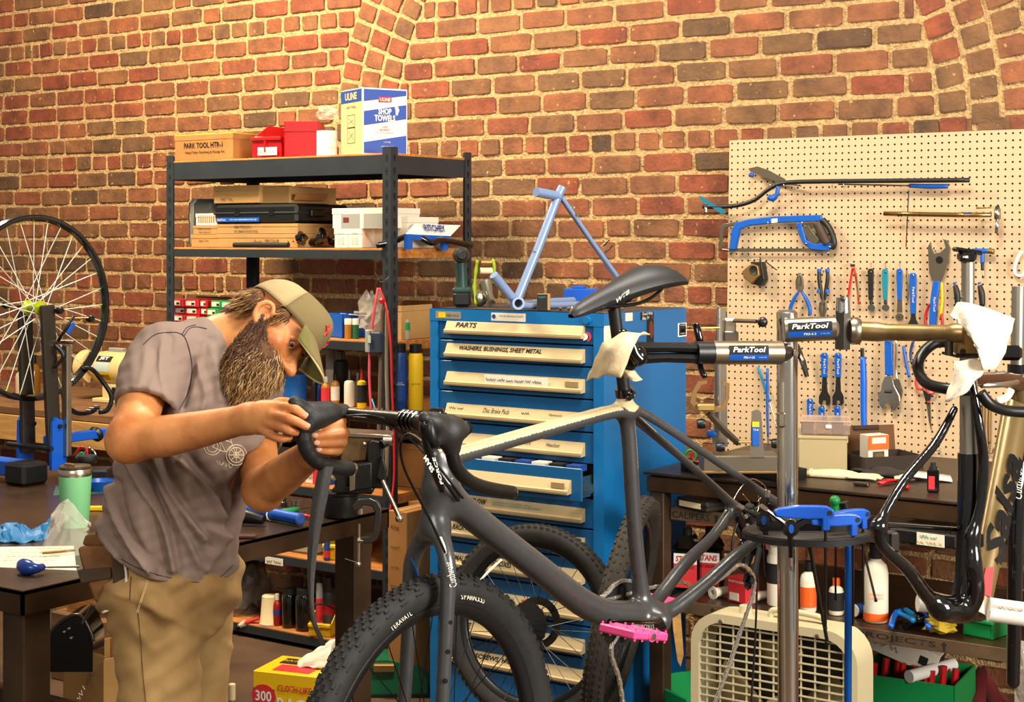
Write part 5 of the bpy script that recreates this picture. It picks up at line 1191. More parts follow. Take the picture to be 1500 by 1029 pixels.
bvh = BVHTree.FromPolygons([man.matrix_basis @ v.co for v in shirt.data.vertices], [tuple(p.vertices) for p in shirt.data.polygons])
def onshirt(px, py, off=.0012):
 o_ = V((0, 0, EYE)); d = (pz(px, py, 1.)-o_).normalized(); h_, n, i, ds = bvh.ray_cast(o_, d)
 return (h_-d*off) if h_ is not None else None
def drawn(name, paths, r, m):
 mb = MB()
 for pa in paths:
  pts = [onshirt(*p[:2]) for p in cat(pa, 5)]; pts = [p for p in pts if p is not None]
  if len(pts) > 1: mb.tube(pts, r, 4)
 if mb.v: mb.build(name, m, man, w=True)
drawn('shirt_seam', [[(210, 505), (228, 490), (252, 487), (264, 489), (272, 497), (279, 520), (281, 545), (276, 575), (262, 600)], [(270, 492), (277, 482), (288, 479), (303, 482)], [(267, 490), (274, 480), (287, 476)]], .0009, mat('seam', '1b1718', .9))
drawn('sleeve_hem_stitch', [[(181, 580), (200, 577), (222, 584), (245, 594), (257, 601)]], .0007, MC['seam'])
drawn('hem_stitch', [[(178, 820), (205, 834), (245, 846), (295, 854), (322, 846), (342, 828)]], .0007, MC['seam'])
m_print = mat('shirt_print', 'd8c7a2', .8)
def circ(cx, cy, r_, n=14, sx=1.): return [(cx+r_*sx*cos(2*pi*i/n), cy+r_*sin(2*pi*i/n)) for i in range(n+1)]
drawn('shirt_print', [circ(346, 667, 15), circ(346, 667, 11), circ(346, 667, 4), circ(311, 655, 12), circ(311, 655, 8), [(311, 655), (322, 645), (340, 650), (330, 662), (311, 655)], [(322, 645), (330, 662)], [(346, 667), (338, 644), (343, 640)], [(319, 641), (326, 643)]]+[[(346, 667), (346+11*cos(a), 667+11*sin(a))] for a in np.linspace(0, 6.28, 9)[:-1]], .0009, m_print)
drawn('shirt_print', [[(317, 675), (320, 681)], [(321, 676), (324, 682), (328, 677)], [(330, 679), (332, 684)], [(335, 680), (337, 686), (341, 682)]], .001, m_print)
pan = [sell(pz(252, 860, 3.43), (.17, .128, .13), BR, .05), scur([pz(230, 890, 3.37), pz(232, 970, 3.35), pz(238, 1130, 3.33), pz(242, 1300, 3.37), pz(244, 1455, 3.42)], [.098, .090, .078, .068, .07], .03), scur([pz(284, 885, 3.53), pz(286, 980, 3.60), pz(280, 1130, 3.62), pz(284, 1300, 3.62), pz(288, 1440, 3.62)], [.092, .078, .072, .066, .068], .008)]
def pfold(vs):
 u, v_, z_ = topx(vs); c = vs-np.stack([np.array(pz(240, 900, 3.40))]*len(vs)); c[:, 2] = 0; n = c/(np.linalg.norm(c, axis=1)[:, None]+1e-9)
 d = .008*np.sin((v_-.35*u)/10.+1.9*np.sin(u/23.))*np.sin(u/29.+v_/57.)*np.clip((1000-v_)/90, .35, 1)+.006*np.exp(-((v_-905-.5*(u-250))/7.)**2)+.002*np.sin(v_/6.+u/9.)
 return vs+n*d[:, None]
trs = organic('trousers', pan, .0055, m_pants, man, it=2, disp=pfold)
tb = BVHTree.FromPolygons([man.matrix_basis @ v.co for v in trs.data.vertices], [tuple(p.vertices) for p in trs.data.polygons]); bvh = tb
drawn('trouser_seam', [[(219, 846), (211, 870), (202, 898)], [(217, 845), (209, 870), (200, 898)]], .001, mat('seam_pale', 'c7ab78', .9))
drawn('trouser_seam', [[(202, 898), (206, 940), (209, 985), (214, 1035)], [(192, 845), (190, 880)]], .0009, mat('seam_brown', '4c3418', .9))
for zc, px_, zz in ((3.40, 245, 0), (3.58, 290, 0)):
 b_ = pz(px_, 348+EYE*F/zc, zc); P_ = [sell(b_+V((0, 0, .045))+Fa*.05, (.045, .13, .045), BR), sell(b_+V((0, 0, .07))-Fa*.03, (.042, .06, .06), BR)]
 organic('shoe', P_, .008, mat('shoe', '2a1d14', .7), man, disp=lambda v: np.concatenate([v[:, :2], np.maximum(v[:, 2:], .002)], 1))
pou = thing('waist_pouch', 'brown waxed canvas tool pouch hanging at the hip of the person', 'pouch', pz(150, 897, 3.33))
m_can = mat('canvas_brown', '6a4420', .85, var=.25, scale=14, bump=.2, bscale=200); m_cand = mat('canvas_dark', '3a2a18', .85, var=.2, scale=14)
def slab(pts, Z0, th, m, nm, par, bev=.008, M=None):
 P_ = [pz(x_, y_, Z0) for x_, y_ in pts]; d = (FW+RT*.35).normalized()*th; n = len(P_)
 me = MB().add(P_+[p+d for p in P_], [tuple(range(n))[::-1], tuple(range(n, 2*n))]+[(i, (i+1) % n, n+(i+1) % n, n+i) for i in range(n)]); o_ = me.build(nm, m, par, smooth=60, w=True)
 b_ = o_.modifiers.new('bevel', 'BEVEL'); b_.width = bev; b_.segments = 3; return o_
slab([(111, 802), (138, 801), (163, 800), (168, 835), (166, 868), (148, 896), (136, 880), (120, 838)], 3.31, .06, m_can, 'pouch_body', pou)
slab([(163, 800), (176, 806), (186, 835), (184, 868), (176, 888), (160, 892), (150, 897), (164, 868)], 3.30, .05, m_cand, 'pouch_side', pou)
slab([(112, 836), (161, 832), (162, 848), (118, 856)], 3.304, .02, m_cand, 'pouch_band', pou, .003)
slab([(118, 800), (124, 783), (142, 784), (154, 794), (156, 803)], 3.33, .05, m_can, 'pouch_flap', pou)
MB().tube([pz(*p) for p in cat([(163, 799, 3.305), (178, 815, 3.295), (185, 845, 3.295), (178, 882, 3.295), (150, 898, 3.305)], 5)], .003, 6).build('pouch_edge', m_white, pou, smooth=True, w=True)
for i in range(3): MB().rod(pz(145-i*5, 885, 3.34), pz(126-i*3, 908+i*3, 3.34), .002, n=5).build('spoke_tool', m_dsteel, pou, w=True)
# generic small things
def xs(px, d): return pd(px, 400, d).x
def cbox(label, x0, x1, yt, yb, d, dep, m, name='carton', cat_='box', group=None, rz=0., lid=True, z=None, tape=True, lidm=None):
 """closed carton: front face on plane y=d between two picture columns"""
 X0, X1 = xs(x0, d), xs(x1, d); zb = zy((x0+x1)/2, yb, d) if z is None else z; h = zy((x0+x1)/2, yt, d)-zb; w_ = X1-X0
 t = thing(name, label, cat_, ((X0+X1)/2, d, zb), rz, group)
 b_ = MB().box((0, dep/2, h/2), (w_, dep, h), .002).build('carton', m, t)
 if lid:
  MB().box((0, dep/2, h-min(.012, h*.15)), (w_+.003, dep+.003, min(.024, h*.3)), .001).build('lid', lidm or m, t)
 if tape: MB().box((0, dep/2, h+.0008), (min(.03, w_*.3), dep+.004, .0012)).build('tape_strip', mat('packing_tape', 'b59158', .3), t)
 t['sz'] = 0; del t['sz']; t_h[t.name] = (w_, dep, h); return t
t_h = {}
def ftext(t, s_, m, u, v_, wd, h=None, face='f', **k):
 """lettering on the front (f) or right side (r) of a carton; u,v from its face centre in metres"""
 w_, dep, hh = t_h[t.name]; A = t.matrix_basis; R_ = A.to_3x3()
 if face == 'f': return text(s_, m, t, A @ V((u, -.0016, hh/2+v_)), R_ @ X, UP, wd=wd, h=h, **k)
 return text(s_, m, t, A @ V((w_/2+.0016, dep/2+u, hh/2+v_)), R_ @ Y, UP, wd=wd, h=h, **k)
def fpatch(t, m, u0, u1, v0, v1, face='f', name='printed_panel', off=.0012):
 """printed panel, fractions 0..1 of the face"""
 w_, dep, hh = t_h[t.name]
 if face == 'f': return MB().box((-w_/2+w_*(u0+u1)/2, -off, hh*(v0+v1)/2), (w_*(u1-u0), .0008, hh*(v1-v0))).build(name, m, t)
 if face == 'l': return MB().box((-w_/2-off, dep*(u0+u1)/2, hh*(v0+v1)/2), (.0008, dep*(u1-u0), hh*(v1-v0))).build(name, m, t)
 return MB().box((w_/2+off, dep*(u0+u1)/2, hh*(v0+v1)/2), (.0008, dep*(u1-u0), hh*(v1-v0))).build(name, m, t)
PR = {'spray': ([(0, 0), (.94, 0), (1, .02), (1, .74), (.93, .79), (.6, .83), (.6, .86)], [(.64, .83), (.64, .985), (.5, 1), (0, 1)]),
      'tall': ([(0, 0), (.95, 0), (1, .02), (1, .80), (.86, .86), (.62, .88)], [(.84, .85), (.84, .99), (.7, 1), (0, 1)]),
      'bottle': ([(0, 0), (.92, 0), (1, .04), (1, .62), (.85, .72), (.45, .78), (.42, .84)], [(.5, .80), (.5, .99), (.4, 1), (0, 1)]),
      'dropper': ([(0, 0), (.92, 0), (1, .05), (1, .60), (.9, .68), (.4, .72)], [(.42, .70), (.36, .80), (.14, .99), (0, 1)]),
      'jar': ([(0, 0), (.92, 0), (.95, .06), (.95, .72)], [(1, .70), (1, .97), (.93, 1), (0, 1)]),
      'can': ([(0, 0), (.97, 0), (1, .02), (.97, .05), (.97, .93), (1, .96), (1, 1), (.9, .99)], [(.86, .965), (.86, .985), (.7, .985), (0, .985)]),
      'sport': ([(0, 0), (.9, 0), (1, .04), (1, .45), (.9, .52), (1, .6), (1, .76), (.6, .82)], [(.66, .82), (.66, .9), (.3, .93), (.3, 1), (0, 1)])}
def bottle(label, px, yb, yt, wpx, d, kind, m, mc, ml=None, lb=(.12, .62), group=None, name='bottle', cat_='bottle', z=None, lt=None, ltm=None, tilt=None):
 o_ = pd(px, yb, d);
 if z is not None: o_.z = z
 s_ = sd(px, d); h = zy(px, yt, d)-o_.z; r = wpx/2/s_
 M_ = T(o_) if tilt is None else T(o_) @ tilt
 t = thing(name, label, cat_, M=M_, group=group); b_, c_ = PR[kind]
 MB().lathe([(r*a, h*c) for a, c in b_], 18).build('body', m, t, smooth=35)
 MB().lathe([(r*a, h*c) for a, c in c_], 14, cap=False).build('cap', mc, t, smooth=35)
 if ml is not None: MB().lathe([(r*1.004+.0004, h*lb[0]), (r*1.004+.0004, h*lb[1])], 18, cap=False).build('label', ml, t, smooth=True)
 if lt:
  f_ = (V((0, 0, 0))-V((o_.x, o_.y, 0))).normalized(); f_.z = 0; xx = V((-f_.y, f_.x, 0))
  text(lt, ltm or m_ink, t, (M_ @ V((0, 0, h*(lb[0]+lb[1])/2)))+f_*(r*1.02+.0012), xx, UP, wd=r*1.3)
 return t
m_gr = mat('grey_plastic', '8a8880', .5); m_amb = mat('amber', 'a4651e', .3); m_dkg = mat('dark_green_bottle', '22332a', .3)
m_whb = mat('white_bottle', 'd8cdb4', .5); m_orc = mat('orange_cap', 'e0560f', .4)
# rack, top deck
D0 = RD0+.03
t = cbox('long cardboard carton lettered HTR-1 on the top deck of the rack', 256, 341, 197, 0, D0, .26, m_card, z=RLV[0]+.002, tape=False)
ftext(t, 'PARK TOOL HTR-1', m_ink, .0, .010, .235, .024, bold=.02); ftext(t, 'Head Tube Reaming & Facing Set', m_ink, .01, -.022, .24, .014, bold=.01)
MB().box((0, .13, t_h[t.name][2]+.001), (t_h[t.name][0]+.002, .26, .003)).build('yellow_top', m_yel, t)
def bin_(label, loc, rz, w_, dep, h, m, front=.5, name='parts_bin', group=None):
 t = thing(name, label, 'bin', loc, rz, group); th = .004
 MB().box((0, dep/2, th/2), (w_, dep, th)).build('floor_panel', m, t)
 for s_ in (-1, 1): MB().prism([(0, 0), (dep, 0), (dep, h), (dep*.42, h), (dep*.05, h*front), (0, h*front)], th, M=basis(x=Y, y=Zx, o=(s_*(w_/2-th/2)-th/2, 0, 0))).build('side_panel', m, t)
 MB().box((0, dep-th/2, h/2), (w_, th, h)).build('back_panel', m, t)
 MB().box((0, th/2, h*front/2), (w_, th, h*front)).build('front_panel', m, t)
 MB().box((0, -.004, h*front-.008), (w_, .014, .016), .003).build('lip', m, t); MB().box((0, -.012, h*front*.55), (.006, .01, h*front*.5)).build('grip_rib', m, t)
 return t
d1 = RD0+.05
t = bin_('red plastic parts bin open to the front with a taped label', ((xs(369, d1)+xs(413, d1))/2, d1, RLV[0]+.002), .12, .155, .27, .145, m_red, .62)
tl = MB().box((.012, -.013, .028), (.1, .002, .034)).build('tape_label', m_rag2, t); scribble(m_ink, t, t.matrix_basis @ V((-.03, -.0155, .02)), t.matrix_basis.to_3x3() @ X, UP, .08, .016, seed=11)
for i in range(4): MB().box((-.03+.02*i, .1+.02*i, .09), (.05, .14, .004), M=MX.Rotation(.5-.2*i, 4, 'Z')).build('sachet', m_rag2, t)
bk_ = V((xs(440, d1), d1+.005, RLV[0]+.002))-V((.5, -.866, 0))*.2
t = bin_('red plastic parts bin turned with its back to the front beside the tape rolls', bk_, radians(210), .145, .2, .148, m_red, .62)
MB().box((0, .202, .11), (.145, .004, .006)).build('rib', m_red, t)
for i in range(3):
 o_ = pd(479, 0, d1+.06); o_.z = RLV[0]+.002+i*.036
 single('tape_roll', ['lowest of the cream masking tape rolls stacked beside the white towel box', 'middle cream masking tape roll of the stack beside the towel box', 'topmost cream masking tape roll of the stack beside the towel box'][i], 'tape roll', MB().lathe([(.03, 0), (.043, 0), (.043, .035), (.03, .035), (.03, 0)], 24, M=T(o_)), m_rag2, 40, 'masking tape rolls')
def baglump(label, c, r, m, seed, name='plastic_bag', n=(14, 9), cat_='bag', amp=.28):
 rr = np.random.RandomState(seed); mb = MB().ell((0, 0, 0), (1, 1, 1), *n); vv = []
 for v_ in mb.v: k_ = 1+amp*(rr.rand()-.5)*2; vv.append(tuple(V(c)+V((v_[0]*r[0]*k_, v_[1]*r[1]*k_, max(v_[2]*r[2]*k_, -r[2]*.8)))))
 mb.v = vv; return single(name, label, cat_, mb, m)
m_film = mat('plastic_film', 'd9cfb8', .15, alpha=.30)
o_ = pd(478, 167, d1+.06); baglump('clear plastic bag lying on the masking tape rolls', o_, (.05, .045, .03), m_film, 3)
UM = Rz(radians(66), (xs(531, RD0+.05), RD0+.05, RLV[0]+.002)); uw, ud, uh = .205, .20, .272
t = thing('towel_box', 'white and blue box of shop towels on the top deck of the rack', 'box', M=UM); t_h[t.name] = (uw, ud, uh)
m_ubl = mat('uline_blue', '2b4a9a', .55); m_ucr = mat('uline_cream', 'b39f70', .7)
MB().box((uw/2, ud/2, uh/2), (uw, ud, uh), .002).build('carton', m_wht, t); MB().box((-.001, ud/2, uh/2), (.002, ud-.004, uh-.004)).build('side_face', m_ucr, t)
MB().box((-.0025, ud/2, uh-.03), (.001, ud-.008, .05)).build('side_band', m_blued2, t)
bm3 = basis(x=X, y=Zx, o=(0, -.0012, 0))
for a, b_, c, e in ((.062, .012, .014, .006), (.0, .0, .0, .0),): pass
for z0, z1, z2, z3, nm in ((uh-.058, uh-.036, uh-.006, uh-.006, 'a'), (.122, .150, .205, .175, 'b'), (.006, .006, .086, .056, 'c')):
 pass
MB().prism([(.006, uh-.056), (uw-.006, uh-.026), (uw-.006, uh-.006), (.006, uh-.006)], .0008, M=bm3).build('blue_band', m_ubl, t)
MB().prism([(.006, .118), (uw-.006, .150), (uw-.006, .208), (.006, .176)], .0008, M=bm3).build('blue_band', m_ubl, t)
MB().prism([(.006, .006), (uw-.006, .006), (uw-.006, .082), (.006, .050)], .0008, M=bm3).build('blue_band', m_ubl, t)
MB().prism([(.072, uh-.058), (.13, uh-.056), (.13, uh-.034), (.072, uh-.036)], .0012, M=bm3).build('red_logo', m_redp, t)
R3 = UM.to_3x3()
def ut(s_, m, u, v_, wd, h=None, **k): return text(s_, m, t, UM @ V((u, -.003, v_)), R3 @ X, UP, wd=wd, h=h, **k)
ut('ULINE', m_wht, .101, uh-.046, .048, .014, bold=.03); ut('SHOP', m_wht, .1, .178, .06, .026, bold=.04); ut('TOWELS', m_wht, .1, .150, .095, .026, bold=.04)
ut('SUPER\nABSORBENT!', m_redp, .1, .108, .05, .02); ut('FOR YOUR TOUGHEST JOBS!', m_redp, .1, .09, .08, .006); ut('S-7717B', m_wht, .11, .052, .03, .006); ut('1-800-295-5510\nuline.com', m_wht, .11, .03, .056, .014)
MB().prism([(.150, .165), (.158, .163), (.166, .185), (.160, .2), (.152, .205), (.146, .195), (.15, .18)], .0012, M=bm3).build('towel_drawing', m_wht, t)
text('ULINE', m_ucr, t, UM @ V((-.0035, ud/2, uh-.03)), R3 @ -Y, UP, wd=.11, h=.03, bold=.03); text('SHOP TOWELS', m_ink, t, UM @ V((-.0025, ud/2, uh-.075)), R3 @ -Y, UP, wd=.09, h=.011)
for v0, v1 in ((.115, .165), (.05, .112)):
 fr_ = MB();
 for a, c in (((.065, v0), (.135, v0)), ((.135, v0), (.135, v1)), ((.135, v1), (.065, v1)), ((.065, v1), (.065, v0)), ((.075, v0+.01), (.125, v1-.012)), ((.125, v0+.015), (.08, v1-.02))): fr_.rod((-.0025, a[0], a[1]), (-.0025, c[0], c[1]), .0009, n=4)
 fr_.build('line_drawing', m_ink, t)
# rack, second deck
z2 = RLV[1]+.002; D1 = RD0+.06
t = thing('tool_case', 'dark grey hard tool case standing upright with black handle on the second deck', 'case', pd(287, 0, D1+.12)*1.); o_ = V((xs(287, D1), D1+.02, z2)); t.matrix_basis = T(o_)
MB().box((0, .17, .107), (.17, .34, .212), .02).build('shell', mat('case_grey', '3c3a36', .55), t); MB().box((-.045, .17, .107), (.05, .345, .216), .016).build('rim', mat('case_rim', '6d6a60', .5), t)
MB().tube(cat([(.02, .08, .212), (.02, .085, .25), (.02, .11, .258), (.02, .19, .258), (.02, .215, .25), (.02, .22, .212)], 4), .009, 8).build('handle', m_black, t, smooth=True)
MB().box((-.06, -.001, .13), (.012, .006, .04), .002).build('latch', m_steelb, t)
t = cbox('small white parts box on two flat cartons beside the grey case', 287, 318, 313, 331, D1, .15, m_white, z=None, tape=False)
for i in range(8): fpatch(t, m_card, .12+.1*i, .17+.1*i, .25, .85)
t = cbox('upper flat carton under the small white box', 283, 318, 331, 344, D1-.005, .2, m_card2, tape=False); ftext(t, 'PARK TOOL BX-1', m_ink, 0, .006, .08, .008); ftext(t, 'Fine Surface Set', m_ink, 0, -.008, .07, .007)
t = cbox('lowest flat carton at the foot of the grey case', 280, 318, 344, 358, D1-.01, .2, m_card2, tape=False, z=z2); ftext(t, 'Torque Tools', m_ink, .0, 0, .06, .012, sh=.3)
t = cbox('long cardboard carton on top of the black tool case', 313, 380, 272, 298, D1, .34, m_card2); scribble(m_ink, t, t.matrix_basis @ V((-.09, -.002, .012)), X, UP, .07, .016, seed=21)
t = cbox('open cardboard carton end behind the long carton on the case', 381, 424, 274, 298, D1+.02, .3, m_card2, lid=False); MB().box((.09, .1, .08), (.004, .2, .03), M=MX.Rotation(.5, 4, 'Y')).build('flap', m_card, t)
t = thing('tool_case', 'flat black tool case with blue label strip in the carton stack', 'case', (xs(375, D1), D1-.01, zy(375, 328, D1)))
cw_ = xs(436, D1)-xs(315, D1); MB().box((0, .17, .042), (cw_, .34, .082), .012).build('shell', m_black, t); MB().box((0, .17, .045), (cw_+.006, .346, .01), .003).build('seam_rim', m_blackm, t); MB().box((cw_/2+.008, .12, .045), (.02, .09, .03), .004).build('handle', m_black, t)
bl_ = MB().box((-cw_*.2, -.001, .018), (cw_*.52, .003, .018)).build('label_strip', m_bluep, t); text('ParkTool', m_wht, t, t.matrix_basis @ V((-cw_*.4, -.003, .018)), X, UP, wd=.05); text('HTR-1 HEAD TUBE REAMING & FACING SET', m_wht, t, t.matrix_basis @ V((-cw_*.13, -.003, .018)), X, UP, wd=.16)
for s_ in (-.1, .1): MB().box((s_, -.002, .05), (.03, .006, .026), .002).build('latch', m_blackg, t)
t = cbox('upper brown carton printed disc brake tool under the black case', 318, 436, 328, 343, D1-.005, .3, m_card2, tape=False); ftext(t, 'PARK TOOL DT-1', m_ink, -.08, .008, .1, .012); ftext(t, 'DISC BRAKE FACING TOOL', m_ink, -.06, -.010, .14, .010)
t = cbox('lower brown carton on the deck under the black case', 318, 436, 343, 360, D1-.01, .3, m_card2, tape=False, z=z2); ftext(t, 'PARK TOOL BB', m_ink, .09, 0, .08, .012); scribble(m_ink, t, t.matrix_basis @ V((-.02, -.002, .02)), X, UP, .06, .014, seed=22)
single('bar', 'black steel bar lying along the front of the second deck', 'bar', MB().rod(V((xs(343, RD0+.02), RD0+.02, z2+.011)), V((xs(420, RD0+.02), RD0+.03, z2+.011)), .011, n=12), m_blackm, 40)
rr = random.Random(4)
for i, lab in enumerate(('tangle of black stem parts right of the carton stack', 'black clamp piece leaning behind the tangle of stems', 'second black stem part before the white cartons')):
 o_ = V((xs(446+i*14, RD0+.1), RD0+.06+.07*i, z2)); mb = MB(); p0 = o_+V((0, 0, .02))
 for k in range(3): mb.tube([p0+V((-.05+.03*k, 0, 0)), p0+V((rr.uniform(-.03, .03), .02, .02+.015*k)), p0+V((.05, rr.uniform(-.03, .03), .01*k))], [.014, .018, .012], 8)
 mb.lathe([(.01, -.012), (.02, -.012), (.02, .012), (.01, .012), (.01, -.012)], 12, M=zto((1, .3, .4), p0+V((.02, -.01, .02)))); single('stem_part', lab, 'bike part', mb, m_blackg, 40)
t = cbox('white and grey carton, upper one of the pair beside the right front post', 487, 570, 305, 335, D1, .2, m_white, tape=False); fpatch(t, m_gr, .16, 1., 0, .72); fpatch(t, mat('maroon', '5e2320', .6), .2, .3, .3, .55, off=.002); fpatch(t, m_rag2, .5, .56, 0, .9, off=.002)
t = cbox('small parts box showing teal print, left under the grey carton', 490, 510, 335, 361, D1, .2, m_rag2, tape=False, z=z2); ftext(t, 'SHIMANO', m_teal, 0, .02, .04, .008); ftext(t, '5-10\n6-12\n7-14', m_ink, 0, -.012, .03, .03)
t = cbox('small parts box showing teal print, second under the grey carton', 510.5, 530, 335, 361, D1, .2, m_rag2, tape=False, z=z2); ftext(t, 'SHIMANO', m_teal, 0, .02, .04, .008); ftext(t, '5-10\n6-12\n7-14', m_ink, 0, -.012, .03, .03)
t = cbox('plain white carton behind the right front post on the second deck', 531, 598, 318, 361, D1+.08, .2, m_white, tape=False, z=z2)
hb = thing('handlebar', 'new black handlebar in a blue and white display carton on the second deck', 'handlebar', V((xs(620, D1), D1, z2)))
yb_ = RX1-.06
MB().tube([pd(*p) for p in cat([(551, 360, 4.83), (575, 355, 4.88), (594, 347, 4.95), (612, 347, 5.0), (632, 356, 5.05), (648, 352, 5.12), (690, 360, 5.3)], 5)], .0125, 10).build('bar', m_blackg, hb, smooth=True, w=True)
c0, c1, c2, c3 = pd(594, 343, 4.90), pd(660, 346, 5.2), pd(675, 330, 5.3), pd(607, 328, 5.0)
MB().sheet([[c0, c1], [c3, c2]], .004).build('card_top', m_wht, hb, w=True); MB().sheet([[c0-UP*.022, c1-UP*.022], [c0, c1]], .004).build('card_front', m_bluep, hb, w=True)
for a in (.06, .85): p = c0+(c1-c0)*a; MB().box((0, 0, -.03), (.03, .02, .06), M=basis(x=(c1-c0), z=UP, o=p)).build('card_leg', m_bluep, hb, w=True)
nx_ = (c1-c0).normalized(); ny_ = (c3-c0).normalized(); text('RITCHEY', m_blued2, hb, (c0+c1+c2+c3)/4, nx_, ny_, wd=.15, h=.035, sh=.3, bold=.03, off=.011); text('WCS', m_wht, hb, c0+(c1-c0)*.85-UP*.01-Y*.005, nx_, UP, wd=.05, h=.01, off=.003)
# rack, third deck: red and green part boxes
z3 = RLV[2]+.002; D2 = RD0+.09
def pbox(label, x0, x1, row, m, group, d=D2):
 X0, X1 = xs(x0, d), xs(x1, d); t = thing('part_box', label, 'box', ((X0+X1)/2, d+rr.uniform(-.01, .02), z3+row*.0345), rr.uniform(-.02, .02), group); w_ = X1-X0-.003
 MB().box((0, .11, .0165), (w_, .22, .0325), .002).build('carton', m, t); MB().box((-.004, -.001, .017), (w_*.66, .001, .02)).build('label', m_white, t)
 MB().box((w_*.14, -.002, .015), (w_*.22, .001, .010)).build('barcode', m_ink, t)
rows = ['bottom row', 'second row from below', 'third row from below', 'top row']; cols = ['left', 'middle', 'right']
m_rb = mat('red_box', 'b0161a', .5); m_gb = mat('green_box', '127a35', .5)
for r_ in range(4):
 for c_, (a, b_) in enumerate(((251, 270), (270, 291), (292, 303))): pbox('red part box, %s, %s column of the red stack' % (rows[r_], cols[c_]), a, b_, r_, m_rb, 'red part boxes')
 for c_, (a, b_) in enumerate(((303.5, 321), (321, 349))): pbox('green part box, %s, %s column of the green stack' % (rows[r_], ('left', 'right')[c_]), a, b_, r_, m_gb, 'green part boxes', D2-.03)
for r_ in range(4): pbox('green part box beside the cap, %s of the farther green stack' % rows[r_], 361, 381, r_, m_gb, 'green part boxes', D2+.06)
single('flat_tool', 'thin black and red blade lying on the red boxes', 'tool', MB().box((xs(305, D2), D2+.1, z3+4*.0345+.006), (.34, .03, .006), .002), m_blackm)
t = single('sign', 'small orange tag standing at the back of the third deck', 'tag', MB().box((xs(459, D2+.25), D2+.25, z3+.05), (.06, .004, .09)), m_orange)
t = thing('parts_bin', 'blue open parts bin with paper packets on the third deck', 'bin', ((xs(494, D2), D2-.02, z3)), -.3)
for a in ((0, .002, .05, .13, .004, .1), (0, .15, .05, .13, .004, .1), (-.063, .075, .05, .004, .15, .1), (.063, .075, .05, .004, .15, .1), (0, .075, .002, .13, .15, .004)): MB().box(a[:3], a[3:]).build('panel', m_bluep, t)
for i in range(3): MB().box((-.02+.03*i, .07, .1), (.08, .1, .004), M=MX.Rotation(-.5+.2*i, 4, 'X')).build('packet', m_rag2, t)
bottle('small wide jar with cream lid before the blue bin', 510, 483, 467, 11, D2-.04, 'jar', m_amb, m_rag2, z=z3, name='jar', cat_='jar', group='small jars'); bottle('small green jar with cream lid right of the amber jar', 521, 483, 467, 10, D2-.03, 'jar', mat('jar_green', '1d5a35', .3), m_rag2, z=z3, name='jar', cat_='jar', group='small jars')
t = cbox('little white carton with dark label behind the jars', 519, 530, 456, 481, D2+.06, .05, m_white, tape=False, z=z3); fpatch(t, m_ink, .3, .8, .5, .8)
baglump('clear crumpled plastic bag on the third deck beside the post', pd(546, 462, D2+.05), (.06, .06, .09), m_film, 8)
t = cbox('plain cardboard carton behind the right front post on the third deck', 575, 588, 448, 480, D2, .2, m_card2, tape=False, z=z3);
bottle('small bottle with dark blue cap and green liquid behind the cables', 593, 480, 457, 15, 4.98, 'bottle', mat('clear_b', 'c8c2a8', .1, alpha=.4), m_blued2, m_green, (.35, .62), z=z3)
single('little_lid', 'tiny green cap at the edge of the third deck', 'cap', MB().lathe([(0, 0), (.012, 0), (.011, .012), (0, .012)], 12, M=T(V((RX1-.06, 4.98, z3)))), m_green, 40)
# rack, fourth deck: fluids
z4 = RLV[3]+.002; D3 = RD0+.07
for a in ((432, 588, 549, 37, D3, 'can', mat('blue_tin', '124a86', .35), m_steelb, None, 'blue tin of solvent beside the chin of the person'), (401, 588, 555, 28, D3+.02, 'can', m_gr, m_dsteel, m_yel, 'grey tin with yellow label behind the beard'),
          (460, 588, 545, 9, D3, 'bottle', m_black, m_black, None, 'slim black tube right of the blue tin'), (467, 588, 556, 8, D3+.05, 'bottle', m_blued2, m_blued2, None, 'slim dark blue tube right of the black one'),
          (477, 588, 552, 13, D3, 'bottle', m_amb, m_rag2, m_redp, 'amber bottle with red label on the fluids deck'), (491, 588, 548, 13, D3+.02, 'bottle', m_amb, m_black, m_white, 'bottle with white label and black cap on the fluids deck'),
          (486, 588, 512, 18, D3+.2, 'can', m_gr, m_dsteel, m_white, 'tall grey can behind the small bottles'), (499, 588, 514, 21, D3+.13, 'spray', m_blackm, m_dsteel, None, 'black aerosol can with red nozzle behind the bottles'),
          (512, 588, 542, 16, D3, 'dropper', m_whb, m_dsteel, None, 'round white dropper bottle with a small red mark'), (530, 589, 541, 14, D3-.02, 'dropper', m_yel, m_red, m_ink, 'yellow dropper bottle with red tip'), (524, 588, 546, 8, D3+.06, 'bottle', m_gr, m_gr, None, 'slim grey bottle behind the yellow dropper'),
          (586, 590, 503, 21, D3, 'tall', mat('blue_can', '15376f', .35), m_black, m_blued2, 'tall blue aerosol can beside the hanging cables'), (578, 588, 500, 14, D3+.12, 'tall', m_blackm, m_black, None, 'tall black aerosol can behind the blue one'), (609, 590, 504, 22, D3+.03, 'tall', m_yel, m_black, None, 'yellow aerosol can with black cap next to the cabinet')):
 bottle(a[9], a[0], a[1], a[2], a[3], a[4], a[5], a[6], a[7], a[8], z=z4, group='fluids on the fourth deck', name='can' if a[5] in ('can', 'spray', 'tall') else 'bottle', cat_='can' if a[5] in ('can', 'spray', 'tall') else 'bottle', lb=(.15, .6))
for tn, s_, col, k in (('tall blue aerosol can beside the hanging cables', 'WHITE\nLIGHTNING', m_white, 0), ('yellow aerosol can with black cap next to the cabinet', 'SILICONE', m_ink, 0)):
 o2 = [o for o in bpy.data.objects if o.get('label') == tn][0]; f_ = V((-o2.location.x, -o2.location.y, 0)).normalized()
 text(s_, col, o2, o2.location+V((0, 0, .11))+f_*.031, V((-f_.y, f_.x, 0)), UP, wd=.036)
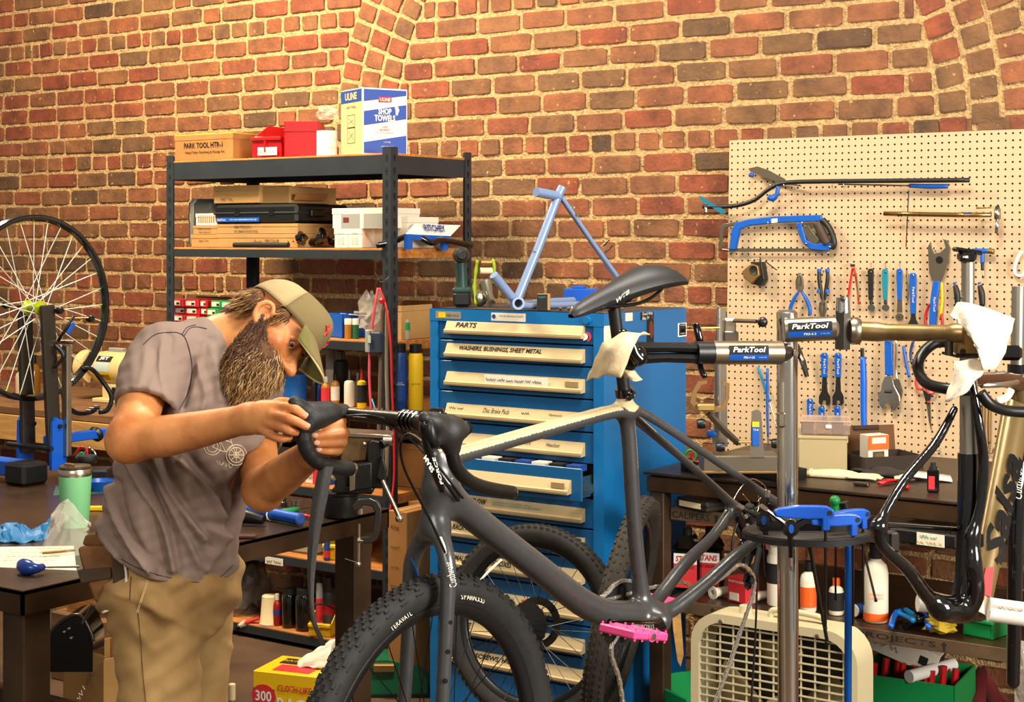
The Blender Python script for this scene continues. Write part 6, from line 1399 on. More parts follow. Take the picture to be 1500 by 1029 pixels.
o2 = [o for o in bpy.data.objects if o.get('label', '').startswith('black aerosol can')][0]; MB().rod((0, 0, .2), (0, 0, .215), .006).build('red_nozzle', m_red, o2)
# rack, fifth to bottom deck
z5 = RLV[4]+.002
t = cbox('red and white parts carton on the fifth deck behind the forearm', 447, 466, 680, 705, RD0+.05, .12, m_white, tape=False, z=z5); fpatch(t, m_redp, .6, 1, 0, 1); ftext(t, 'Dia-\ncomp\n128F', m_ink, -.01, 0, .035, .045)
t = cbox('blue parts carton beside the red and white one', 466.5, 480, 678, 705, RD0+.06, .12, m_bluep, tape=False, z=z5); fpatch(t, m_white, .3, 1, .2, .75)
t = cbox('grey equipment box at the left of the fifth deck', 395, 440, 655, 702, RD0+.15, .25, mat('box_grey', '4a4c44', .6), tape=False, z=z5)
t = cbox('dark brown carton on the fifth deck behind the vise', 575, 620, 650, 705, RD0+.2, .2, m_card, tape=False, z=z5)
z6 = RLV[5]+.002
bn = bin_('yellow plastic parts bin with a blue tube on the lower deck', (xs(494, RD0+.04), RD0+.04, z6), .25, .13, .2, .13, m_yel, .5)
bottle('blue and red tube standing left of the yellow bin', 479, 818, 779, 9, RD0+.02, 'bottle', m_blued2, m_blued2, m_redp, (.1, .35), z=z6)
t = thing('tub', 'translucent flat plastic tub with lid on the lower deck', 'tub', (xs(435, RD0+.06), RD0+.05, z6))
MB().box((0, .12, .04), (.2, .22, .08), .01).build('tub_body', mat('frosted', 'a39b80', .35, alpha=.75), t); MB().box((0, .12, .083), (.212, .232, .012), .004).build('lid', mat('frost_lid', 'b3aa8c', .4), t)
t = single('wood_scrap', 'yellow folded card at the left of the lower deck', 'card', MB().box((xs(402, RD0+.1), RD0+.1, z6+.012), (.09, .12, .02), .002), m_yel)
z7 = RLV[6]+.002
for i, (px_, py_, r_, lab) in enumerate(((352, 880, (.07, .08, .1), 'clear plastic bag heap at the left of the bottom deck'), (372, 862, (.06, .08, .1), 'clear plastic bag heap behind the paper cup'), (360, 905, (.05, .06, .06), 'small clear bag at the front of the bottom deck'))):
 baglump(lab, pd(px_, py_, RD0+.12+.05*i), r_, mat('bag_grey', '6d675a', .2, alpha=.5), 20+i, amp=.3)
t = thing('paper_cup', 'upturned cream paper cup on the bottom deck', 'cup', V((xs(390, RD0+.03), RD0+.05, z7))); MB().lathe([(.041, 0), (.043, .004), (.040, .008), (.032, .118), (.028, .122), (0, .122)], 20).build('cup', m_cream, t, smooth=40); MB().lathe([(.043, 0), (.0445, .003), (.043, .007)], 20, cap=False).build('rim', m_white, t, smooth=True)
t = thing('glue_tube', 'red and white glue tube lying before the paper cup', 'tube', pd(352, 918, RD0+.01));
MB().tube([pd(379, 906, RD0+.03), pd(360, 913, RD0+.01)], [.012, .015], 10, flat=.6).build('tube_body', m_redp, t, smooth=40, w=True); MB().tube([pd(360, 913, RD0+.01), pd(350, 918, RD0)], [.015, .009], 10).build('white_band', m_white, t, smooth=40, w=True); MB().rod(pd(352, 917, RD0), pd(346, 921, RD0), .009, n=8).build('cap', m_blackm, t, smooth=40, w=True)
bottle('red pump spray bottle with white nozzle on the bottom deck', 406, 927, 870, 12, RD0+.05, 'bottle', mat('red_b', '8a1714', .3), m_whb, m_blued2, (.35, .5), z=z7)
bottle('left one of two black oil bottles on the bottom deck', 424, 928, 862, 22, RD0+.06, 'tall', m_blackg, m_blackm, None, z=z7); bottle('right one of two black oil bottles on the bottom deck', 446, 929, 862, 27, RD0+.06, 'tall', m_blackg, m_blackm, None, z=z7)
bottle('grey oil jug with red label behind the hanging bar tape', 482, 925, 845, 32, RD0+.14, 'bottle', mat('jug_grey', '4b4d49', .4), m_dsteel, m_redp, (.3, .5), z=z7, name='jug', cat_='jug')
bottle('small can with red label standing before the grey jug', 468, 925, 842, 10, RD0+.05, 'tall', m_gr, m_black, m_redp, (.2, .6), z=z7)
t = bin_('yellow parts scoop with black handle on the bottom deck', (xs(478, RD0+.05), RD0+.01, z7), .3, .1, .14, .09, m_yel, .6); MB().tube(cat([(-.04, .0, .06), (-.04, -.03, .12), (.02, -.02, .14), (.05, .05, .1)], 4), .004, 6).build('wire_handle', m_blackm, t, smooth=True)
hk = V((RX1-.012, RD0-.012, zy(553, 421, RD0)))
def hang(label, pts, r, m, name='cable', flat=1., cat_='cable'):
 single(name, label, cat_, MB().tube([pd(*p) for p in cat(pts, 6)], r, 8, flat=flat), m, True)
hang('pink strap hanging in front of the rack post', [(554, 422, 4.81), (549, 450, 4.80), (543, 500, 4.80), (541, 550, 4.80), (544, 605, 4.80)], .0055, mat('pink_strap', 'c9474c', .6), 'strap', cat_='strap')
hang('long red cable hanging down the rack post behind the vise', [(556, 422, 4.81), (566, 452, 4.80), (572, 500, 4.80), (574, 560, 4.80), (577, 640, 4.80), (577, 705, 4.79), (570, 757, 4.76)], .0045, mat('red_cable', 'b8181c', .4))
hang('grey tyre liner strip hanging by the post, left one', [(560, 450, 4.82), (558, 510, 4.82), (556, 600, 4.82), (553, 690, 4.82)], .012, mat('liner', '6a5a48', .6), 'strip', .4, 'strip')
hang('grey tyre liner strip hanging by the post, right one', [(567, 455, 4.82), (566, 530, 4.82), (568, 620, 4.82), (566, 700, 4.82)], .011, mat('liner2', '8a7a62', .55), 'strip', .4, 'strip')
hang('short blue cable end among the hanging straps', [(545, 585, 4.80), (549, 598, 4.79), (553, 608, 4.80)], .003, mat('cyan_cable', '3a9ac0', .4))
hang('black cable tie knotted round the rack post', [(549, 398, 4.82), (557, 413, 4.81), (566, 410, 4.82), (570, 405, 4.83)], .002, m_black)
single('red_clip', 'small red clip at the top of the hanging straps', 'clip', MB().lathe([(0, -.012), (.012, -.01), (.014, .004), (.008, .012), (0, .012)], 10, M=T(pd(560, 441, 4.80))), m_red, 40)
t = thing('meter', 'small black and grey meter hanging among the straps on the post', 'meter', pd(548, 515, 4.79)); MB().box((0, 0, 0), (.07, .03, .085), .006, M=T(pd(550, 502, 4.79))).build('case', mat('meter_blue', '26303c', .4), t, w=True); MB().box((0, 0, 0), (.022, .034, .09), .004, M=T(pd(541, 500, 4.785))).build('face', m_gr, t, w=True); MB().box((0, 0, 0), (.014, .002, .03), M=T(pd(541, 497, 4.765))).build('screen', mat('lcd', '9aa88a', .3), t, w=True)
# tools on the pegboard
def plate(pts, off, th, m, name, par, bev=0.):
 P_ = [peg(x_, y_, off) for x_, y_ in pts]; n = len(P_)
 o_ = MB().add(P_+[p+pegN*th for p in P_], [tuple(range(n))[::-1], tuple(range(n, 2*n))]+[(i, (i+1) % n, n+(i+1) % n, n+i) for i in range(n)]).build(name, m, par, smooth=50 if bev else None, w=True)
 if bev: b_ = o_.modifiers.new('bevel', 'BEVEL'); b_.width = bev; b_.segments = 2
 return o_
def ptube(pts, r, m, name, par, off=.03, n=8, flat=1., k=5):
 q_ = cat([tuple(p) if len(p) > 2 else tuple(p)+(off,) for p in pts], k) if k > 1 else [tuple(p) if len(p) > 2 else tuple(p)+(off,) for p in pts]
 if hasattr(r, '__len__'): r = list(np.interp(np.linspace(0, 1, len(q_)), np.linspace(0, 1, len(r)), r))
 return MB().tube([peg(*p) for p in q_], r, n, flat=flat, up=pegN if flat != 1. else None).build(name, m, par, smooth=True, w=True)
def ptool(name, label, cat_, px, py, group='tools on the pegboard'): return thing(name, label, cat_, peg(px, py, .02), 0, group)
def hook(px, py, par, L=.035): ptube([(px, py, 0), (px, py+1, L*.6), (px, py+3, L), (px, py-2, L+.006)], .0018, m_chrome, 'peg_hook', par, n=6, k=1)
m_tgrey = mat('tool_grey', '6b6252', .4, .8); m_tblk = mat('tool_black', '15130f', .45); m_tan = mat('tool_tan', '8a6a3e', .4, .7)
t = ptool('pole_saw', 'long black pole saw with curved end across the top of the pegboard', 'saw', 1250, 270)
ptube([(1420, 264, .05), (1300, 265, .05), (1200, 266, .05), (1150, 268, .05), (1128, 276, .05), (1105, 293, .05), (1080, 301, .05), (1055, 303, .05), (1030, 303, .05)], .0085, m_tblk, 'pole', t, flat=.8)
plate([(1097, 247), (1110, 244), (1125, 249), (1150, 262), (1150, 268), (1125, 262), (1100, 252)], .03, .004, m_tgrey, 'blade_guard', t)
plate([(1118, 250)]+[(1120+i*4, 253+i*1.5-(i % 2)*2) for i in range(14)]+[(1175, 274), (1140, 268)], .026, .002, m_steelb, 'saw_blade', t)
ptube([(1126, 289), (1133, 291), (1138, 284), (1140, 273)], [.012, .010, .008], m_bluep, 'blue_hook', t, .06)
ptube([(1098, 256), (1103, 257)], .009, m_bluep, 'blue_knob', t, .045)
plate([(1024, 287), (1030, 289), (1042, 297), (1058, 305), (1064, 312), (1058, 314), (1044, 304), (1028, 295)], .05, .006, mat('teal_lever', '13647a', .35), 'teal_lever', t)
ptube([(1034, 304, .055), (1034, 312, .055)], .007, m_steelb, 'wing_nut', t)
for px_ in (1128, 1148, 1219, 1236): hook(px_, 272, t, .05)
t = ptool('file', 'thin file with blue handle hanging under the pole saw', 'file', 1340, 275)
ptube([(1228, 270), (1330, 272)], .0028, m_tgrey, 'blade', t, .03); ptube([(1332, 272), (1360, 273), (1388, 273)], [.008, .0095, .0085], m_bluep, 'handle', t, .032)
single('rod', 'thin dark rod hanging vertically behind the gold bar', 'rod', MB().rod(peg(1331, 279, .012), peg(1327, 362, .012), .002), m_tblk)
t = ptool('hacksaw', 'blue hacksaw with dark ribbed grip on the pegboard', 'hacksaw', 1145, 345)
plate([(1080, 326), (1100, 321), (1140, 317), (1205, 315), (1206, 324), (1160, 326), (1140, 327), (1100, 331), (1086, 336), (1080, 366), (1070, 366), (1074, 336)], .022, .014, m_bluep, 'frame', t, .003)
plate([(1055, 335), (1060, 328), (1080, 325), (1080, 330), (1064, 334), (1060, 342), (1059, 366), (1054, 366)], .024, .008, m_tgrey, 'front_bow', t, .002)
plate([(1062, 364), (1205, 364), (1205, 369), (1062, 369)], .028, .002, m_tgrey, 'blade', t); ptube([(1058, 366), (1068, 367)], .006, m_steelb, 'blade_pin', t, .03)
plate([(1168, 326), (1176, 327), (1183, 352), (1195, 358), (1212, 355), (1221, 357), (1222, 364), (1212, 368), (1190, 366), (1178, 357), (1172, 344)], .022, .014, m_bluep, 'lower_guard', t, .003)
ptube([(1196, 326), (1204, 342), (1212, 358)], [.017, .018, .017], mat('grip_brown', '3a2a1c', .6), 'grip', t, .032, flat=.7)
ptube([(1205, 322), (1216, 336), (1222, 356), (1218, 364)], [.012, .012, .011], m_tblk, 'knuckle_guard', t, .03)
plate([(1177, 330), (1186, 331), (1201, 352), (1196, 359), (1186, 355), (1178, 342)], .026, .008, m_tgrey, 'guard_plate', t, .002)
for p in ((1181, 357), (1216, 362), (1214, 371)): ptube([p+(.034,), p+(.042,)], .004, m_steelb, 'bolt', t, k=1)
plate([(1130, 321), (1139, 320), (1139, 326), (1130, 327)], .0365, .0006, m_wht, 'logo', t)
for px_ in (1125, 1175): hook(px_, 327, t, .042)
t = ptool('bearing_block', 'worn brown block fixture with round bore hanging left on the pegboard', 'fixture', 1108, 400)
plate([(1092, 398), (1104, 386), (1115, 390), (1117, 404), (1106, 416), (1094, 408)], .03, .03, m_tan, 'face_block', t, .003); plate([(1106, 384), (1122, 384), (1126, 410), (1120, 419), (1106, 416)], .005, .04, m_tblk, 'back_block', t, .003)
MB().lathe([(.001, .002), (.012, .002), (.017, .004), (.017, -.004)], 16, M=zto(pegN, peg(1104, 396, .06))).build('bore', m_tblk, t, smooth=40, w=True); ptube([(1095, 381), (1113, 379)], .0022, m_steelb, 'pin', t, .05); ptube([(1121, 383), (1138, 396)], .0022, m_tblk, 'pin', t, .05); ptube([(1113, 377), (1114, 386)], .004, m_tblk, 'stud', t, .03)
def plier(label, hx, hy, flip, mh, spread, L, px0=0, name='pliers', mj=m_tgrey, off=.02):
 """pliers: joint at hx,hy (pixels); handles point down (flip=1) or up (-1)"""
 t = ptool(name, label, 'pliers', hx, hy); f_ = flip
 plate([(hx-5, hy), (hx-6, hy-f_*12), (hx-2, hy-f_*24), (hx, hy-f_*24), (hx, hy)], off, .008, mj, 'jaw', t, .002); plate([(hx+5, hy), (hx+6, hy-f_*12), (hx+2, hy-f_*24), (hx+.4, hy-f_*24), (hx, hy)], off, .009, mj, 'jaw', t, .002)
 MB().lathe([(0, .006), (.009, .006), (.010, -.006)], 12, M=zto(pegN, peg(hx, hy, off+.008))).build('pivot', m_steelb, t, smooth=40, w=True)
 for s_ in (-1, 1): ptube([(hx+s_*2, hy+f_*3), (hx+s_*spread*.6, hy+f_*L*.35), (hx+s_*spread, hy+f_*L*.7), (hx+s_*spread*1.02, hy+f_*L)], [.005, .0075, .008, .0065], mh, 'handle', t, off+.006)
 hook(hx, hy-f_*20 if f_ > 0 else hy-L, t); return t
plier('grey cutting pliers with splayed blue handles below the hacksaw', 1172, 424, 1, m_bluep, 14, 38)
plier('black and blue pliers hanging head down', 1206, 442, -1, m_tblk, 6, 46); t = ptool('handle_sleeve', 'blue sleeve ends of the pliers hanging head down', 'sleeve', 1206, 400)
for s_ in (-1, 1): ptube([(1206+s_*6, 424), (1206+s_*6, 430)], .0092, m_bluep, 'sleeve', t, .026)
for s_ in (-1, 1): ptube([(1206+s_*6, 394), (1206+s_*6, 399)], .0088, m_bluep, 'sleeve', t, .026)
t = ptool('cable_cutter', 'slim red-handled cable cutter on the pegboard', 'cutter', 1249, 415)
ptube([(1249, 392), (1246, 410), (1243, 430), (1241, 445)], .0042, m_red, 'handle', t, .02); ptube([(1251, 392), (1254, 410), (1257, 430), (1258, 446)], .0042, m_red, 'handle', t, .026); ptube([(1246, 389), (1252, 389)], .005, m_tblk, 'spring', t, .022); ptube([(1255, 400), (1258, 440)], .0018, m_green, 'stripe', t, .032); hook(1246, 386, t)
for px_, m_, lab, sk in ((1276, m_tblk, 'black flat handle with socket end', 1), (1297, mat('teal_tool', '117283', .35), 'teal flat handle with socket end', 1), (1318, m_bluep, 'blue wrench with grey ring end', 0)):
 t = ptool('flat_wrench', lab+' hanging in the row', 'wrench', px_, 420); plate([(px_-4.5, 398), (px_-3, 394), (px_+3, 394), (px_+4.5, 398), (px_+3, 440), (px_-3, 440)], .014, .006, m_, 'handle', t, .001)
 if sk: ptube([(px_, 440), (px_, 446)], .006, m_tblk, 'neck', t, .018); MB().lathe([(.003, .016), (.012, .016), (.012, -.004), (.003, -.004)], 12, M=zto(pegN+pegX*.6, peg(px_, 451, .018))).build('socket', m_tblk, t, smooth=40, w=True)
 else: plate([(px_-3, 440), (px_+3, 440), (px_+4, 458), (px_-4, 458)], .014, .004, m_tgrey, 'shank', t); MB().lathe([(.003, .006), (.014, .006), (.014, -.002), (.003, -.002), (.003, .006)], 16, M=zto(pegN, peg(px_, 465, .018))).build('ring_end', m_tgrey, t, smooth=40, w=True)
 MB().lathe([(.0015, .0004), (.0032, .0004)], 10, M=zto(pegN, peg(px_, 400, .0205)), cap=False).build('hang_hole', m_ink, t, w=True); ptube([(px_, 384, .0), (px_, 392, .012), (px_, 399, .022)], .0014, m_chrome, 'peg_hook', t, n=5)
t = ptool('file', 'thin grey needle file hanging in the row', 'file', 1329, 420); ptube([(1328, 396), (1330, 415), (1329, 440)], [.003, .004, .002], m_tgrey, 'blade', t, .015)
def coneW(label, px_, y0, y1, yb, mb_=m_bluep, w0=5, w1=8, head=True, lett=True, off=.014):
 t = ptool('cone_wrench', label, 'wrench', px_, (y0+y1)/2); plate([(px_-w0, y0+3), (px_-w0+2, y0), (px_+w0-2, y0), (px_+w0, y0+3), (px_+w0-1, yb), (px_-w0+1, yb)], off, .006, mb_, 'sleeve', t, .001)
 if head: plate([(px_-3, yb), (px_+3, yb), (px_+4, y1-22), (px_+w1, y1-14), (px_+w1, y1-4), (px_+4, y1), (px_+2, y1-8), (px_-2, y1-8), (px_-4, y1), (px_-w1, y1-4), (px_-w1, y1-14), (px_-4, y1-22)], off+.001, .0035, m_tblk, 'blade', t)
 if lett: text('ParkTool', m_wht, t, peg(px_, (y0+yb)/2+2, off+.0065), -pegU, pegX, wd=.055, h=.008, off=.0008)
 hook(px_, y0+4, t, .022); return t
coneW('blue-sleeved cone wrench hanging beside the big lockring pliers', 1338, 400, 490, 460, w0=5)
for px_, y0, y1, yb, lab in ((1208, 517, 595, 553, 'left one of two full-length cone wrenches with open black heads'), (1228, 517, 595, 553, 'right one of two full-length cone wrenches with open black heads')): coneW(lab, px_, y0, y1, yb)
for px_, y0, yb, lab in ((1187, 584, 618, 'blue wrench sleeve hanging leftmost in the low row'), (1204, 595, 634, 'blue wrench sleeve in the middle of the low row'), (1227, 595, 634, 'blue wrench sleeve hanging rightmost in the low row')): coneW(lab, px_, y0, yb+40, yb, w0=4.5)
t = ptool('lockring_pliers', 'large grey hooked pliers with ratchet hole and blue handle', 'pliers', 1376, 400)
plate([(1361, 380), (1360, 362), (1364, 354), (1366, 366), (1370, 372), (1378, 370), (1386, 363), (1383, 352), (1380, 350), (1388, 352), (1393, 364), (1390, 382), (1384, 400), (1378, 414), (1368, 414), (1362, 400)], .02, .008, m_tgrey, 'head', t, .001)
MB().lathe([(0, .001), (.013, .001)], 14, M=zto(pegN, peg(1376, 381, .0285))).build('ratchet_bore', m_ink, t, w=True)
plate([(1368, 412), (1378, 412), (1374, 440), (1371, 480), (1362, 480), (1364, 440)], .02, .012, m_bluep, 'handle', t, .002); text('ParkTool', m_wht, t, peg(1369, 446, .033), -pegU, pegX, wd=.05, h=.008)
ptube([(1379, 414), (1380, 440), (1377, 465)], .006, m_yel, 'yellow_handle', t, .016); ptube([(1362, 445), (1356, 460), (1356, 475), (1364, 482), (1372, 482), (1380, 476), (1379, 460)], .005, m_red, 'red_loop', t, .02); hook(1370, 366, t, .03)
for px_, lab in ((1402, 'black-handled screwdriver left of the silver seat post'), (1438, 'black-handled screwdriver right of the silver seat post')):
 t = ptool('screwdriver', lab, 'screwdriver', px_, 430); ptube([(px_-3, 418), (px_, 430), (px_+1, 448)], [.008, .012, .010], m_tblk, 'handle', t, .02); ptube([(px_-3, 416), (px_-4, 414)], .007, m_bluep, 'end_cap', t, .02); ptube([(px_+1, 448), (px_+1, 490)], .003, m_steelb, 'shaft', t, .02)
t = ptool('mallet', 'small blue T-handled driver with brass end on the pegboard', 'driver', 1440, 370)
ptube([(1424, 368), (1436, 368), (1448, 368)], .0095, m_bluep, 'head', t, .03); ptube([(1448, 368), (1456, 369)], .010, mat('brass3', '9c7a3e', .3, .8), 'face', t, .03); ptube([(1439, 370), (1439, 386)], .008, m_bluep, 'neck', t, .03); ptube([(1439, 386), (1439, 396)], .006, m_tblk, 'shank', t, .03); ptube([(1440, 396), (1440, 405)], .003, m_chrome, 'bit', t, .03)
t = ptool('hub_press_bar', 'long gold bar tool with steel cross head on the pegboard', 'tool', 1380, 315)
ptube([(1295, 313, .06), (1345, 314, .06), (1400, 315, .06), (1452, 315, .06)], .0088, mat('gold_bar', 'a5854a', .25, .95), 'bar', t, k=1)
for px_ in (1316, 1320, 1347): ptube([(px_, 314, .06), (px_+1, 314, .06)], .0095, m_tblk, 'ring', t, k=1)
ptube([(1461, 306, .06), (1461, 321, .06)], .012, m_steelb, 'cross_head', t, n=6, k=1); ptube([(1461, 321, .06), (1460, 342, .06)], .0075, m_chrome, 'spindle', t, k=1); ptube([(1461, 302, .06), (1461, 307, .06)], .008, m_tblk, 'knob', t, k=1); ptube([(1430, 305, .06), (1456, 304, .06)], .003, mat('brass3'), 'side_rod', t, k=1)
plate([(1411, 311), (1424, 311), (1424, 314), (1411, 314)], .0695, .0006, m_blued2, 'label', t)
for px_ in (1331, 1438): hook(px_, 322, t, .066)
t = ptool('clip_tool', 'cream plastic bracket hanging at the right edge of the pegboard', 'bracket', 1492, 385)
ptube([(1497, 368), (1492, 376), (1487, 390), (1488, 402), (1497, 404), (1502, 396)], .0055, m_wht, 'bracket', t, .02)
t = ptool('adjustable_wrench', 'large chrome adjustable wrench with blue grip', 'wrench', 1302, 550)
plate([(1297, 497), (1308, 497), (1309, 550), (1298, 550)], .02, .012, m_bluep, 'grip', t, .002); plate([(1298, 550), (1308, 550), (1311, 565), (1319, 580), (1320, 592), (1312, 602), (1306, 604), (1308, 594), (1303, 588), (1298, 592), (1296, 602), (1290, 594), (1287, 578), (1292, 572), (1293, 562)], .02, .01, m_chrome, 'head', t, .002)
MB().lathe([(0, -.012), (.006, -.012), (.006, .012), (0, .012)], 10, M=zto(pegX, peg(1301, 574, .034))).build('worm_screw', m_dsteel, t, w=True); hook(1302, 500, t)
t = ptool('adjustable_wrench', 'smaller chrome wrench half hidden behind the large one', 'wrench', 1314, 540); ptube([(1313, 497), (1312, 540), (1314, 556)], .0035, m_chrome, 'handle', t, .008); plate([(1310, 556), (1318, 556), (1323, 572), (1320, 586), (1312, 586)], .006, .006, m_tgrey, 'head', t, .001)
t = ptool('ball_joint_lever', 'long tool with dark top and bright blue handle beside the swivel block', 'lever', 1265, 570)
ptube([(1263, 510), (1263, 524)], .0075, m_tblk, 'shank', t, .025, flat=.6); ptube([(1264, 523), (1265, 560), (1265, 600), (1266, 640)], [.0105, .0125, .012, .0115], mat('bright_blue', '0b54b8', .35), 'handle', t, .025)
t = ptool('t_handle', 'small blue T-handle with silver shaft on the pegboard', 'driver', 1328, 530); ptube([(1323, 507), (1327, 530), (1332, 553)], .0055, m_bluep, 'grip', t, .03); ptube([(1327, 530), (1340, 530)], .003, m_steelb, 'shaft', t, .03); ptube([(1338, 500), (1334, 515), (1336, 532), (1345, 536), (1353, 528)], .0055, mat('navy', '20305a', .4), 'loop_handle', t, .02)
t = ptool('scissors', 'red and black scissors hanging open-handled on the pegboard', 'scissors', 1357, 590)
for cx_, m_ in ((1348, m_redp), (1364, m_redp)):
 pts = [(cx_+7*cos(a), 563+(-2 if cx_ < 1355 else 5)+10*sin(a)) for a in np.linspace(0, 2*pi, 13)[:-1]]
 MB().tube([peg(x_, y_, .022) for x_, y_ in pts], .0045, 7, closed=True).build('finger_loop', m_, t, smooth=True, w=True)
plate([(1352, 571), (1360, 576), (1362, 590), (1358, 592)], .018, .007, m_tblk, 'shank', t); plate([(1360, 577), (1366, 577), (1361, 592), (1357, 590)], .02, .007, m_tblk, 'shank', t); plate([(1357, 590), (1363, 590), (1364, 620), (1365, 632), (1361, 618)], .018, .003, m_tgrey, 'blade', t); MB().lathe([(0, .003), (.004, .003), (.004, 0)], 8, M=zto(pegN, peg(1360, 589, .028))).build('pivot', m_redp, t, w=True)
for px_, lab in ((1440, 'brown rod tool hanging left of the gold frame'), (1449, 'second brown rod tool hanging beside the gold frame')):
 t = ptool('rod_tool', lab, 'tool', px_, 640); ptube([(px_+1, 580), (px_, 620), (px_, 650)], [.006, .007, .006], m_tan, 'rod', t, .015); ptube([(px_, 650), (px_-1, 660), (px_+4, 664), (px_+7, 656)], .0035, m_tan, 'hook_end', t, .015)
t = ptool('wire_hook_set', 'pair of bare wire hooks near the bottom of the pegboard', 'hooks', 1370, 660)
for px_ in (1366, 1377): ptube([(px_, 652, .0), (px_, 654, .02), (px_, 662, .022), (px_, 660, .03)], .0016, m_chrome, 'wire', t, n=5)
ptube([(1358, 660, .012), (1380, 661, .012)], .0014, m_chrome, 'wire', t, n=5)
t = ptool('black_lever', 'black lever hanging behind the stand pole on the pegboard', 'lever', 1178, 530); ptube([(1168, 505), (1174, 520), (1179, 545)], [.006, .007, .006], m_tblk, 'lever', t, .03)
ptl = ptool('crank_puller', 'slim blue-gripped rod tool leaning beside the pole', 'tool', 1117, 560)
ptube([(1110, 537, .012), (1118, 560, .014), (1127, 588, .018)], [.005, .006, .0055], mat('cyan_grip', '1474a8', .35), 'grip', ptl); ptube([(1127, 588, .018), (1136, 620, .02), (1141, 632, .02)], .002, m_chrome, 'shaft', ptl)
t = ptool('long_blue_tool', 'long thin blue tool standing behind the small truing stand', 'tool', 1124, 600); ptube([(1124, 540), (1124, 600), (1125, 640)], [.006, .0055, .004], m_bluep, 'handle', t, .03); ptube([(1125, 640), (1126, 655)], .003, m_tgrey, 'tip', t, .03)
# on the right-hand bench
def gz(px, py): return ph(px, py, GZ+.001)
def box_on(name, label, cat_, p0, p1, dep, h, m, par=None, group=None, z=GZ+.001, bev=.003):
 """box whose front edge runs between two picture points lying at height z"""
 a, b_ = ph(p0[0], p0[1], z), ph(p1[0], p1[1], z); w_ = (b_-a).length; M_ = basis(x=b_-a, z=UP, o=(a+b_)/2)
 t = thing(name, label, cat_, M=M_, group=group); t_h[t.name] = (w_, dep, h); return t, w_
st_ = thing('wheel_jig', 'small steel wheel truing stand with brown C-shaped clamp on the right bench', 'truing stand', gz(1085, 690))
Zj = 4.95
def jz(px, py, dz=0.): return pz(px, py, Zj+dz)
MB().box((0, 0, 0), (.24, .12, .05), .004, M=basis(x=RT, y=FW, o=jz(1082, 676))).build('base', m_tgrey, st_, w=True); MB().box((0, 0, 0), (.25, .13, .008), .002, M=basis(x=RT, y=FW, o=jz(1082, 688))).build('foot_plate', m_tan, st_, w=True)
MB().add([jz(1043, 655), jz(1066, 655), jz(1063, 452), jz(1050, 452), jz(1043, 655, .03), jz(1066, 655, .03), jz(1063, 452, .03), jz(1050, 452, .03)], [(0, 1, 2, 3), (7, 6, 5, 4), (0, 4, 5, 1), (1, 5, 6, 2), (2, 6, 7, 3), (3, 7, 4, 0)]).build('rear_upright', mat('plate_steel', '857c6c', .35, .9), st_, w=True)
MB().rod(jz(1053, 450, -.01), jz(1053, 640, -.01), .006, n=10).build('guide_rod', m_chrome, st_, w=True, smooth=40)
up_ = MB().add([jz(1098, 672, -.06), jz(1120, 672, -.06), jz(1115, 604, -.06), jz(1109, 600, -.06), jz(1101, 603, -.06)]+[jz(1098, 672, -.03), jz(1120, 672, -.03), jz(1115, 604, -.03), jz(1109, 600, -.03), jz(1101, 603, -.03)], [(0, 1, 2, 3, 4), (9, 8, 7, 6, 5)]+[(i, (i+1) % 5, 5+(i+1) % 5, 5+i) for i in range(5)]).build('front_upright', MC['plate_steel'], st_, w=True)
MB().box((0, 0, 0), (.022, .002, .075), .001, M=basis(x=RT, y=FW, o=jz(1107, 636, -.064))).build('blue_label', m_bluep, st_, w=True); text('TS-8', m_wht, st_, jz(1107, 630, -.0665), RT, UP, wd=.017); MB().box((0, 0, 0), (.022, .002, .016), M=basis(x=RT, y=FW, o=jz(1107, 622, -.0645))).build('label_head', m_yel, st_, w=True)
pl_ = [(1036, 558), (1023, 559), (1014, 575), (1011, 590), (1020, 600), (1030, 604), (1050, 604), (1062, 600), (1068, 585), (1069, 562), (1058, 559), (1058, 563), (1063, 566), (1063, 584), (1056, 596), (1030, 597), (1019, 588), (1021, 575), (1028, 564), (1036, 562)]
P_ = [jz(x_, y_, -.1) for x_, y_ in pl_]; n = len(P_); MB().add(P_+[p+FW*.012 for p in P_], [tuple(range(n))[::-1], tuple(range(n, 2*n))]+[(i, (i+1) % n, n+(i+1) % n, n+i) for i in range(n)]).build('caliper_arms', m_tan, st_, w=True)
MB().box((0, 0, 0), (.055, .03, .022), .004, M=basis(x=RT, y=FW, o=jz(1034, 597, -.1))).build('arm_clamp', mat('brass4', 'b89a5c', .35, .8), st_, w=True); MB().tube([jz(1038, 606, -.1), jz(1062, 632, -.08), jz(1082, 650, -.06)], [.010, .012, .010], 4).build('calliper_lever', m_tgrey, st_, w=True)
for p in ((1027, 621, -.11), (1055, 655, -.1), (1136, 650, -.05)): MB().lathe([(0, -.012), (.014, -.012), (.016, 0), (.014, .012), (0, .012)], 14, M=zto(RT, jz(*p))).build('knob', m_black, st_, smooth=40, w=True)
MB().ell(jz(1042, 636, -.06), (.018, .004, .012)).build('blue_badge', m_bluep, st_, w=True, smooth=True)
MB().rod(jz(1082, 648, -.09), jz(1100, 648, -.09), .004).build('brass_screw', MC['brass4'], st_, w=True)
for i, (p0, p1, h) in enumerate((((998, 690), (1045, 700), .03), ((1068, 694), (1142, 707), .035))):
 t, w_ = box_on('parts_tray', ('left', 'right')[i]+' black plastic parts tray at the front edge of the right bench', 'tray', p0, p1, .12, h, m_black)
 MB().box((0, .06, .003), (w_, .12, .006)).build('tray_floor', m_blackm, t)
 for a in ((0, .003, w_, .006), (0, .117, w_, .006), (-w_/2, .06, .006, .12), (w_/2, .06, .006, .12), (0, .06, .004, .12)): MB().box((a[0], a[1], h/2), (a[2], a[3], h)).build('tray_wall', m_black, t)
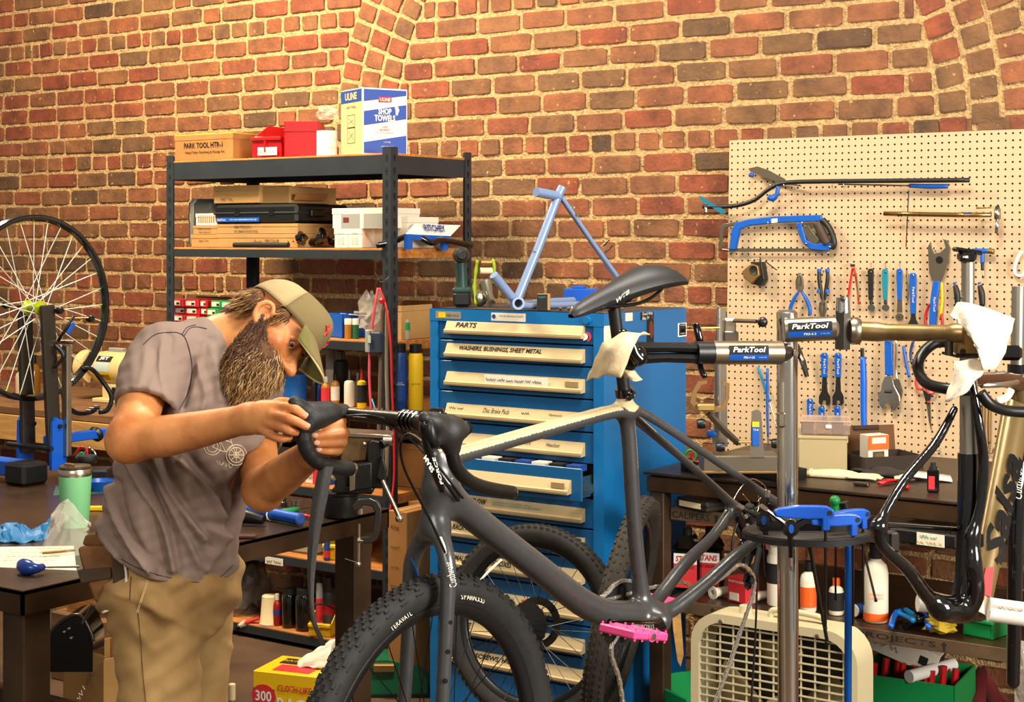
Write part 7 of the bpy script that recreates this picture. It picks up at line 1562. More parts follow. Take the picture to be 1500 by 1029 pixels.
for i, (px_, m_, lab) in enumerate(((1011, m_green, 'green coiled ring on the parts tray'), (1021, m_red, 'red coiled ring on the parts tray'))):
 c_ = ph(px_, 678, GZ+.035); MB_ = MB().tube([c_+V((.018*cos(a)*CP, .018*cos(a)*SP, .022+.02*sin(a))) for a in np.linspace(0, 2*pi, 15)[:-1]], .0045, 6, closed=True); single('cable_ring', lab, 'ring', MB_, m_, True)
t, w_ = box_on('beige_crate', 'beige plastic crate under a clear lidded organiser on the right bench', 'crate', (1169, 690), (1241, 692), .22, .115, m_cream)
m_bei = mat('beige', 'a08e66', .5); MB().box((0, .11, .055), (w_, .22, .11), .004).build('crate', m_bei, t); MB().box((0, .11, .112), (w_+.006, .226, .01), .002).build('rim', m_bei, t)
for i in range(3): MB().box((w_/2+.002, .03+.06*i, .105), (.003, .02, .02)).build('notch', m_cream, t)
t2 = thing('organiser', 'clear lidded organiser box with dark contents on the beige crate', 'organiser', M=t.matrix_basis @ T((0, 0, .118))); MB().box((.01, .1, .022), (w_*1.0, .17, .042), .004).build('clear_box', mat('clear_box', 'b59a8a', .15, alpha=.4), t2)
for i in range(3): MB().box((-.05+.05*i, .1, .018), (.04, .14, .028), .003).build('parts', m_blackm if i != 1 else m_tan, t2)
MB().box((.01, .1, .046), (w_+.004, .176, .006), .002).build('lid', mat('clear_lid', 'cbb09a', .12, alpha=.45), t2); MB().box((.02, .012, .03), (.02, .004, .012), .002).build('latch', m_wht, t2)
t, w_ = box_on('open_carton', 'open brown carton with raised lid and a red and white part box inside', 'box', (1266, 694), (1352, 690), .16, .05, m_card)
m_dkc = mat('dark_card', '2a1c12', .8);
for a in ((0, .002, w_, .004), (0, .158, w_, .004), (-w_/2, .08, .004, .16), (w_/2, .08, .004, .16)): MB().box((a[0], a[1], .026), (a[2], a[3], .052)).build('carton_wall', m_dkc, t)
MB().box((0, .08, .002), (w_, .16, .004)).build('carton_floor', m_card, t); MB().box((0, .175, .10), (w_, .004, .11), M=MX.Rotation(-.12, 4, 'X')).build('lid', mat('card_inside', '5a3a1e', .85), t); MB().box((0, .168, .148), (w_*.45, .006, .016), .003, M=MX.Rotation(-.12, 4, 'X')).build('handle_cutout', m_dkc, t)
t2 = thing('part_box', 'red and white part box with camera picture standing in the open carton', 'box', M=t.matrix_basis @ Rz(.1, (-.02, .06, .006))); MB().box((0, .03, .055), (.08, .05, .11), .001).build('carton', m_white, t2); MB().box((0, .004, .085), (.081, .003, .048)).build('red_panel', m_orange, t2); MB().box((0, .002, .092), (.055, .002, .02)).build('label', m_white, t2); MB().lathe([(0, .004), (.014, .004), (.016, 0)], 16, M=zto((0, -1, 0), (.005, .004, .035))).build('lens_print', m_tan, t2); MB().box((.0, .004, .035), (.045, .002, .04)).build('body_print', m_tgrey, t2)
def glove(label, p0, ang, m, sc_=1., curl=0.):
 o_ = gz(*p0); t = thing('glove', label, 'glove', o_); M_ = Rz(ang, o_+V((0, 0, .012))); P_ = [scur([M_ @ V((-.07*sc_, 0, 0)), M_ @ V((0, 0, .004)), M_ @ V((.04*sc_, 0, .003))], [.024, .03, .026], .02)]
 for i in range(4): a = -.22+.15*i; P_.append(scur([M_ @ V((.045*sc_, -.028+.019*i, .002)), M_ @ V((.105*sc_, -.03+.021*i+.02*a, .004)), M_ @ V((.135*sc_*(1-.08*abs(i-1.5)), -.03+.022*i+.03*a, -.002))], [.0095, .009, .007], .006))
 P_.append(scur([M_ @ V((-.01, .025, 0)), M_ @ V((.03*sc_, .055, .002)), M_ @ V((.05*sc_, .06, 0))], [.011, .01, .008], .01)); fl_ = o_.z+.001
 organic('glove_body', P_, .004, m, t, disp=lambda v: np.concatenate([v[:, :2], np.maximum((v[:, 2:]-o_.z)*.6+o_.z, fl_)], 1)); MB().tube([M_ @ V((-.075*sc_, .026*cos(a), .016*sin(a)*.6)) for a in np.linspace(0, 2*pi, 13)[:-1]], .004, 6, closed=True).build('cuff', m, t, smooth=True, w=True)
glove('cream work glove lying flat before the beige crate', (1225, 700), .2, m_rag, 1.1); glove('black and white work glove with cream cuff beside the flat one', (1300, 697), 2.7, mat('glove_dark', '2a241d', .9), 1.0)
single('rag', 'white folded rag strip lying behind the small black bottle', 'rag', MB().sheet([[gz(x_, y_)+V((0, 0, h)) for x_, y_, h in row] for row in ([(1310, 702, .004), (1330, 700, .02), (1350, 698, .012), (1392, 700, .004)], [(1312, 708, .002), (1335, 706, .016), (1355, 706, .01), (1395, 708, .003)])], .004), m_rag2, True)
t = thing('pliers', 'red-handled pliers lying on the right bench', 'pliers', gz(1315, 712))
MB().tube([gz(1288, 712)+V((0, 0, .008)), gz(1302, 709)+V((0, 0, .009)), gz(1314, 708)+V((0, 0, .008))], [.009, .010, .006], 8, flat=.7).build('handle', m_red, t, smooth=True, w=True); MB().tube([gz(1328, 718)+V((0, 0, .008)), gz(1326, 712)+V((0, 0, .009)), gz(1318, 708)+V((0, 0, .008))], [.010, .010, .006], 8, flat=.7).build('handle', m_red, t, smooth=True, w=True); MB().tube([gz(1314, 708)+V((0, 0, .008)), gz(1340, 707)+V((0, 0, .008))], [.009, .003], 6, flat=.6).build('jaw', m_tgrey, t, w=True)
o_ = gz(1367, 721); t = thing('bottle', 'small square black bottle with red print at the right of the bench', 'bottle', o_, .3); MB().box((0, 0, .035), (.036, .03, .07), .004).build('body', m_blackg, t); MB().lathe([(.012, .07), (.012, .078), (.008, .08), (.008, .09), (0, .09)], 12).build('cap', m_blackm, t, smooth=40); MB().box((-.004, -.0155, .03), (.018, .001, .04)).build('red_print', m_redp, t)
single('small_part', 'small dark metal part lying before the gloves on the bench', 'part', MB().box((0, 0, .006), (.05, .018, .012), .003, M=T(gz(1262, 712))), m_dsteel)
S1 = .802
t, w_ = box_on('flat_case', 'flat black case with pale label on the calipers shelf', 'case', (992, 744), (1033, 752), .24, .036, m_black, z=S1); MB().box((0, .12, .018), (w_*1.15, .24, .034), .006).build('shell', mat('case_dark', '2a241c', .5), t); MB().box((0, .12, .019), (w_*1.16, .242, .004)).build('seam', m_blackm, t); MB().box((-.005, -.001, .018), (w_*.75, .002, .018)).build('label', m_cream, t)
t, w_ = box_on('socket_case', 'black socket set case on the socket shelf behind the frame', 'case', (1300, 793), (1400, 806), .25, .045, m_black, z=S1); MB().box((0, .13, .02), (w_, .25, .04), .005).build('tray', m_black, t)
for i in range(12): MB().lathe([(0, .012), (.007, .012), (.008, -.012), (0, -.012)], 8, M=T((-w_/2+.02+i*(w_-.04)/11, .04, .045)) @ MX.Rotation(pi/2, 4, 'X')).build('socket', m_dsteel, t, smooth=40)
lb_ = MB().box((.03, -.002, .02), (w_*.4, .002, .036)).build('paper_label', m_white, t); scribble(m_green, t, t.matrix_basis @ V((.0, -.0038, .023)), t.matrix_basis.to_3x3() @ X, UP, .05, .01, seed=71); scribble(mat('mustard', 'b5871c', .6), t, t.matrix_basis @ V((-.01, -.0038, .006)), t.matrix_basis.to_3x3() @ X, UP, .075, .012, seed=72)
S2 = .507
def jug(label, px, yb):
 o_ = ph(px, yb, S2); t = thing('jug', label, 'jug', o_, .25); w_ = .092
 MB().box((0, .03, .075), (w_, .06, .15), .014).build('body', m_blackg, t); MB().prism([(-w_/2, .145), (w_/2, .145), (.02, .19), (-.012, .19)], .056, M=basis(x=X, y=Zx, o=(0, .058, 0))).build('shoulder', m_blackg, t); MB().lathe([(.016, .186), (.016, .212), (0, .212)], 12, M=T((.0, .03, 0))).build('cap', m_blackm, t, smooth=40)
 MB().box((0, -.0015, .055), (w_*.86, .002, .08)).build('red_label', m_redp, t); MB().box((0, -.0018, .112), (w_*.86, .002, .034)).build('white_label', m_wht, t); text('STANS', m_redp, t, t.matrix_basis @ V((0, -.0035, .112)), t.matrix_basis.to_3x3() @ X, UP, wd=.065, h=.02, sh=.1, bold=.03); text('TIRE SEALANT', m_ink, t, t.matrix_basis @ V((0, -.0035, .084)), t.matrix_basis.to_3x3() @ X, UP, wd=.065, h=.01)
jug('left black jug of tyre sealant with red and white label on the projects shelf', 1004, 868); jug('right black jug of tyre sealant with red and white label on the projects shelf', 1037, 866)
t, w_ = box_on('carton', 'small red carton with white label on the projects shelf', 'box', (1066, 880), (1092, 886), .07, .08, m_red, z=S2); MB().box((0, .035, .04), (w_, .07, .08), .001).build('carton', m_redp, t); MB().box((-.01, -.001, .018), (w_*.5, .002, .024)).build('label', m_white, t); text('SHOP FLOOR', m_wht, t, t.matrix_basis @ V((0, -.0025, .068)), t.matrix_basis.to_3x3() @ X, UP, wd=w_*.85)
for p, lab in (((1050, 876), 'cream plastic funnel tube lying left of the red carton'), ((1108, 882), 'cream plastic funnel tube lying right of the red carton')):
 o_ = ph(p[0], p[1], S2)+V((0, 0, .018)); M_ = zto((-RT*.8-FW*.6), o_); mb = MB().lathe([(.016, .02), (.021, .02), (.021, .014), (.016, .01), (.013, -.06), (.010, -.06), (.010, .02), (.016, .02)], 16, M=M_); single('funnel', lab, 'funnel', mb, m_whb, 40)
def sb(label, px, yb, yt, wpx, kind, m, mc, ml=None, lb=(.12, .62), lt=None, ltm=None, ml2=None):
 o_ = ph(px, yb, S2); t = bottle(label, px, yb, yt, wpx, o_.y, kind, m, mc, ml, lb, z=S2, lt=lt, ltm=ltm, group='bottles on the projects shelf')
 return t
sb('large white bottle with black and orange label behind the stand pole', 1138, 886, 800, 29, 'tall', m_whb, m_whb, m_ink, (.38, .72)); sb('white bottle with black cap and orange band right of the pole', 1184, 896, 822, 24, 'bottle', m_whb, m_black, m_orange, (.1, .5)); sb('small bottle with orange cap and black label', 1225, 900, 847, 22, 'bottle', m_whb, m_orc, m_ink, (.12, .62));
sb('tall white sealant bottle with black spout and orange foot band', 1283, 910, 795, 36, 'bottle', m_whb, m_blackm, m_orange, (.02, .12), )
o2 = [o for o in bpy.data.objects if o.get('label', '').startswith('tall white sealant')][0]; f_ = V((-o2.location.x, -o2.location.y, 0)).normalized(); text('ORANGE\nSEALANT', m_orange, o2, o2.location+V((0, 0, .085))+f_*.043, V((-f_.y, f_.x, 0)), UP, wd=.045)
mb = MB(); a_ = ph(1253, 905, S2)+V((0, 0, .022)); mb.tube([a_, a_+RT*.055+FW*.03], .02, 14); single('blue_roll', 'small blue roll with cream end lying on the projects shelf', 'roll', mb, m_blued2, 40); single('roll_cap', 'cream cap lying at the end of the blue roll', 'cap', MB().lathe([(0, .004), (.0195, .004), (.0195, 0), (0, 0)], 14, M=zto(a_-(a_+RT*.055+FW*.03), a_-RT*.001)), m_whb, 40)
single('cream_jar', 'small cream jar leaning behind the blue roll', 'jar', MB().lathe([(0, 0), (.02, 0), (.021, .03), (0, .034)], 14, M=T(ph(1238, 896, S2))), m_whb, 40)
for i, (a, b_, c_, lab) in enumerate((((1305, 921), (1310, 905), (1318, 898), 'blue plier handle sticking up at the left of the tool heap'), ((1312, 900), (1325, 905), (1338, 912), 'light blue grip lying across the tool heap'), ((1326, 896), (1335, 902), (1342, 908), 'second light blue grip lying across the tool heap'), ((1360, 922), (1357, 910), (1352, 902), 'blue plier handle at the right of the tool heap'))):
 P_ = [ph(x_, y_+12, S2)+V((0, 0, .03)) for x_, y_ in (a, b_, c_)]; single('tool_grip', lab, 'tool', MB().tube(cat(P_, 4), .009, 8), m_bluep if i in (0, 3) else mat('cyan_grip'), True)
single('black_pump', 'black ball-ended tool in the blue tool heap', 'tool', MB().ell(ph(1347, 920, S2)+V((0, 0, .025)), (.022, .022, .022)).rod(ph(1347, 920, S2)+V((0, 0, .02)), ph(1325, 925, S2)+V((0, 0, .012)), .01), m_blackg, 40)
baglump('yellow plastic wrapper on the projects shelf near the frame', ph(1377, 930, S2)+V((0, 0, .03)), (.05, .04, .028), mat('yellow_wrap', 'a88a1e', .35), 14, 'wrapper', cat_='wrapper')
t, w_ = box_on('green_bin', 'green parts bin at the right end of the projects shelf', 'bin', (1412, 930), (1452, 938), .14, .055, m_green, z=S2)
for a in ((0, .002, w_, .004), (0, .138, w_, .004), (-w_/2, .07, .004, .14), (w_/2, .07, .004, .14)): MB().box((a[0], a[1], .0275), (a[2], a[3], .055)).build('panel', m_green, t)
MB().box((0, .07, .002), (w_, .14, .004)).build('floor_panel', m_green, t); MB().box((0, -.004, .05), (w_+.02, .014, .012), .003).build('lip', m_green, t)
# on the drawer cabinet
CZt = CZ+.0025
def cz(px, py): return ph(px, py, CZt)
t = thing('cordless_drill', 'dark green cordless drill standing on its battery on the cabinet', 'drill', ph(677, 449.5, CZt)); o_ = t.matrix_basis.translation; Zd = (-o_.x*SP+o_.y*CP)
m_drl = mat('drill_teal', '1c3a36', .4); m_drb = mat('drill_black', '12120f', .45)
def dz(px, py, k=0.): return pz(px, py, Zd+k)
MB().box((0, 0, .028), (.062, .11, .05), .008, M=Rz(PSI, o_)).build('battery', m_drb, t, w=True); MB().box((0, 0, .06), (.066, .1, .02), .006, M=Rz(PSI, o_)).build('battery_rail', m_drl, t, w=True)
MB().tube([dz(677, 428), dz(676, 400), dz(675, 385)], [.021, .019, .022], 12).build('grip', m_drl, t, smooth=40, w=True)
MB().tube([dz(677, 374, -.07), dz(676, 374, .0), dz(675, 374, .09)], [.022, .031, .030], 16).build('motor_housing', m_drb, t, smooth=40, w=True); MB().tube([dz(677, 374, -.10), dz(677, 374, -.07)], [.014, .020], 12).build('chuck', m_blackm, t, smooth=40, w=True)
MB().box((0, 0, 0), (.034, .05, .006), M=Rz(PSI, dz(676, 366, -.03))).build('teal_stripe', mat('drill_light', '2b6b66', .4), t, w=True)
t = thing('hub_bracket', 'lime green and silver bracket with a round tube end on the cabinet', 'bracket', ph(715, 449, CZt)); m_lime = mat('lime', '86a012', .4)
o_ = t.matrix_basis.translation; Zd = (-o_.x*SP+o_.y*CP)
MB().tube(cat([dz(697, 447), dz(695, 420), dz(698, 390), dz(700, 381)], 4), [.008, .011, .007]*4+[.005], 8, flat=.5).build('lime_arm', m_lime, t, smooth=True, w=True); MB().tube(cat([dz(722, 380, .02), dz(724, 392, .02), dz(723, 415, .03)], 4), .006, 8).build('lime_arm', m_lime, t, smooth=True, w=True)
MB().tube([dz(704, 385, .02), dz(722, 385, .03)], .012, 10).build('brown_sleeve', m_tan, t, smooth=40, w=True); MB().tube([dz(703, 397, .02), dz(722, 397, .03)], .012, 10).build('cream_sleeve', m_cream, t, smooth=40, w=True)
MB().tube([dz(712, 415, .03), dz(715, 430), dz(720, 443, -.04)], [.022, .017, .014], 14).build('silver_tube', m_silv, t, smooth=40, w=True); MB().lathe([(.009, .002), (.0145, .002), (.0145, -.004)], 16, M=zto(dz(721, 444, -.05)-dz(715, 430), dz(720, 443.5, -.044)), cap=False).build('tube_lip', m_silv, t, w=True); MB().ell(dz(703, 437, .02), (.028, .03, .03)).build('casting', m_silv, t, smooth=True, w=True)
fr = thing('frame_piece', 'pale blue steel bicycle frame piece standing on the cabinet', 'bike frame', ph(756, 456, CZt)); o_ = fr.matrix_basis.translation; Zd = (-o_.x*SP+o_.y*CP)
m_pal = mat('pale_blue', '6f84a6', .28, .15)
bbp = dz(756, 444)
for nm, pts, r_ in (('seat_tube', [(759, 436, .02), (789, 362, .06), (818, 286, .1), (824, 274, .105)], .0155), ('top_tube', [(785, 281.5, .04), (800, 284, .07), (819, 288, .1)], .0165), ('down_tube', [(755, 442, .0), (740, 424, -.02), (723, 403, -.05)], .0155), ('seat_stay', [(823, 289, .105), (866, 352, .16), (912, 416, .22), (925, 440, .24)], .0078), ('seat_stay', [(823, 292, .115), (870, 360, .2), (914, 424, .28)], .0078), ('chain_stay', [(758, 449, .02), (800, 448, .15), (850, 446, .3)], .011), ('chain_stay', [(758, 447, .05), (800, 442, .22), (840, 440, .36)], .011)):
 MB().tube([dz(*p) for p in pts], r_, 14).build(nm, m_pal, fr, smooth=40, w=True)
MB().lathe([(.014, -.034), (.0215, -.034), (.0215, .034), (.014, .034), (.014, -.034)], 20, M=zto(-FW+RT*.25, bbp)).build('bottom_bracket', m_pal, fr, smooth=40, w=True); MB().lathe([(0, 0), (.014, 0)], 14, M=zto(-FW+RT*.25, bbp-FW*.02)).build('bore', m_ink, fr, w=True)
MB().lathe([(.0158, -.001), (.0162, -.001), (.0162, .001), (.0158, .001), (.0158, -.001)], 14, M=zto(dz(818, 286, .1)-dz(789, 362, .06), dz(782, 370, .054))).build('tube_ring', m_ink, fr, w=True)
for p, q_ in (((837, 306, .13), (842, 301, .12)), ((881, 362, .19), (888, 356, .18)), ((885, 370, .19), (893, 364, .18)), ((840, 312, .13), (846, 316, .12))): MB().rod(dz(*p), dz(*q_), .005, n=8).build('cable_stop', m_steelb, fr, smooth=40, w=True)
for p, q_ in (((888, 356, .18), (893, 352, .17)), ((893, 364, .18), (898, 360, .17))): MB().rod(dz(*p), dz(*q_), .002, n=6).build('cable_end', m_black, fr, w=True)
o_ = ph(796, 455, CZt); t = thing('part_carton', 'small black and kraft carton standing on the front edge of the cabinet', 'box', o_, .55); MB().box((0, .02, .028), (.045, .04, .055), .001).build('carton', m_card2, t); MB().box((-.004, -.0012, .028), (.036, .001, .054)).build('black_face', m_ink, t); text('PURITY', m_teal, t, t.matrix_basis @ V((-.004, -.002, .045)), t.matrix_basis.to_3x3() @ X, UP, wd=.026)
o_ = ph(850, 446, CZt); t = thing('bearing_press', 'bright blue plastic block tool behind the saddle on the cabinet', 'tool', o_, .4); MB().box((0, .03, .03), (.125, .06, .055), .004).build('block', m_ph, t); MB().box((-.01, .03, .062), (.045, .05, .012), .003).build('raised_pad', m_ph, t)
for i, (px_, py_, lab) in enumerate(((820, 454, 'small silver bolt lying by the black carton on the cabinet'), (832, 455, 'second small silver bolt lying on the cabinet'), (845, 455, 'brass fitting lying near the saddle nose on the cabinet'), (880, 455, 'silver lever part under the saddle on the cabinet'), (893, 457, 'second silver lever part under the saddle'))):
 a_ = ph(px_, py_, CZt)+V((0, 0, .006)); single('small_fitting', lab, 'fitting', MB().rod(a_, a_+V((.03, .02*(i-2), .004)), .0055, .004, n=8).lathe([(0, 0), (.008, 0), (.008, .006), (0, .006)], 8, M=zto((1, .3, 0), a_)), m_chrome if i != 2 else MC['brass4'], 40)
single('cable', 'thin black cable curling over the cabinet top', 'cable', MB().tube([ph(*p, CZt)+V((0, 0, .004+.01*(i % 2))) for i, p in enumerate(cat([(724, 430), (735, 428), (750, 436), (768, 440), (772, 433)], 4))], .0022, 6), m_black, True)
# truing stand and wheel on the left bench
TW = 5.11
ts = thing('truing_stand', 'blue and black wheel truing stand on the far end of the steel bench', 'truing stand', ph(70, 705, WZ))
def tz(px, py, k=0.): return pz(px, py, TW+k)
hubc = tz(50, 451); AXL = X      # wheel axle runs along the wall
m_tsb = mat('stand_blue', '0c4fae', .35); m_tsd = mat('stand_arm', '3b332a', .35, .5)
bz = WZ+.035
for dx, nm in ((-.055, 'l'), (.075, 'r')):
 p0 = V((hubc.x+dx, hubc.y+.02, WZ+.075)); p1 = V((hubc.x+dx*.85, hubc.y, hubc.z+.01)); MB().box((0, 0, 0), (.02, .05, (p1-p0).length), .003, M=basis(x=X, z=p1-p0, o=(p0+p1)/2)).build('arm', m_tsd, ts, w=True)
 MB().prism([(-.03, 0), (.03, 0), (.026, .15), (-.012, .17), (-.026, .15)], .012, M=basis(x=Y, y=Zx, o=(p0.x+(.012 if dx > 0 else -.024), p0.y, WZ+.03))).build('side_bracket', m_tsb, ts, w=True)
 MB().lathe([(0, .008), (.007, .008), (.007, 0)], 10, M=zto(X, (p0.x+.026, p0.y, WZ+.17))).build('bolt', m_blackm, ts, w=True)
MB().box((0, 0, 0), (.03, .02, .36), .003, M=T(V((hubc.x+.105, hubc.y+.045, WZ+.25)))).build('rear_post', m_steelb, ts, w=True)
MB().box((0, 0, 0), (.28, .06, .05), .004, M=T((hubc.x-.03, hubc.y-.10, WZ+.045))).build('base_bar', m_tsb, ts, w=True); MB().rod((hubc.x-.12, hubc.y-.01, WZ+.10), (hubc.x+.1, hubc.y-.01, WZ+.10), .008, n=10).build('cross_rod', m_blackm, ts, w=True, smooth=40)
MB().box((0, 0, 0), (.1, .1, .07), .01, M=T((hubc.x+.10, hubc.y-.11, WZ+.036))).build('rubber_foot', m_black, ts, w=True); MB().box((-.0, .0, 0), (.08, .09, .05), .008, M=T((hubc.x-.22, hubc.y-.1, WZ+.026))).build('rubber_foot', m_black, ts, w=True)
la, lb = V((hubc.x+.02, hubc.y+.05, WZ+.05)), tz(150, 606, .22)
MB().box((0, 0, 0), ((lb-la).length, .035, .03), .003, M=basis(x=lb-la, z=UP, o=(la+lb)/2)).build('rear_leg', m_tsb, ts, w=True); MB().lathe([(0, -.012), (.026, -.012), (.028, 0), (.02, .01), (0, .012)], 18, M=zto((lb-la), lb-UP*.05-(lb-la).normalized()*.03)).build('rubber_foot', m_black, ts, smooth=40, w=True)
MB().tube(cat([tz(92, 570, .08), tz(96, 592, .1), tz(112, 605, .15), tz(130, 605, .2), tz(140, 600, .2)], 5), .008, 8).build('caliper_arm', m_black, ts, smooth=True, w=True); MB().tube(cat([tz(120, 540, .12), tz(134, 541, .15), tz(147, 555, .18), tz(163, 580, .2), tz(158, 600, .2), tz(145, 604, .2)], 5), [.006]*5+[.008]*16+[.009]*5, 8).build('caliper_arm', m_black, ts, smooth=True, w=True)
for p in ((135, 600, .18), (142, 597, .17), (130, 603, .16)): MB().lathe([(0, -.008), (.008, -.008), (.008, .008), (0, .008)], 10, M=zto(RT, tz(*p))).build('pivot_bolt', m_dsteel, ts, smooth=40, w=True)
for p in ((9, 447, -.02), (87, 455, -.03), (132, 467, -.02)): MB().lathe([(0, -.012), (.010, -.012), (.013, 0), (.010, .012), (0, .012)], 10, M=zto(X, tz(*p))).build('knob', m_black, ts, smooth=40, w=True)
MB().tube([tz(85, 500, -.04), tz(97, 482, -.04), tz(108, 463, -.04)], [.011, .010, .008], 8, flat=.5).build('gauge_arm', m_black, ts, smooth=True, w=True); MB().box((0, 0, 0), (.012, .004, .04), .001, M=basis(x=RT-UP*-.6, z=UP-RT*-.6, o=tz(104, 481, -.055))).build('gauge_label', m_tsb, ts, w=True)
MB().rod(tz(92, 467, -.04), tz(130, 466, -.03), .0025, n=6).build('gauge_rod', m_tan, ts, w=True); MB().rod(tz(60, 500, .0), tz(108, 502, -.03), .007, n=8).build('caliper_rod', m_steelb, ts, w=True, smooth=40)
MB().tube(cat([tz(80, 505, -.05), tz(90, 515, -.05), tz(92, 525, -.05), tz(78, 540, -.05)], 4), [.008]*8+[.006]*4+[.003], 8).build('black_lever', m_black, ts, smooth=True, w=True)
wh = thing('bicycle_wheel', 'bare black bicycle rim with silver spokes and lime hub in the truing stand', 'wheel', M=T(hubc)); WMM = MX.Rotation(pi/2, 4, 'Y'); RR = .303
MB().lathe([(RR, -.014), (RR-.004, -.0155), (RR-.016, -.012), (RR-.021, 0), (RR-.016, .012), (RR-.004, .0155), (RR, .014), (RR-.006, 0), (RR, -.014)], 80, M=WMM).build('rim', m_blackg, wh, smooth=40)
MB().lathe([(.006, -.045), (.011, -.045), (.011, -.032), (.024, -.031), (.024, -.028), (.014, -.02), (.016, 0), (.014, .02), (.024, .028), (.024, .031), (.011, .032), (.011, .045)], 20, M=WMM).build('hub', mat('lime_hub', 'a5b414', .3, .3), wh, smooth=40)
MB().rod((-.07, 0, 0), (.07, 0, 0), .005, n=8).build('axle', m_dsteel, wh, smooth=40)
m_sps = mat('spoke_silver', 'd6cfc0', .35, .25)
for i in range(32):
 s_ = 1 if i % 2 else -1; a = 2*pi*i/32; a2 = a+(1.0 if (i//2) % 2 else -1.0); MB().rod(WMM @ V((.024*cos(a2), .024*sin(a2), s_*.0295)), WMM @ V(((RR-.019)*cos(a), (RR-.019)*sin(a), 0)), .0015, n=5).build('spoke', m_sps, wh)
 MB().rod(WMM @ V(((RR-.033)*cos(a), (RR-.033)*sin(a), s_*.0015)), WMM @ V(((RR-.019)*cos(a), (RR-.019)*sin(a), 0)), .0019, n=5).build('nipple', mat('lime_nipple', 'b0bf2a', .3, .4), wh)
def wtext(s_, t0, h_):
 for i, ch in enumerate(s_): a = t0+i*h_*.95/RR; p = hubc+V((.0165, RR*0, 0)); q_ = hubc+WMM @ V(((RR-.009)*cos(a), (RR-.009)*sin(a), .015)); text(ch, m_steelb, wh, q_, WMM @ V((-sin(a), cos(a), 0)), WMM @ V((-cos(a), -sin(a), 0)), h=h_)
wtext('VELOCITY', .35, .010)
# left bench clutter
def wz(px, py): return ph(px, py, WZ+.001)
o_ = wz(110, 772); t = thing('tumbler', 'mint green steel tumbler with dark lid on the steel bench', 'tumbler', o_)
MB().lathe([(0, 0), (.034, 0), (.036, .004), (.0435, .135), (.0435, .14)], 28).build('cup', mat('mint', '6fae76', .45), t, smooth=40); MB().lathe([(.0436, .138), (.044, .142), (.044, .155), (.0425, .157)], 28, cap=False).build('steel_band', m_steelb, t, smooth=40); MB().lathe([(.0425, .155), (.043, .162), (.040, .165), (.02, .163), (0, .163)], 28, cap=False).build('lid', mat('lid_brown', '3a2c20', .25), t, smooth=40); MB().box((-.01, -.01, .168), (.035, .012, .006), .002).build('lid_slider', m_tan, t)
def film(label, grid, m, name='plastic_bag', cat_='bag', th=.0):
 g = [[V(p) for p in cat([tuple(q_) for q_ in row], 4)] for row in grid]; g = [[V(p) for p in cat([tuple(q_) for q_ in c_], 4)] for c_ in zip(*g)]; rr_ = random.Random(5); g = [[p+V((rr_.gauss(0, .003), rr_.gauss(0, .003), rr_.gauss(0, .004))) for p in r_] for r_ in g]
 return single(name, label, cat_, MB().sheet(g, th), m)
film('crumpled clear plastic bag lying before the mint tumbler', [[wz(60, 812), wz(90, 816), wz(128, 812)], [wz(66, 800)+V((0, 0, .03)), wz(95, 802)+V((0, 0, .07)), wz(128, 802)+V((0, 0, .04))], [wz(76, 790)+V((0, 0, .05)), wz(96, 790)+V((0, 0, .10)), wz(130, 795)+V((0, 0, .05))], [wz(85, 785)+V((0, 0, .01)), wz(105, 784)+V((0, 0, .05)), wz(132, 788)+V((0, 0, .01))]], mat('bag_clear', 'd8d3c0', .08, alpha=.28))
pp_ = MB().sheet([[wz(-30, 830), wz(112, 836)], [wz(-20, 802), wz(108, 800)]], .004); single('paper_pad', 'printed paper pad lying on the steel bench edge', 'paper', pp_, m_rag2)
t = single('pencil', 'thin brown pencil lying on the paper pad', 'pencil', MB().rod(wz(62, 816)+V((0, 0, .009)), wz(110, 812)+V((0, 0, .009)), .0036, n=6), m_tan)
for i in range(4): scribble(m_ink, [o for o in bpy.data.objects if o.name.startswith('paper_pad')][0], wz(4+5*i, 826-6*i)+V((0, 0, .0056)), RT, FW, .13, .004, seed=40+i, r=.0005)
t = thing('screwdriver', 'blue-handled screwdriver lying along the bench edge below the paper', 'screwdriver', wz(42, 846))
MB().tube(cat([wz(32, 838)+V((0, 0, .016)), wz(40, 842)+V((0, 0, .016)), wz(52, 843)+V((0, 0, .015)), wz(62, 840)+V((0, 0, .014))], 4), [.012, .016, .0175, .018, .018, .017, .015, .013, .012, .0105, .0095, .009, .0088], 12).build('handle', mat('drv_blue', '14357e', .25), t, smooth=True, w=True); MB().rod(wz(62, 840)+V((0, 0, .014)), wz(116, 838)+V((0, 0, .012)), .0028, n=8).build('shaft', m_dsteel, t, smooth=40, w=True)
film('blue nitrile glove crumpled on the steel bench', [[wz(-5, 796), wz(20, 797), wz(45, 795), wz(68, 790)], [wz(0, 789)+V((0, 0, .03)), wz(20, 788)+V((0, 0, .034)), wz(45, 788)+V((0, 0, .018)), wz(70, 784)+V((0, 0, .03))], [wz(5, 780)+V((0, 0, .006)), wz(22, 778)+V((0, 0, .01)), wz(48, 781)+V((0, 0, .006)), wz(72, 778)+V((0, 0, .01))]], mat('nitrile', '1c6a9c', .5), 'nitrile_glove', 'glove', .003)
t = thing('metal_bowl', 'small blue magnetic bowl behind the tumbler', 'bowl', wz(148, 718)); MB().lathe([(0, .004), (.03, .004), (.045, .03), (.047, .03), (.032, 0), (0, 0)], 24).build('bowl', m_bluep, t, smooth=40); MB().lathe([(.044, .0305), (.0475, .0305)], 24, cap=False).build('rim', m_steelb, t)
single('tape_puck', 'black round puck on the small black box behind the tumbler', 'puck', MB().lathe([(0, 0), (.03, 0), (.032, .004), (.032, .016), (.03, .02), (0, .02)], 20, M=T(wz(128, 700)+V((0, 0, .052)))), m_blackm, 40)
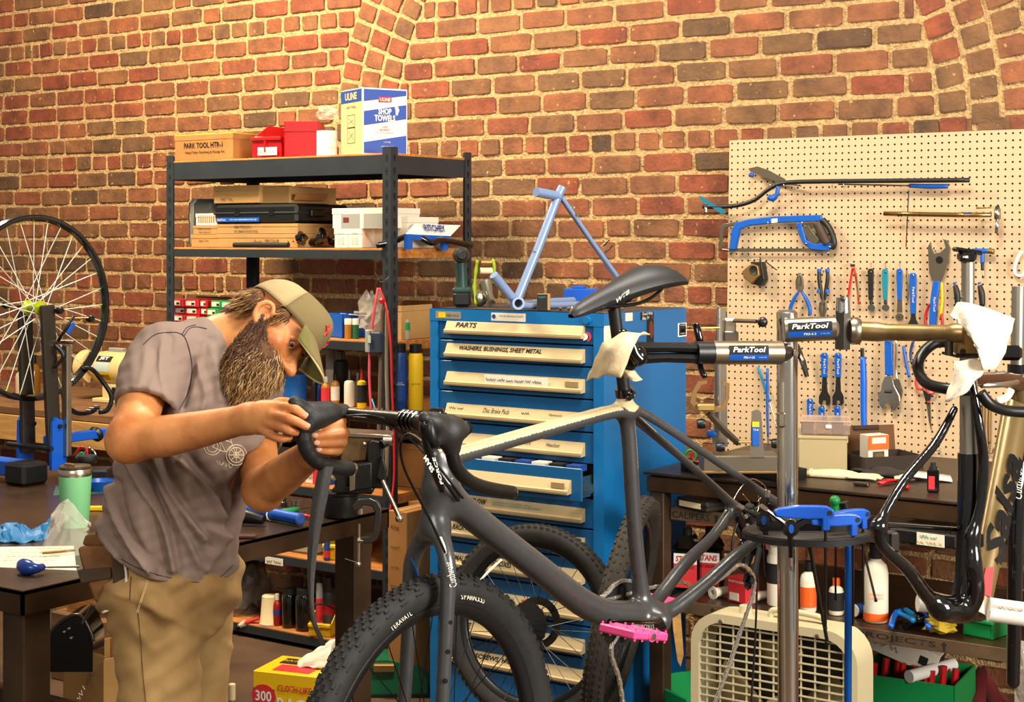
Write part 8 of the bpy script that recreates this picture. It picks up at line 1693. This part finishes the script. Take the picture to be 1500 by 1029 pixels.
t = thing('parts_case', 'low black parts case behind the tumbler on the bench', 'case', wz(128, 712), PSI); MB().box((0, .04, .025), (.13, .09, .05), .006).build('case', m_black, t); MB().box((0, -.003, .03), (.03, .006, .02), .002).build('latch', m_blackm, t)
for i, (m_, lab, p) in enumerate(((m_red, 'red looped cable in the clutter behind the tumbler', [(110, 668), (118, 656), (127, 660), (126, 672)]), (m_chrome, 'grey looped wire in the clutter behind the tumbler', [(122, 670), (130, 657), (139, 664), (140, 678)]), (m_green, 'short green wire in the clutter behind the tumbler', [(112, 672), (120, 664), (124, 676)]))):
 single('wire_loop', lab, 'cable', MB().tube([pz(x_, y_, 5.3+.05*i) for x_, y_ in cat(p, 5)], .005, 6), m_, True)
t = single('cutting_mat', 'worn green cutting mat under the blue bowl', 'mat', MB().sheet([[wz(78, 726), wz(160, 722)], [wz(82, 712), wz(160, 708)]], .003), mat('mat_green', '1d4a33', .7))
single('yellow_ruler', 'short yellow bar lying right of the tumbler', 'bar', MB().box((0, 0, .006), (.06, .02, .012), .002, M=Rz(PSI, wz(142, 748))), m_yel)
gr = thing('bench_grinder', 'cream bench grinder with yellow sticker on the wooden wall bench', 'grinder', V((pd(172, 0, 5.2).x, 5.2, .903))); o_ = gr.matrix_basis.translation; gc = V((o_.x, o_.y, zy(172, 540, 5.2)))
m_gcr = mat('grinder_cream', 'c7ad74', .45)
MB().lathe([(.03, -.14), (.062, -.135), (.078, -.11), (.082, -.08), (.082, .08), (.078, .11), (.062, .135), (.03, .14)], 28, M=zto(X, gc)).build('motor', m_gcr, gr, smooth=35, w=True)
MB().box((0, 0, 0), (.14, .12, .11), .012, M=T((gc.x+.02, gc.y, gc.z-.12))).build('pedestal', m_gcr, gr, w=True); MB().box((0, 0, 0), (.2, .18, .02), .004, M=T((gc.x+.02, gc.y, o_.z+.01))).build('foot', m_gcr, gr, w=True); MB().box((0, 0, 0), (.1, .03, .03), .004, M=T((gc.x, gc.y, gc.z+.085))).build('top_block', m_gr, gr, w=True)
MB().lathe([(0, -.02), (.06, -.02), (.066, -.012), (.066, .012), (.06, .02), (0, .02)], 24, M=zto(X, gc-X*.2)).build('grinding_wheel', mat('wheel_orange', 'a8641a', .6), gr, smooth=35, w=True); MB().lathe([(.05, -.03), (.082, -.03), (.082, .03), (.05, .03)], 24, M=zto(X, gc-X*.2), arc=4.4).build('wheel_guard', m_gcr, gr, smooth=35, w=True); MB().rod(gc-X*.2, gc-X*.1, .012).build('spindle', m_dsteel, gr, w=True)
def curved(nm, a0, a1, x0, x1, m, r_=.0832):
 MB().sheet([[gc+V((x_, -r_*cos(a), r_*sin(a))) for x_ in np.linspace(x0, x1, 5)] for a in np.linspace(a0, a1, 7)]).build(nm, m, gr, smooth=True, w=True)
curved('black_label', .45, .85, -.07, .035, m_ink); curved('pale_label', -.15, .42, -.075, .03, mat('pale_blue_label', 'a9b7ae', .6)); curved('yellow_sticker', -.75, -.18, -.085, .045, m_yel)
def gt(s_, a, x_, m, wd, h=None, **k): text(s_, m, gr, gc+V((x_, -.0845*cos(a), .0845*sin(a))), X, V((0, sin(a), cos(a))), wd=wd, h=h, off=.0008, **k)
gt('JET', .65, -.017, m_wht, .065, .022, bold=.03); gt('BIKES', -.38, .0, m_ink, .065, .018, bold=.03); gt('NOT HANDS', -.58, .0, m_ink, .065, .010, bold=.02)
MB().box((0, 0, 0), (.05, .01, .05), .003, M=T((gc.x+.06, gc.y-.065, gc.z-.11))).build('switch', m_black, gr, w=True)
for a in ((30, 605, 535, 15, 'clear plastic bottle behind the wheel spokes', mat('clear_green', 'b9c7a0', .15, alpha=.5)), (48, 605, 520, 22, 'brown glass jar behind the wheel spokes', mat('brown_glass', '6a4412', .15, alpha=.8)), (27, 606, 552, 12, 'small can with red label behind the wheel spokes', m_redp)): bottle(a[4], a[0], a[1], a[2], a[3], 5.1, 'bottle' if a[3] != 12 else 'can', a[5], m_black, None, z=.903)
# vise, clamp and tools on the far corner
VZ = 4.36
vi = thing('bench_vise', 'heavy dark bench vise bolted on the corner of the steel bench', 'vise', ph(498, 757, WZ))
def vz(px, py, k=0.): return pz(px, py, VZ+k)
m_vis = mat('vise_iron', '24221f', .4, .5, var=.2, scale=20, bump=.15, bscale=120); m_visw = mat('vise_worn', '6a5436', .45, .6, var=.3, scale=30)
def vplate(pts, k, th, m, nm, par=None, bev=.004):
 P_ = [vz(x_, y_, k) for x_, y_ in pts]; n = len(P_); o2 = MB().add(P_+[p+FW*th for p in P_], [tuple(range(n))[::-1], tuple(range(n, 2*n))]+[(i, (i+1) % n, n+(i+1) % n, n+i) for i in range(n)]).build(nm, m, par or vi, smooth=50, w=True)
 b_ = o2.modifiers.new('bevel', 'BEVEL'); b_.width = bev; b_.segments = 2; return o2
MB().lathe([(.045, 0), (.05, .004), (.048, .06), (.052, .064), (.052, .07), (0, .07)], 24, M=T(ph(500, 757, WZ))).build('swivel_base', m_vis, vi, smooth=40, w=True)
vplate([(485, 722), (545, 725), (548, 716), (530, 712), (488, 714)], -.06, .12, m_vis, 'lower_body'); vplate([(515, 683), (545, 678), (545, 716), (515, 720)], -.07, .12, m_vis, 'fixed_jaw_body'); vplate([(512, 689), (520, 686), (520, 718), (512, 720)], -.075, .02, m_steelb, 'jaw_edge', bev=.001)
vplate([(490, 692), (510, 690), (510, 716), (490, 718)], -.06, .1, m_vis, 'front_block'); vplate([(503, 640), (566, 641), (566, 648), (540, 650), (537, 676), (498, 678)], -.02, .08, m_visw, 'anvil'); vplate([(502, 634), (572, 638), (572, 643), (502, 640)], -.03, .1, m_steelb, 'jaw_bar', bev=.001)
vplate([(538, 652), (545, 645), (560, 648), (562, 656), (556, 700), (562, 704), (562, 716), (545, 716), (538, 690)], -.05, .09, m_vis, 'sliding_jaw'); vplate([(550, 700), (560, 668), (567, 690), (564, 710)], -.07, .02, m_vis, 'jaw_rib')
MB().rod(vz(559, 652, -.06), vz(572, 645, -.04), .012, n=12).build('screw_boss', m_vis, vi, smooth=40, w=True); MB().lathe([(0, .012), (.012, .012), (.013, -.012), (0, -.012)], 12, M=zto(RT, vz(568, 646, -.05))).build('screw_nut', m_steelb, vi, smooth=40, w=True)
MB().rod(vz(560, 704, -.09), vz(585, 758, -.09), .0065, n=10).build('handle', m_steelb, vi, smooth=40, w=True); MB().ell(vz(585, 760, -.09), .0115).build('handle_ball', m_chrome, vi, smooth=True, w=True); MB().ell(vz(534, 651, -.052), .006).build('bolt', m_steelb, vi, w=True)
MB().rod(vz(484, 617, -.02), vz(498, 622, -.02), .009, n=12).build('brass_screw', m_steelb, vi, smooth=40, w=True); MB().rod(vz(490, 700, -.07), vz(487, 702, -.07), .008, n=10).build('brass_stud', MC['brass4'], vi, w=True)
cc = thing('c_clamp', 'grey steel C-clamp gripping the bench corner under the vise', 'clamp', vz(540, 790, -.1)); m_cc = mat('cclamp', '4a463f', .35, .8)
vplate([(516, 742), (525, 732), (542, 730), (553, 735), (559, 745), (558, 760), (556, 780), (552, 792), (543, 797), (528, 796), (527, 788), (541, 787), (546, 780), (548, 760), (549, 750), (544, 742), (532, 741), (526, 748), (517, 750)], -.12, .018, m_cc, 'frame', cc, .003)
MB().rod(vz(528, 745, -.112), vz(528, 753, -.112), .008, n=8).build('pad', m_steelb, cc, w=True); MB().rod(vz(526, 768, -.112), vz(525, 826, -.112), .005, n=10).build('screw', m_steelb, cc, w=True, smooth=40); MB().ell(vz(525, 827, -.112), .008).build('screw_ball', m_chrome, cc, smooth=True, w=True); MB().rod(vz(524, 792, -.112), vz(532, 792, -.112), .009, n=8).build('nut', m_steelb, cc, w=True); MB().rod(vz(505, 819, -.112), vz(526, 826, -.112), .0015, n=5).build('tommy_bar', m_dsteel, cc, w=True)
def wv(px, py, h=0.): return ph(px, py, WZ+.001)+V((0, 0, h))
t = thing('pump_tool', 'blue tube tool with clear tie lying on the bench beside the elbow', 'tool', wv(400, 765)); MB().tube([wv(362, 757, .018), wv(400, 763, .018), wv(440, 771, .018)], .0165, 14).build('blue_tube', m_tsb, t, smooth=40, w=True); MB().lathe([(0, .001), (.012, .001), (.0165, -.002)], 14, M=zto(wv(440, 771)-wv(400, 763), wv(440.5, 771.2, .018))).build('end_cap', m_blued2, t, w=True); MB().tube([wv(397, 763, .018)+V((0, .018*cos(a), .018*sin(a))) for a in np.linspace(0, 2*pi, 11)[:-1]], .002, 5, closed=True).build('clear_tie', m_wht, t, w=True)
t = thing('heat_gun', 'black tool body lying left of the blue tube on the bench', 'tool', wv(355, 768)); MB().tube([wv(338, 766, .02), wv(352, 768, .024), wv(386, 770, .014)], [.02, .022, .012], 10).build('body', m_black, t, smooth=40, w=True); MB().tube([wv(352, 766, .03), wv(352, 758, .045)], .008, 8).build('stem', m_black, t, w=True)
t = thing('green_driver', 'green-handled pick lying behind the blue tube', 'pick', wv(425, 756)); MB().tube([wv(402, 757, .01), wv(418, 756, .012), wv(436, 752, .01)], [.006, .009, .008], 8).build('handle', m_green, t, smooth=True, w=True); MB().rod(wv(436, 752, .01), wv(452, 748, .008), .0018, n=5).build('shaft', m_dsteel, t, w=True)
t = thing('red_driver', 'red-handled pick lying right of the green one', 'pick', wv(446, 760)); MB().tube([wv(440, 759, .008), wv(455, 762, .008)], [.006, .005], 8).build('handle', m_red, t, smooth=True, w=True); MB().rod(wv(440, 759, .008), wv(428, 757, .006), .0016, n=5).build('shaft', m_dsteel, t, w=True)
for px_, lab in ((431, 'left one of two small silver sockets on the bench'), (438, 'right one of two small silver sockets on the bench')): single('socket', lab, 'socket', MB().lathe([(.004, 0), (.009, 0), (.009, .016), (.004, .016), (.004, 0)], 14, M=T(wv(px_, 741))), m_steelb, 40)
single('valve_core', 'dark stubby threaded part on the bench behind the elbow', 'part', MB().lathe([(0, 0), (.01, 0), (.01, .012), (.007, .014), (.007, .04), (0, .04)], 12, M=T(wv(416, 742))), m_dsteel, 40)
single('dark_strap', 'dark red strap end lying at the bench edge beside the shirt', 'strap', MB().box((0, 0, .004), (.09, .03, .006), .001, M=Rz(PSI, wv(350, 788))), mat('strap_red', '3a1614', .7))
# floor and under the benches
def fl_(px, py): return ph(px, py, 0.)
o_ = fl_(575, 1022); t = thing('shop_vac_cover', 'dark green plastic cover standing on the floor behind the front wheel', 'cover', o_, PSI); m_dg = mat('cover_green', '0a5a38', .45)
MB().prism([(-.16, 0), (.13, 0), (.13, .05), (.09, .1), (-.02, .125), (-.12, .12), (-.16, .06)], .16, M=basis(x=X, y=Zx, o=(0, .16, .012))).build('shell', m_dg, t); MB().box((0, .08, .006), (.3, .18, .012)).build('base', m_blackm, t); MB().box((-.03, .0, .112), (.08, .05, .03), .004).build('tan_panel', m_tan, t)
for lab, x0, x1, yt, d, dep, tx in (('tall brown carton with handwritten list between rack and cabinet', 568, 596, 748, 4.55, .3, 1), ('brown carton with handwriting behind the tall one next to the cabinet', 598, 626, 735, 4.88, .28, 2)):
 X0, X1 = xs(x0, d), xs(x1, d); h = zy(x0, yt, d); t = thing('carton', lab, 'box', ((X0+X1)/2, d, 0)); w_ = X1-X0; MB().box((0, dep/2, h/2), (w_, dep, h), .002).build('carton', m_card, t); MB().box((0, dep/2, h+.001), (w_*.3, dep, .002)).build('tape_strip', m_card2, t)
 for i in range(6 if tx == 1 else 2):
  s_ = ('King', 'Origin8', 'Salt May', 'TRP', 'Shimano', '& Random')[i] if tx == 1 else ('King', 'Misc')[i]; text(s_, m_ink, t, t.matrix_basis @ V((-w_*.1, -.002, h-.06-.075*i)), X, UP, wd=w_*(.45 if i != 5 else .7), sh=.3)
def ragbox(label, px, py, w_, dep, h, rz):
 o_ = fl_(px, py); t = thing('rags_box', label, 'box', o_, rz); MB().box((w_/2, dep/2, h/2), (w_, dep, h), .002).build('carton', m_yel, t); MB().box((w_*.16, -.0008, h*.4), (w_*.32, .001, h*.78)).build('black_panel', m_ink, t); MB().prism([(w_*.16+.045*cos(a), h*.70+.038*sin(a)) for a in np.linspace(0, 2*pi, 20)[:-1]], .001, M=basis(x=X, y=Zx, o=(0, -.0016, 0))).build('red_badge', m_redp, t)
 A = t.matrix_basis; R_ = A.to_3x3(); tx = lambda s_, m, x_, z_, wd, hh=None: text(s_, m, t, A @ V((x_, -.003, z_)), R_ @ X, UP, wd=wd, h=hh, bold=.02)
 tx('300', m_wht, w_*.16, h*.70, .06, .035); tx('CLOTH-LIKE', m_redp, w_*.62, h*.82, w_*.5, .022); tx('RAGS', m_wht, w_*.62, h*.62, w_*.52, .045); tx('HEAVY-DUTY, LINT-FREE', m_ink, w_*.62, h*.46, w_*.55, .012); tx('MULTI-USE\nTHROUGHOUT\nHOME, GARAGE', m_redp, w_*.62, h*.24, w_*.5, .05)
 MB().box((w_*.5, dep*.3, h+.001), (w_*.55, dep*.35, .002)).build('top_print', m_redp, t); MB().box((w_*.3, dep*.7, h+.0012), (w_*.3, dep*.3, .002)).build('top_print', m_ink, t); text('RAGS', m_yel, t, A @ V((w_*.3, dep*.7, h+.0025)), R_ @ X, R_ @ Y, wd=w_*.26)
 return t
t = ragbox('yellow and black box of rags with red 300 badge before the rack', 371, 1100, .25, .2, .265, .25)
A_ = t.matrix_basis; cloth('rag', 'white rag pulled out of the top of the yellow rags box', [[A_ @ V((.12, .08, .268)), A_ @ V((.18, .08, .27)), A_ @ V((.24, .08, .268))], [A_ @ V((.12, .1, .29)), A_ @ V((.17, .1, .31)), A_ @ V((.23, .12, .34))], [A_ @ V((.14, .14, .285)), A_ @ V((.19, .14, .33)), A_ @ V((.24, .15, .36))], [A_ @ V((.15, .17, .27)), A_ @ V((.2, .18, .3)), A_ @ V((.24, .18, .34))]], m_rag2)
o_ = fl_(488, 1110); t = thing('rags_box', 'white rags box with red lettering seen through the front wheel', 'box', o_, PSI); MB().box((.04, .1, .15), (.1, .2, .3), .002).build('carton', m_wht, t); A_ = t.matrix_basis; text('RAGS', m_gr, t, A_ @ V((.04, -.002, .19)), A_.to_3x3() @ V((.9, 0, .5)), A_.to_3x3() @ V((-.5, 0, .9)), wd=.1, h=.05, bold=.04); text('DUTY', m_redp, t, A_ @ V((.06, -.002, .27)), A_.to_3x3() @ V((.9, 0, .5)), A_.to_3x3() @ V((-.5, 0, .9)), wd=.05, h=.03, bold=.04); MB().box((.04, -.001, .06), (.1, .002, .1)).build('yellow_panel', m_yel, t)
o_ = fl_(382, 1150); t = thing('bucket', 'white plastic bucket with stained lid at the bottom edge beside the trousers', 'bucket', o_); MB().lathe([(0, 0), (.052, 0), (.058, .2), (.058, .21)], 24).build('body', m_wht, t, smooth=40); MB().lathe([(.06, .205), (.061, .222), (.045, .226), (.042, .222), (.0, .222)], 24, cap=False).build('lid', m_whb, t, smooth=40)
o_ = fl_(340, 1120); bottle('small clear bottle behind the trousers on the floor', 340, 1120, 1002, 20, o_.y, 'bottle', mat('clear_olive', '6a6a48', .2, alpha=.6), m_cream, None, z=.0)
o_ = fl_(130, 1085); t = thing('carton', 'open brown carton on the floor under the steel bench', 'box', fl_(93, 1040), -.1); h = .22; w_ = .24
for a in ((w_/2, .002, w_, .004), (w_/2, .2, w_, .004), (0, .1, .004, .2), (w_, .1, .004, .2)): MB().box((a[0], a[1], h/2), (a[2], a[3], h)).build('carton_wall', m_card2, t)
MB().box((w_/2, .1, .004), (w_, .2, .006)).build('carton_floor', m_card, t); scribble(m_ink, t, t.matrix_basis @ V((.15, -.002, .11)), t.matrix_basis.to_3x3() @ V((.6, 0, .8)), t.matrix_basis.to_3x3() @ V((-.8, 0, .6)), .07, .025, seed=50); scribble(m_wht, t, t.matrix_basis @ V((.1, -.002, .05)), t.matrix_basis.to_3x3() @ V((.6, 0, .8)), t.matrix_basis.to_3x3() @ V((-.8, 0, .6)), .06, .02, seed=51)
t = thing('fender_case', 'black curved equipment case leaning under the steel bench', 'case', fl_(100, 1050)+V((0, .1, 0))); Zd = 5.3
P_ = [dz(*p) for p in cat([(62, 945, 0), (80, 920, 0), (100, 905, 0), (118, 903, 0), (132, 925, 0), (136, 940, 0)], 4)]; n = len(P_); low = [dz(136, 985), dz(100, 985), dz(60, 985)]
al = P_+low; MB().add(al+[p+FW*.15 for p in al], [tuple(range(len(al)))[::-1], tuple(range(len(al), 2*len(al)))]+[(i, (i+1) % len(al), len(al)+(i+1) % len(al), len(al)+i) for i in range(len(al))]).build('shell', m_blackg, t, smooth=30, w=True); MB().tube(P_, .008, 8).build('rim', m_dsteel, t, smooth=True, w=True)
for p in ((94, 926), (101, 921), (104, 935)): MB().ell(dz(*p, -.004), .006).build('rivet', m_chrome, t, w=True)
single('wood_block', 'orange brown wood block on the floor under the steel bench', 'wood', MB().box((0, 0, 0), (.2, .1, .05), .003, M=MX.Translation(fl_(75, 1015)+V((0, .2, .30))) @ MX.Rotation(-.4, 4, 'Y')), m_wood)
single('support_crate', 'dark crate on the floor carrying the wood block', 'crate', MB().box((0, 0, .13), (.3, .2, .26), .004, M=T(fl_(75, 1015)+V((0, .22, 0)))), m_oldw)
t = cbox('brown carton farther back under the steel bench', 82, 128, 872, 960, 4.3, .3, m_card, z=0.0)
t = cbox('orange-brown carton behind the pouch on the floor', 140, 165, 895, 1000, 4.1, .25, m_card, z=0.)
t = thing('paint_tray', 'white and blue tray with a brush on the floor beside the trousers', 'tray', fl_(165, 1075)); MB().box((0, 0, .03), (.14, .2, .05), .006, M=Rz(.4)).build('tray', m_whb, t); MB().box((.02, 0, .07), (.05, .16, .03), .006, M=Rz(.4)).build('blue_lid', m_blued2, t)
def wheel(name, label, M_, R_, tw, m_t, spk=28, cas=False, knob=True, rimw=.014):
 t = thing(name, label, 'wheel', M=M_); MB().lathe([(R_-tw*2, -rimw), (R_-tw*1.6, -tw*.8), (R_-tw, -tw), (R_-tw*.45, -tw*.86), (R_-tw*.1, -tw*.5), (R_, 0), (R_-tw*.1, tw*.5), (R_-tw*.45, tw*.86), (R_-tw, tw), (R_-tw*1.6, tw*.8), (R_-tw*2, rimw)], 72, cap=False).build('tyre', m_t, t, smooth=True)
 MB().lathe([(R_-tw*2, -rimw), (R_-tw*2-.018, -rimw*.7), (R_-tw*2-.022, 0), (R_-tw*2-.018, rimw*.7), (R_-tw*2, rimw)], 64, cap=False).build('rim', MC['rim_black'], t, smooth=True)
 if knob:
  kn = MB()
  for i in range(84):
   for z_, w__ in ((-tw*.78, .006), (-tw*.3, .006), (tw*.3, .006), (tw*.78, .006)): a = 2*pi*(i+(.5 if abs(z_) < tw*.5 else 0))/84; kn.box((0, 0, 0), (.007, .010, w__), M=MX.Rotation(a, 4, 'Z') @ T((R_-(.001 if abs(z_) < tw*.5 else tw*.3), 0, z_)))
  o2 = kn.build('tread_knobs', m_t, t, fix=False); o2['kind'] = 'stuff'
 MB().lathe([(.008, -.055), (.012, -.05), (.012, -.03), (.024, -.029), (.024, -.025), (.013, -.018), (.013, .018), (.024, .025), (.024, .029), (.012, .03), (.012, .05), (.008, .055)], 18).build('hub', m_blackg, t, smooth=40)
 for i in range(spk): s_ = 1 if i % 2 else -1; a = 2*pi*i/spk; a2 = a+(.9 if (i//2) % 2 else -.9); MB().rod((.024*cos(a2), .024*sin(a2), s_*.027), ((R_-tw*2-.02)*cos(a), (R_-tw*2-.02)*sin(a), 0), .0011, n=4).build('spoke', m_spoke, t)
 if cas:
  for j, r_ in enumerate((.068, .06, .052, .045, .038, .03)):
   pr_ = [((r_+(.002 if i % 2 else -.002))*cos(2*pi*i/40), (r_+(.002 if i % 2 else -.002))*sin(2*pi*i/40)) for i in range(40)]; MB().prism(pr_, .002, M=T((0, 0, .032+j*.004))).build('sprocket', m_blackm, t)
  rt = MB().lathe([(.055, -.036), (.08, -.036), (.08, -.034), (.055, -.034), (.055, -.036)], 32); rt.build('disc_rotor', m_dsteel, t)
 return t
W2c = pz(780, 914, 4.86); W2R = .304
ax2 = (RT*-.45+(-FW)*.82+UP*.12).normalized()
m_tan2 = mat('tyre_brown', '1f1b15', .8, var=.25, scale=40, bump=.15, bscale=200)
w2 = wheel('knobbly_wheel', 'knobbly rear wheel with cassette leaning on the front of the blue cabinet', zto(ax2, W2c), W2R, .026, m_tan2, cas=True)
MB().tube([pz(704, 850, 4.75), pz(718, 835, 4.76), pz(735, 820, 4.77)], [.006, .010, .007], 6, flat=.3).build('cloth_strip', m_white, w2, w=True)
single('low_crate', 'low dark crate carrying the rear wheel before the cabinet', 'crate', MB().box((W2c.x, W2c.y+.02, (W2c.z-W2R)/2-.012), (.4, .16, W2c.z-W2R-.02), .004), m_oldw)
m_tan3 = mat('tyre_old', '2a241b', .85, var=.3, scale=40, bump=.2, bscale=150)
w3c = pz(912, 893, 4.93); w3 = wheel('fat_wheel', 'wide old knobbly wheel standing edge-on between cabinet and bench', zto((RT*.95-FW*.26-UP*.2), w3c), .36, .034, m_tan3, spk=20)
single('low_plank', 'low wooden plank block carrying the wide wheel', 'wood', MB().box((w3c.x, w3c.y, (w3c.z-.36)/2-.008), (.2, .3, max(.02, w3c.z-.36-.012)), .003), m_oldw)
for i, (p, r_, lab) in enumerate((((905, 1000), .26, 'upper one of two old tyres lying on the floor beside the cabinet'), ((915, 1025), .28, 'lower one of two old tyres lying on the floor beside the cabinet'))):
 c_ = pz(p[0], p[1], 4.75); c_.z = .12-.06*i+.03; n = 36; single('old_tyre', lab, 'tyre', MB().tube([c_+V((r_*cos(a), r_*.8*sin(a), .01*sin(3*a))) for a in np.linspace(0, 2*pi, n+1)[:-1]], .026, 10, closed=True), m_tan3, True, 'old tyres on the floor')
single('wood_shim', 'pale wooden shim with pencil marks hanging under the bench end', 'wood', MB().prism([(-.018, .16), (.01, .165), (.022, .0), (.012, -.04), (.002, -.02), (-.012, .08)], .012, M=basis(x=RT, y=UP, o=pz(991, 958, 5.1))), m_palew)
FZ = 4.42; fd = 4.10
FX0, FX1 = xs(1012, fd), xs(1256, fd); fw_ = FX1-FX0; ft = zy(1130, 912, fd); fh = ft-.045
fan = thing('box_fan', 'cream plastic box fan with carrying handle on the floor before the right bench', 'fan', ((FX0+FX1)/2, fd, 0)); fcz = .045+fh/2
def rrect(w_, h, r_, n=6):
 pts = []
 for cx_, cy_, a0 in ((w_/2-r_, h/2-r_, 0), (-w_/2+r_, h/2-r_, pi/2), (-w_/2+r_, -h/2+r_, pi), (w_/2-r_, -h/2+r_, 3*pi/2)): pts += [(cx_+r_*cos(a0+pi/2*i/n), cy_+r_*sin(a0+pi/2*i/n)) for i in range(n+1)]
 return pts
m_fan = mat('fan_cream', 'b3a682', .4)
ou, inn = rrect(fw_, fh, .09), rrect(fw_-.05, fh-.05, .075)
def ringp(o1, i1, y0, y1, nm, m):
 n = len(o1); vs_ = [(x_, y0, z_+fcz) for x_, z_ in o1]+[(x_, y0, z_+fcz) for x_, z_ in i1]+[(x_, y1, z_+fcz) for x_, z_ in o1]+[(x_, y1, z_+fcz) for x_, z_ in i1]; fs_ = []
 for i in range(n): j = (i+1) % n; fs_ += [(i, j, n+j, n+i), (2*n+i, 3*n+i, 3*n+j, 2*n+j), (i, 2*n+i, 2*n+j, j), (n+i, n+j, 3*n+j, 3*n+i)]
 MB().add(vs_, fs_).build(nm, m, fan, smooth=40)
ringp(ou, inn, 0, .03, 'front_frame', m_fan); ringp(rrect(fw_, fh, .09), rrect(fw_-.012, fh-.012, .085), .03, .11, 'housing', m_fan); ringp(rrect(fw_, fh, .09), rrect(fw_-.05, fh-.05, .075), .11, .115, 'rear_frame', m_fan)
iw, ih = fw_-.05, fh-.05
for i in range(22):
 z_ = -ih/2+ih*(i+.5)/22; e_ = .075-sqrt(max(0, .075**2-max(0, abs(z_)-(ih/2-.075))**2)); MB().box((0, .012, fcz+z_), (iw-2*e_, .004, .0042)).build('grille_bar', m_fan, fan)
for i in range(11):
 x_ = -iw/2+iw*(i+.5)/11; e_ = .075-sqrt(max(0, .075**2-max(0, abs(x_)-(iw/2-.075))**2)); MB().box((x_, .014, fcz), (.0042, .004, ih-2*e_)).build('grille_bar', m_fan, fan)
for i in range(5):
 a = 2*pi*i/5+.3; MB().sheet([[(r_*cos(a+da), .06+.02*da*3, fcz+r_*sin(a+da)) for da in np.linspace(-.42*k, .42*k, 6)] for r_, k in ((.05, .8), (.11, 1.), (.17, 1.), (.215, .9))], .002).build('blade', mat('fan_blade', '8f8058', .4), fan, smooth=True)
MB().lathe([(0, .0), (.05, .004), (.055, .03), (0, .03)], 20, M=zto((0, 1, 0), (0, .03, fcz))).build('hub', m_fan, fan, smooth=40); MB().prism(rrect(fw_-.06, fh-.06, .07), .003, M=basis(x=X, y=Zx, o=(0, .105, fcz))).build('back_panel', mat('fan_dark', '2a2418', .7), fan)
MB().tube(cat([(-.03, .06, ft-.004), (-.025, .06, ft+.018), (.02, .06, ft+.024), (.09, .06, ft+.022), (.13, .06, ft+.016), (.14, .06, ft-.004)], 5), .009, 8).build('handle', m_fan, fan, smooth=True); MB().lathe([(0, .024), (.018, .022), (.021, 0), (0, 0)], 16, M=T((-.11, .06, ft))).build('knob', m_fan, fan, smooth=40)
for x_ in (-.16, .14): MB().lathe([(0, .004), (.006, .003), (.007, 0)], 10, M=zto((0, -1, 0), (x_, 0, ft-.02))).build('screw', m_steelb, fan)
for x_ in (-.16, .16): MB().box((x_, .055, .0225), (.05, .12, .046), .004).build('foot', m_fan, fan)
t = thing('green_crate', 'green crate of red parts on the floor right of the fan', 'crate', fl_(1300, 1100)+V((0, .15, 0)), .1); w_, dep, h = .34, .3, .2
for a in ((0, .003, w_, .006), (0, dep, w_, .006), (-w_/2, dep/2, .006, dep), (w_/2, dep/2, .006, dep)): MB().box((a[0], a[1], h/2), (a[2], a[3], h)).build('panel', m_green, t)
MB().box((0, dep/2, .004), (w_, dep, .008)).build('floor_panel', m_green, t)
for i in range(9): MB().rod((-.13+.033*i, .06+.03*(i % 3), .1), (-.12+.033*i, .07+.03*(i % 3), .225+.012*(i % 2)), .012, n=8).build('red_fitting', m_red, t)
A_ = t.matrix_basis; single('white_tube', 'white cardboard tube lying on the green crate', 'tube', MB().tube([A_ @ V((.02, -.01, .215)), A_ @ V((.12, .2, .22))], .021, 14), m_wht, 40)
t = thing('long_carton', 'long white carton with barcode tilted across the green crate', 'box', M=T(A_ @ V((-.06, .16, .27))) @ MX.Rotation(PSI*.2, 4, 'Z') @ MX.Rotation(.30, 4, 'Y')); MB().box((0, 0, 0), (.30, .09, .075), .002).build('carton', m_white, t); MB().box((.1, -.0455, .0), (.03, .001, .03)).build('barcode', m_ink, t); MB().box((.1505, 0, 0), (.002, .085, .07)).build('open_end', m_ink, t); scribble(m_ink, t, t.matrix_basis @ V((-.08, -.047, -.01)), t.matrix_basis.to_3x3() @ X, t.matrix_basis.to_3x3() @ Zx, .09, .02, seed=60)
t = thing('green_crate', 'green crate edge standing on the floor left of the fan', 'crate', fl_(985, 1100)+V((0, .1, 0)), -.5); MB().box((0, 0, .12), (.012, .2, .24), .002).build('panel', m_green, t); MB().box((.08, .1, .12), (.16, .012, .24), .002).build('panel', m_green, t); MB().box((.08, 0, .006), (.16, .2, .012)).build('floor_panel', m_green, t); MB().box((.08, -.1, .1), (.16, .012, .2), .002).build('panel', m_green, t)
single('red_sheet', 'dark red folded sheet on the floor under the right bench', 'sheet', MB().sheet([[fl_(1395, 1075)+V((0, 0, .02)), fl_(1440, 1075)+V((0, .0, .1)), fl_(1470, 1080)+V((0, 0, .03))], [fl_(1390, 1040)+V((0, .1, .03)), fl_(1430, 1040)+V((0, .1, .18)), fl_(1465, 1040)+V((0, .1, .05))]], .006), mat('dark_red_cloth', '5a0f10', .8), True)
film('clear plastic bag hanging at the right bench leg', [[pz(1490, 940, 4.3), pz(1512, 940, 4.3)], [pz(1484, 980, 4.28), pz(1512, 985, 4.26)], [pz(1488, 1040, 4.3), pz(1515, 1045, 4.3)]], mat('bag_clear'))
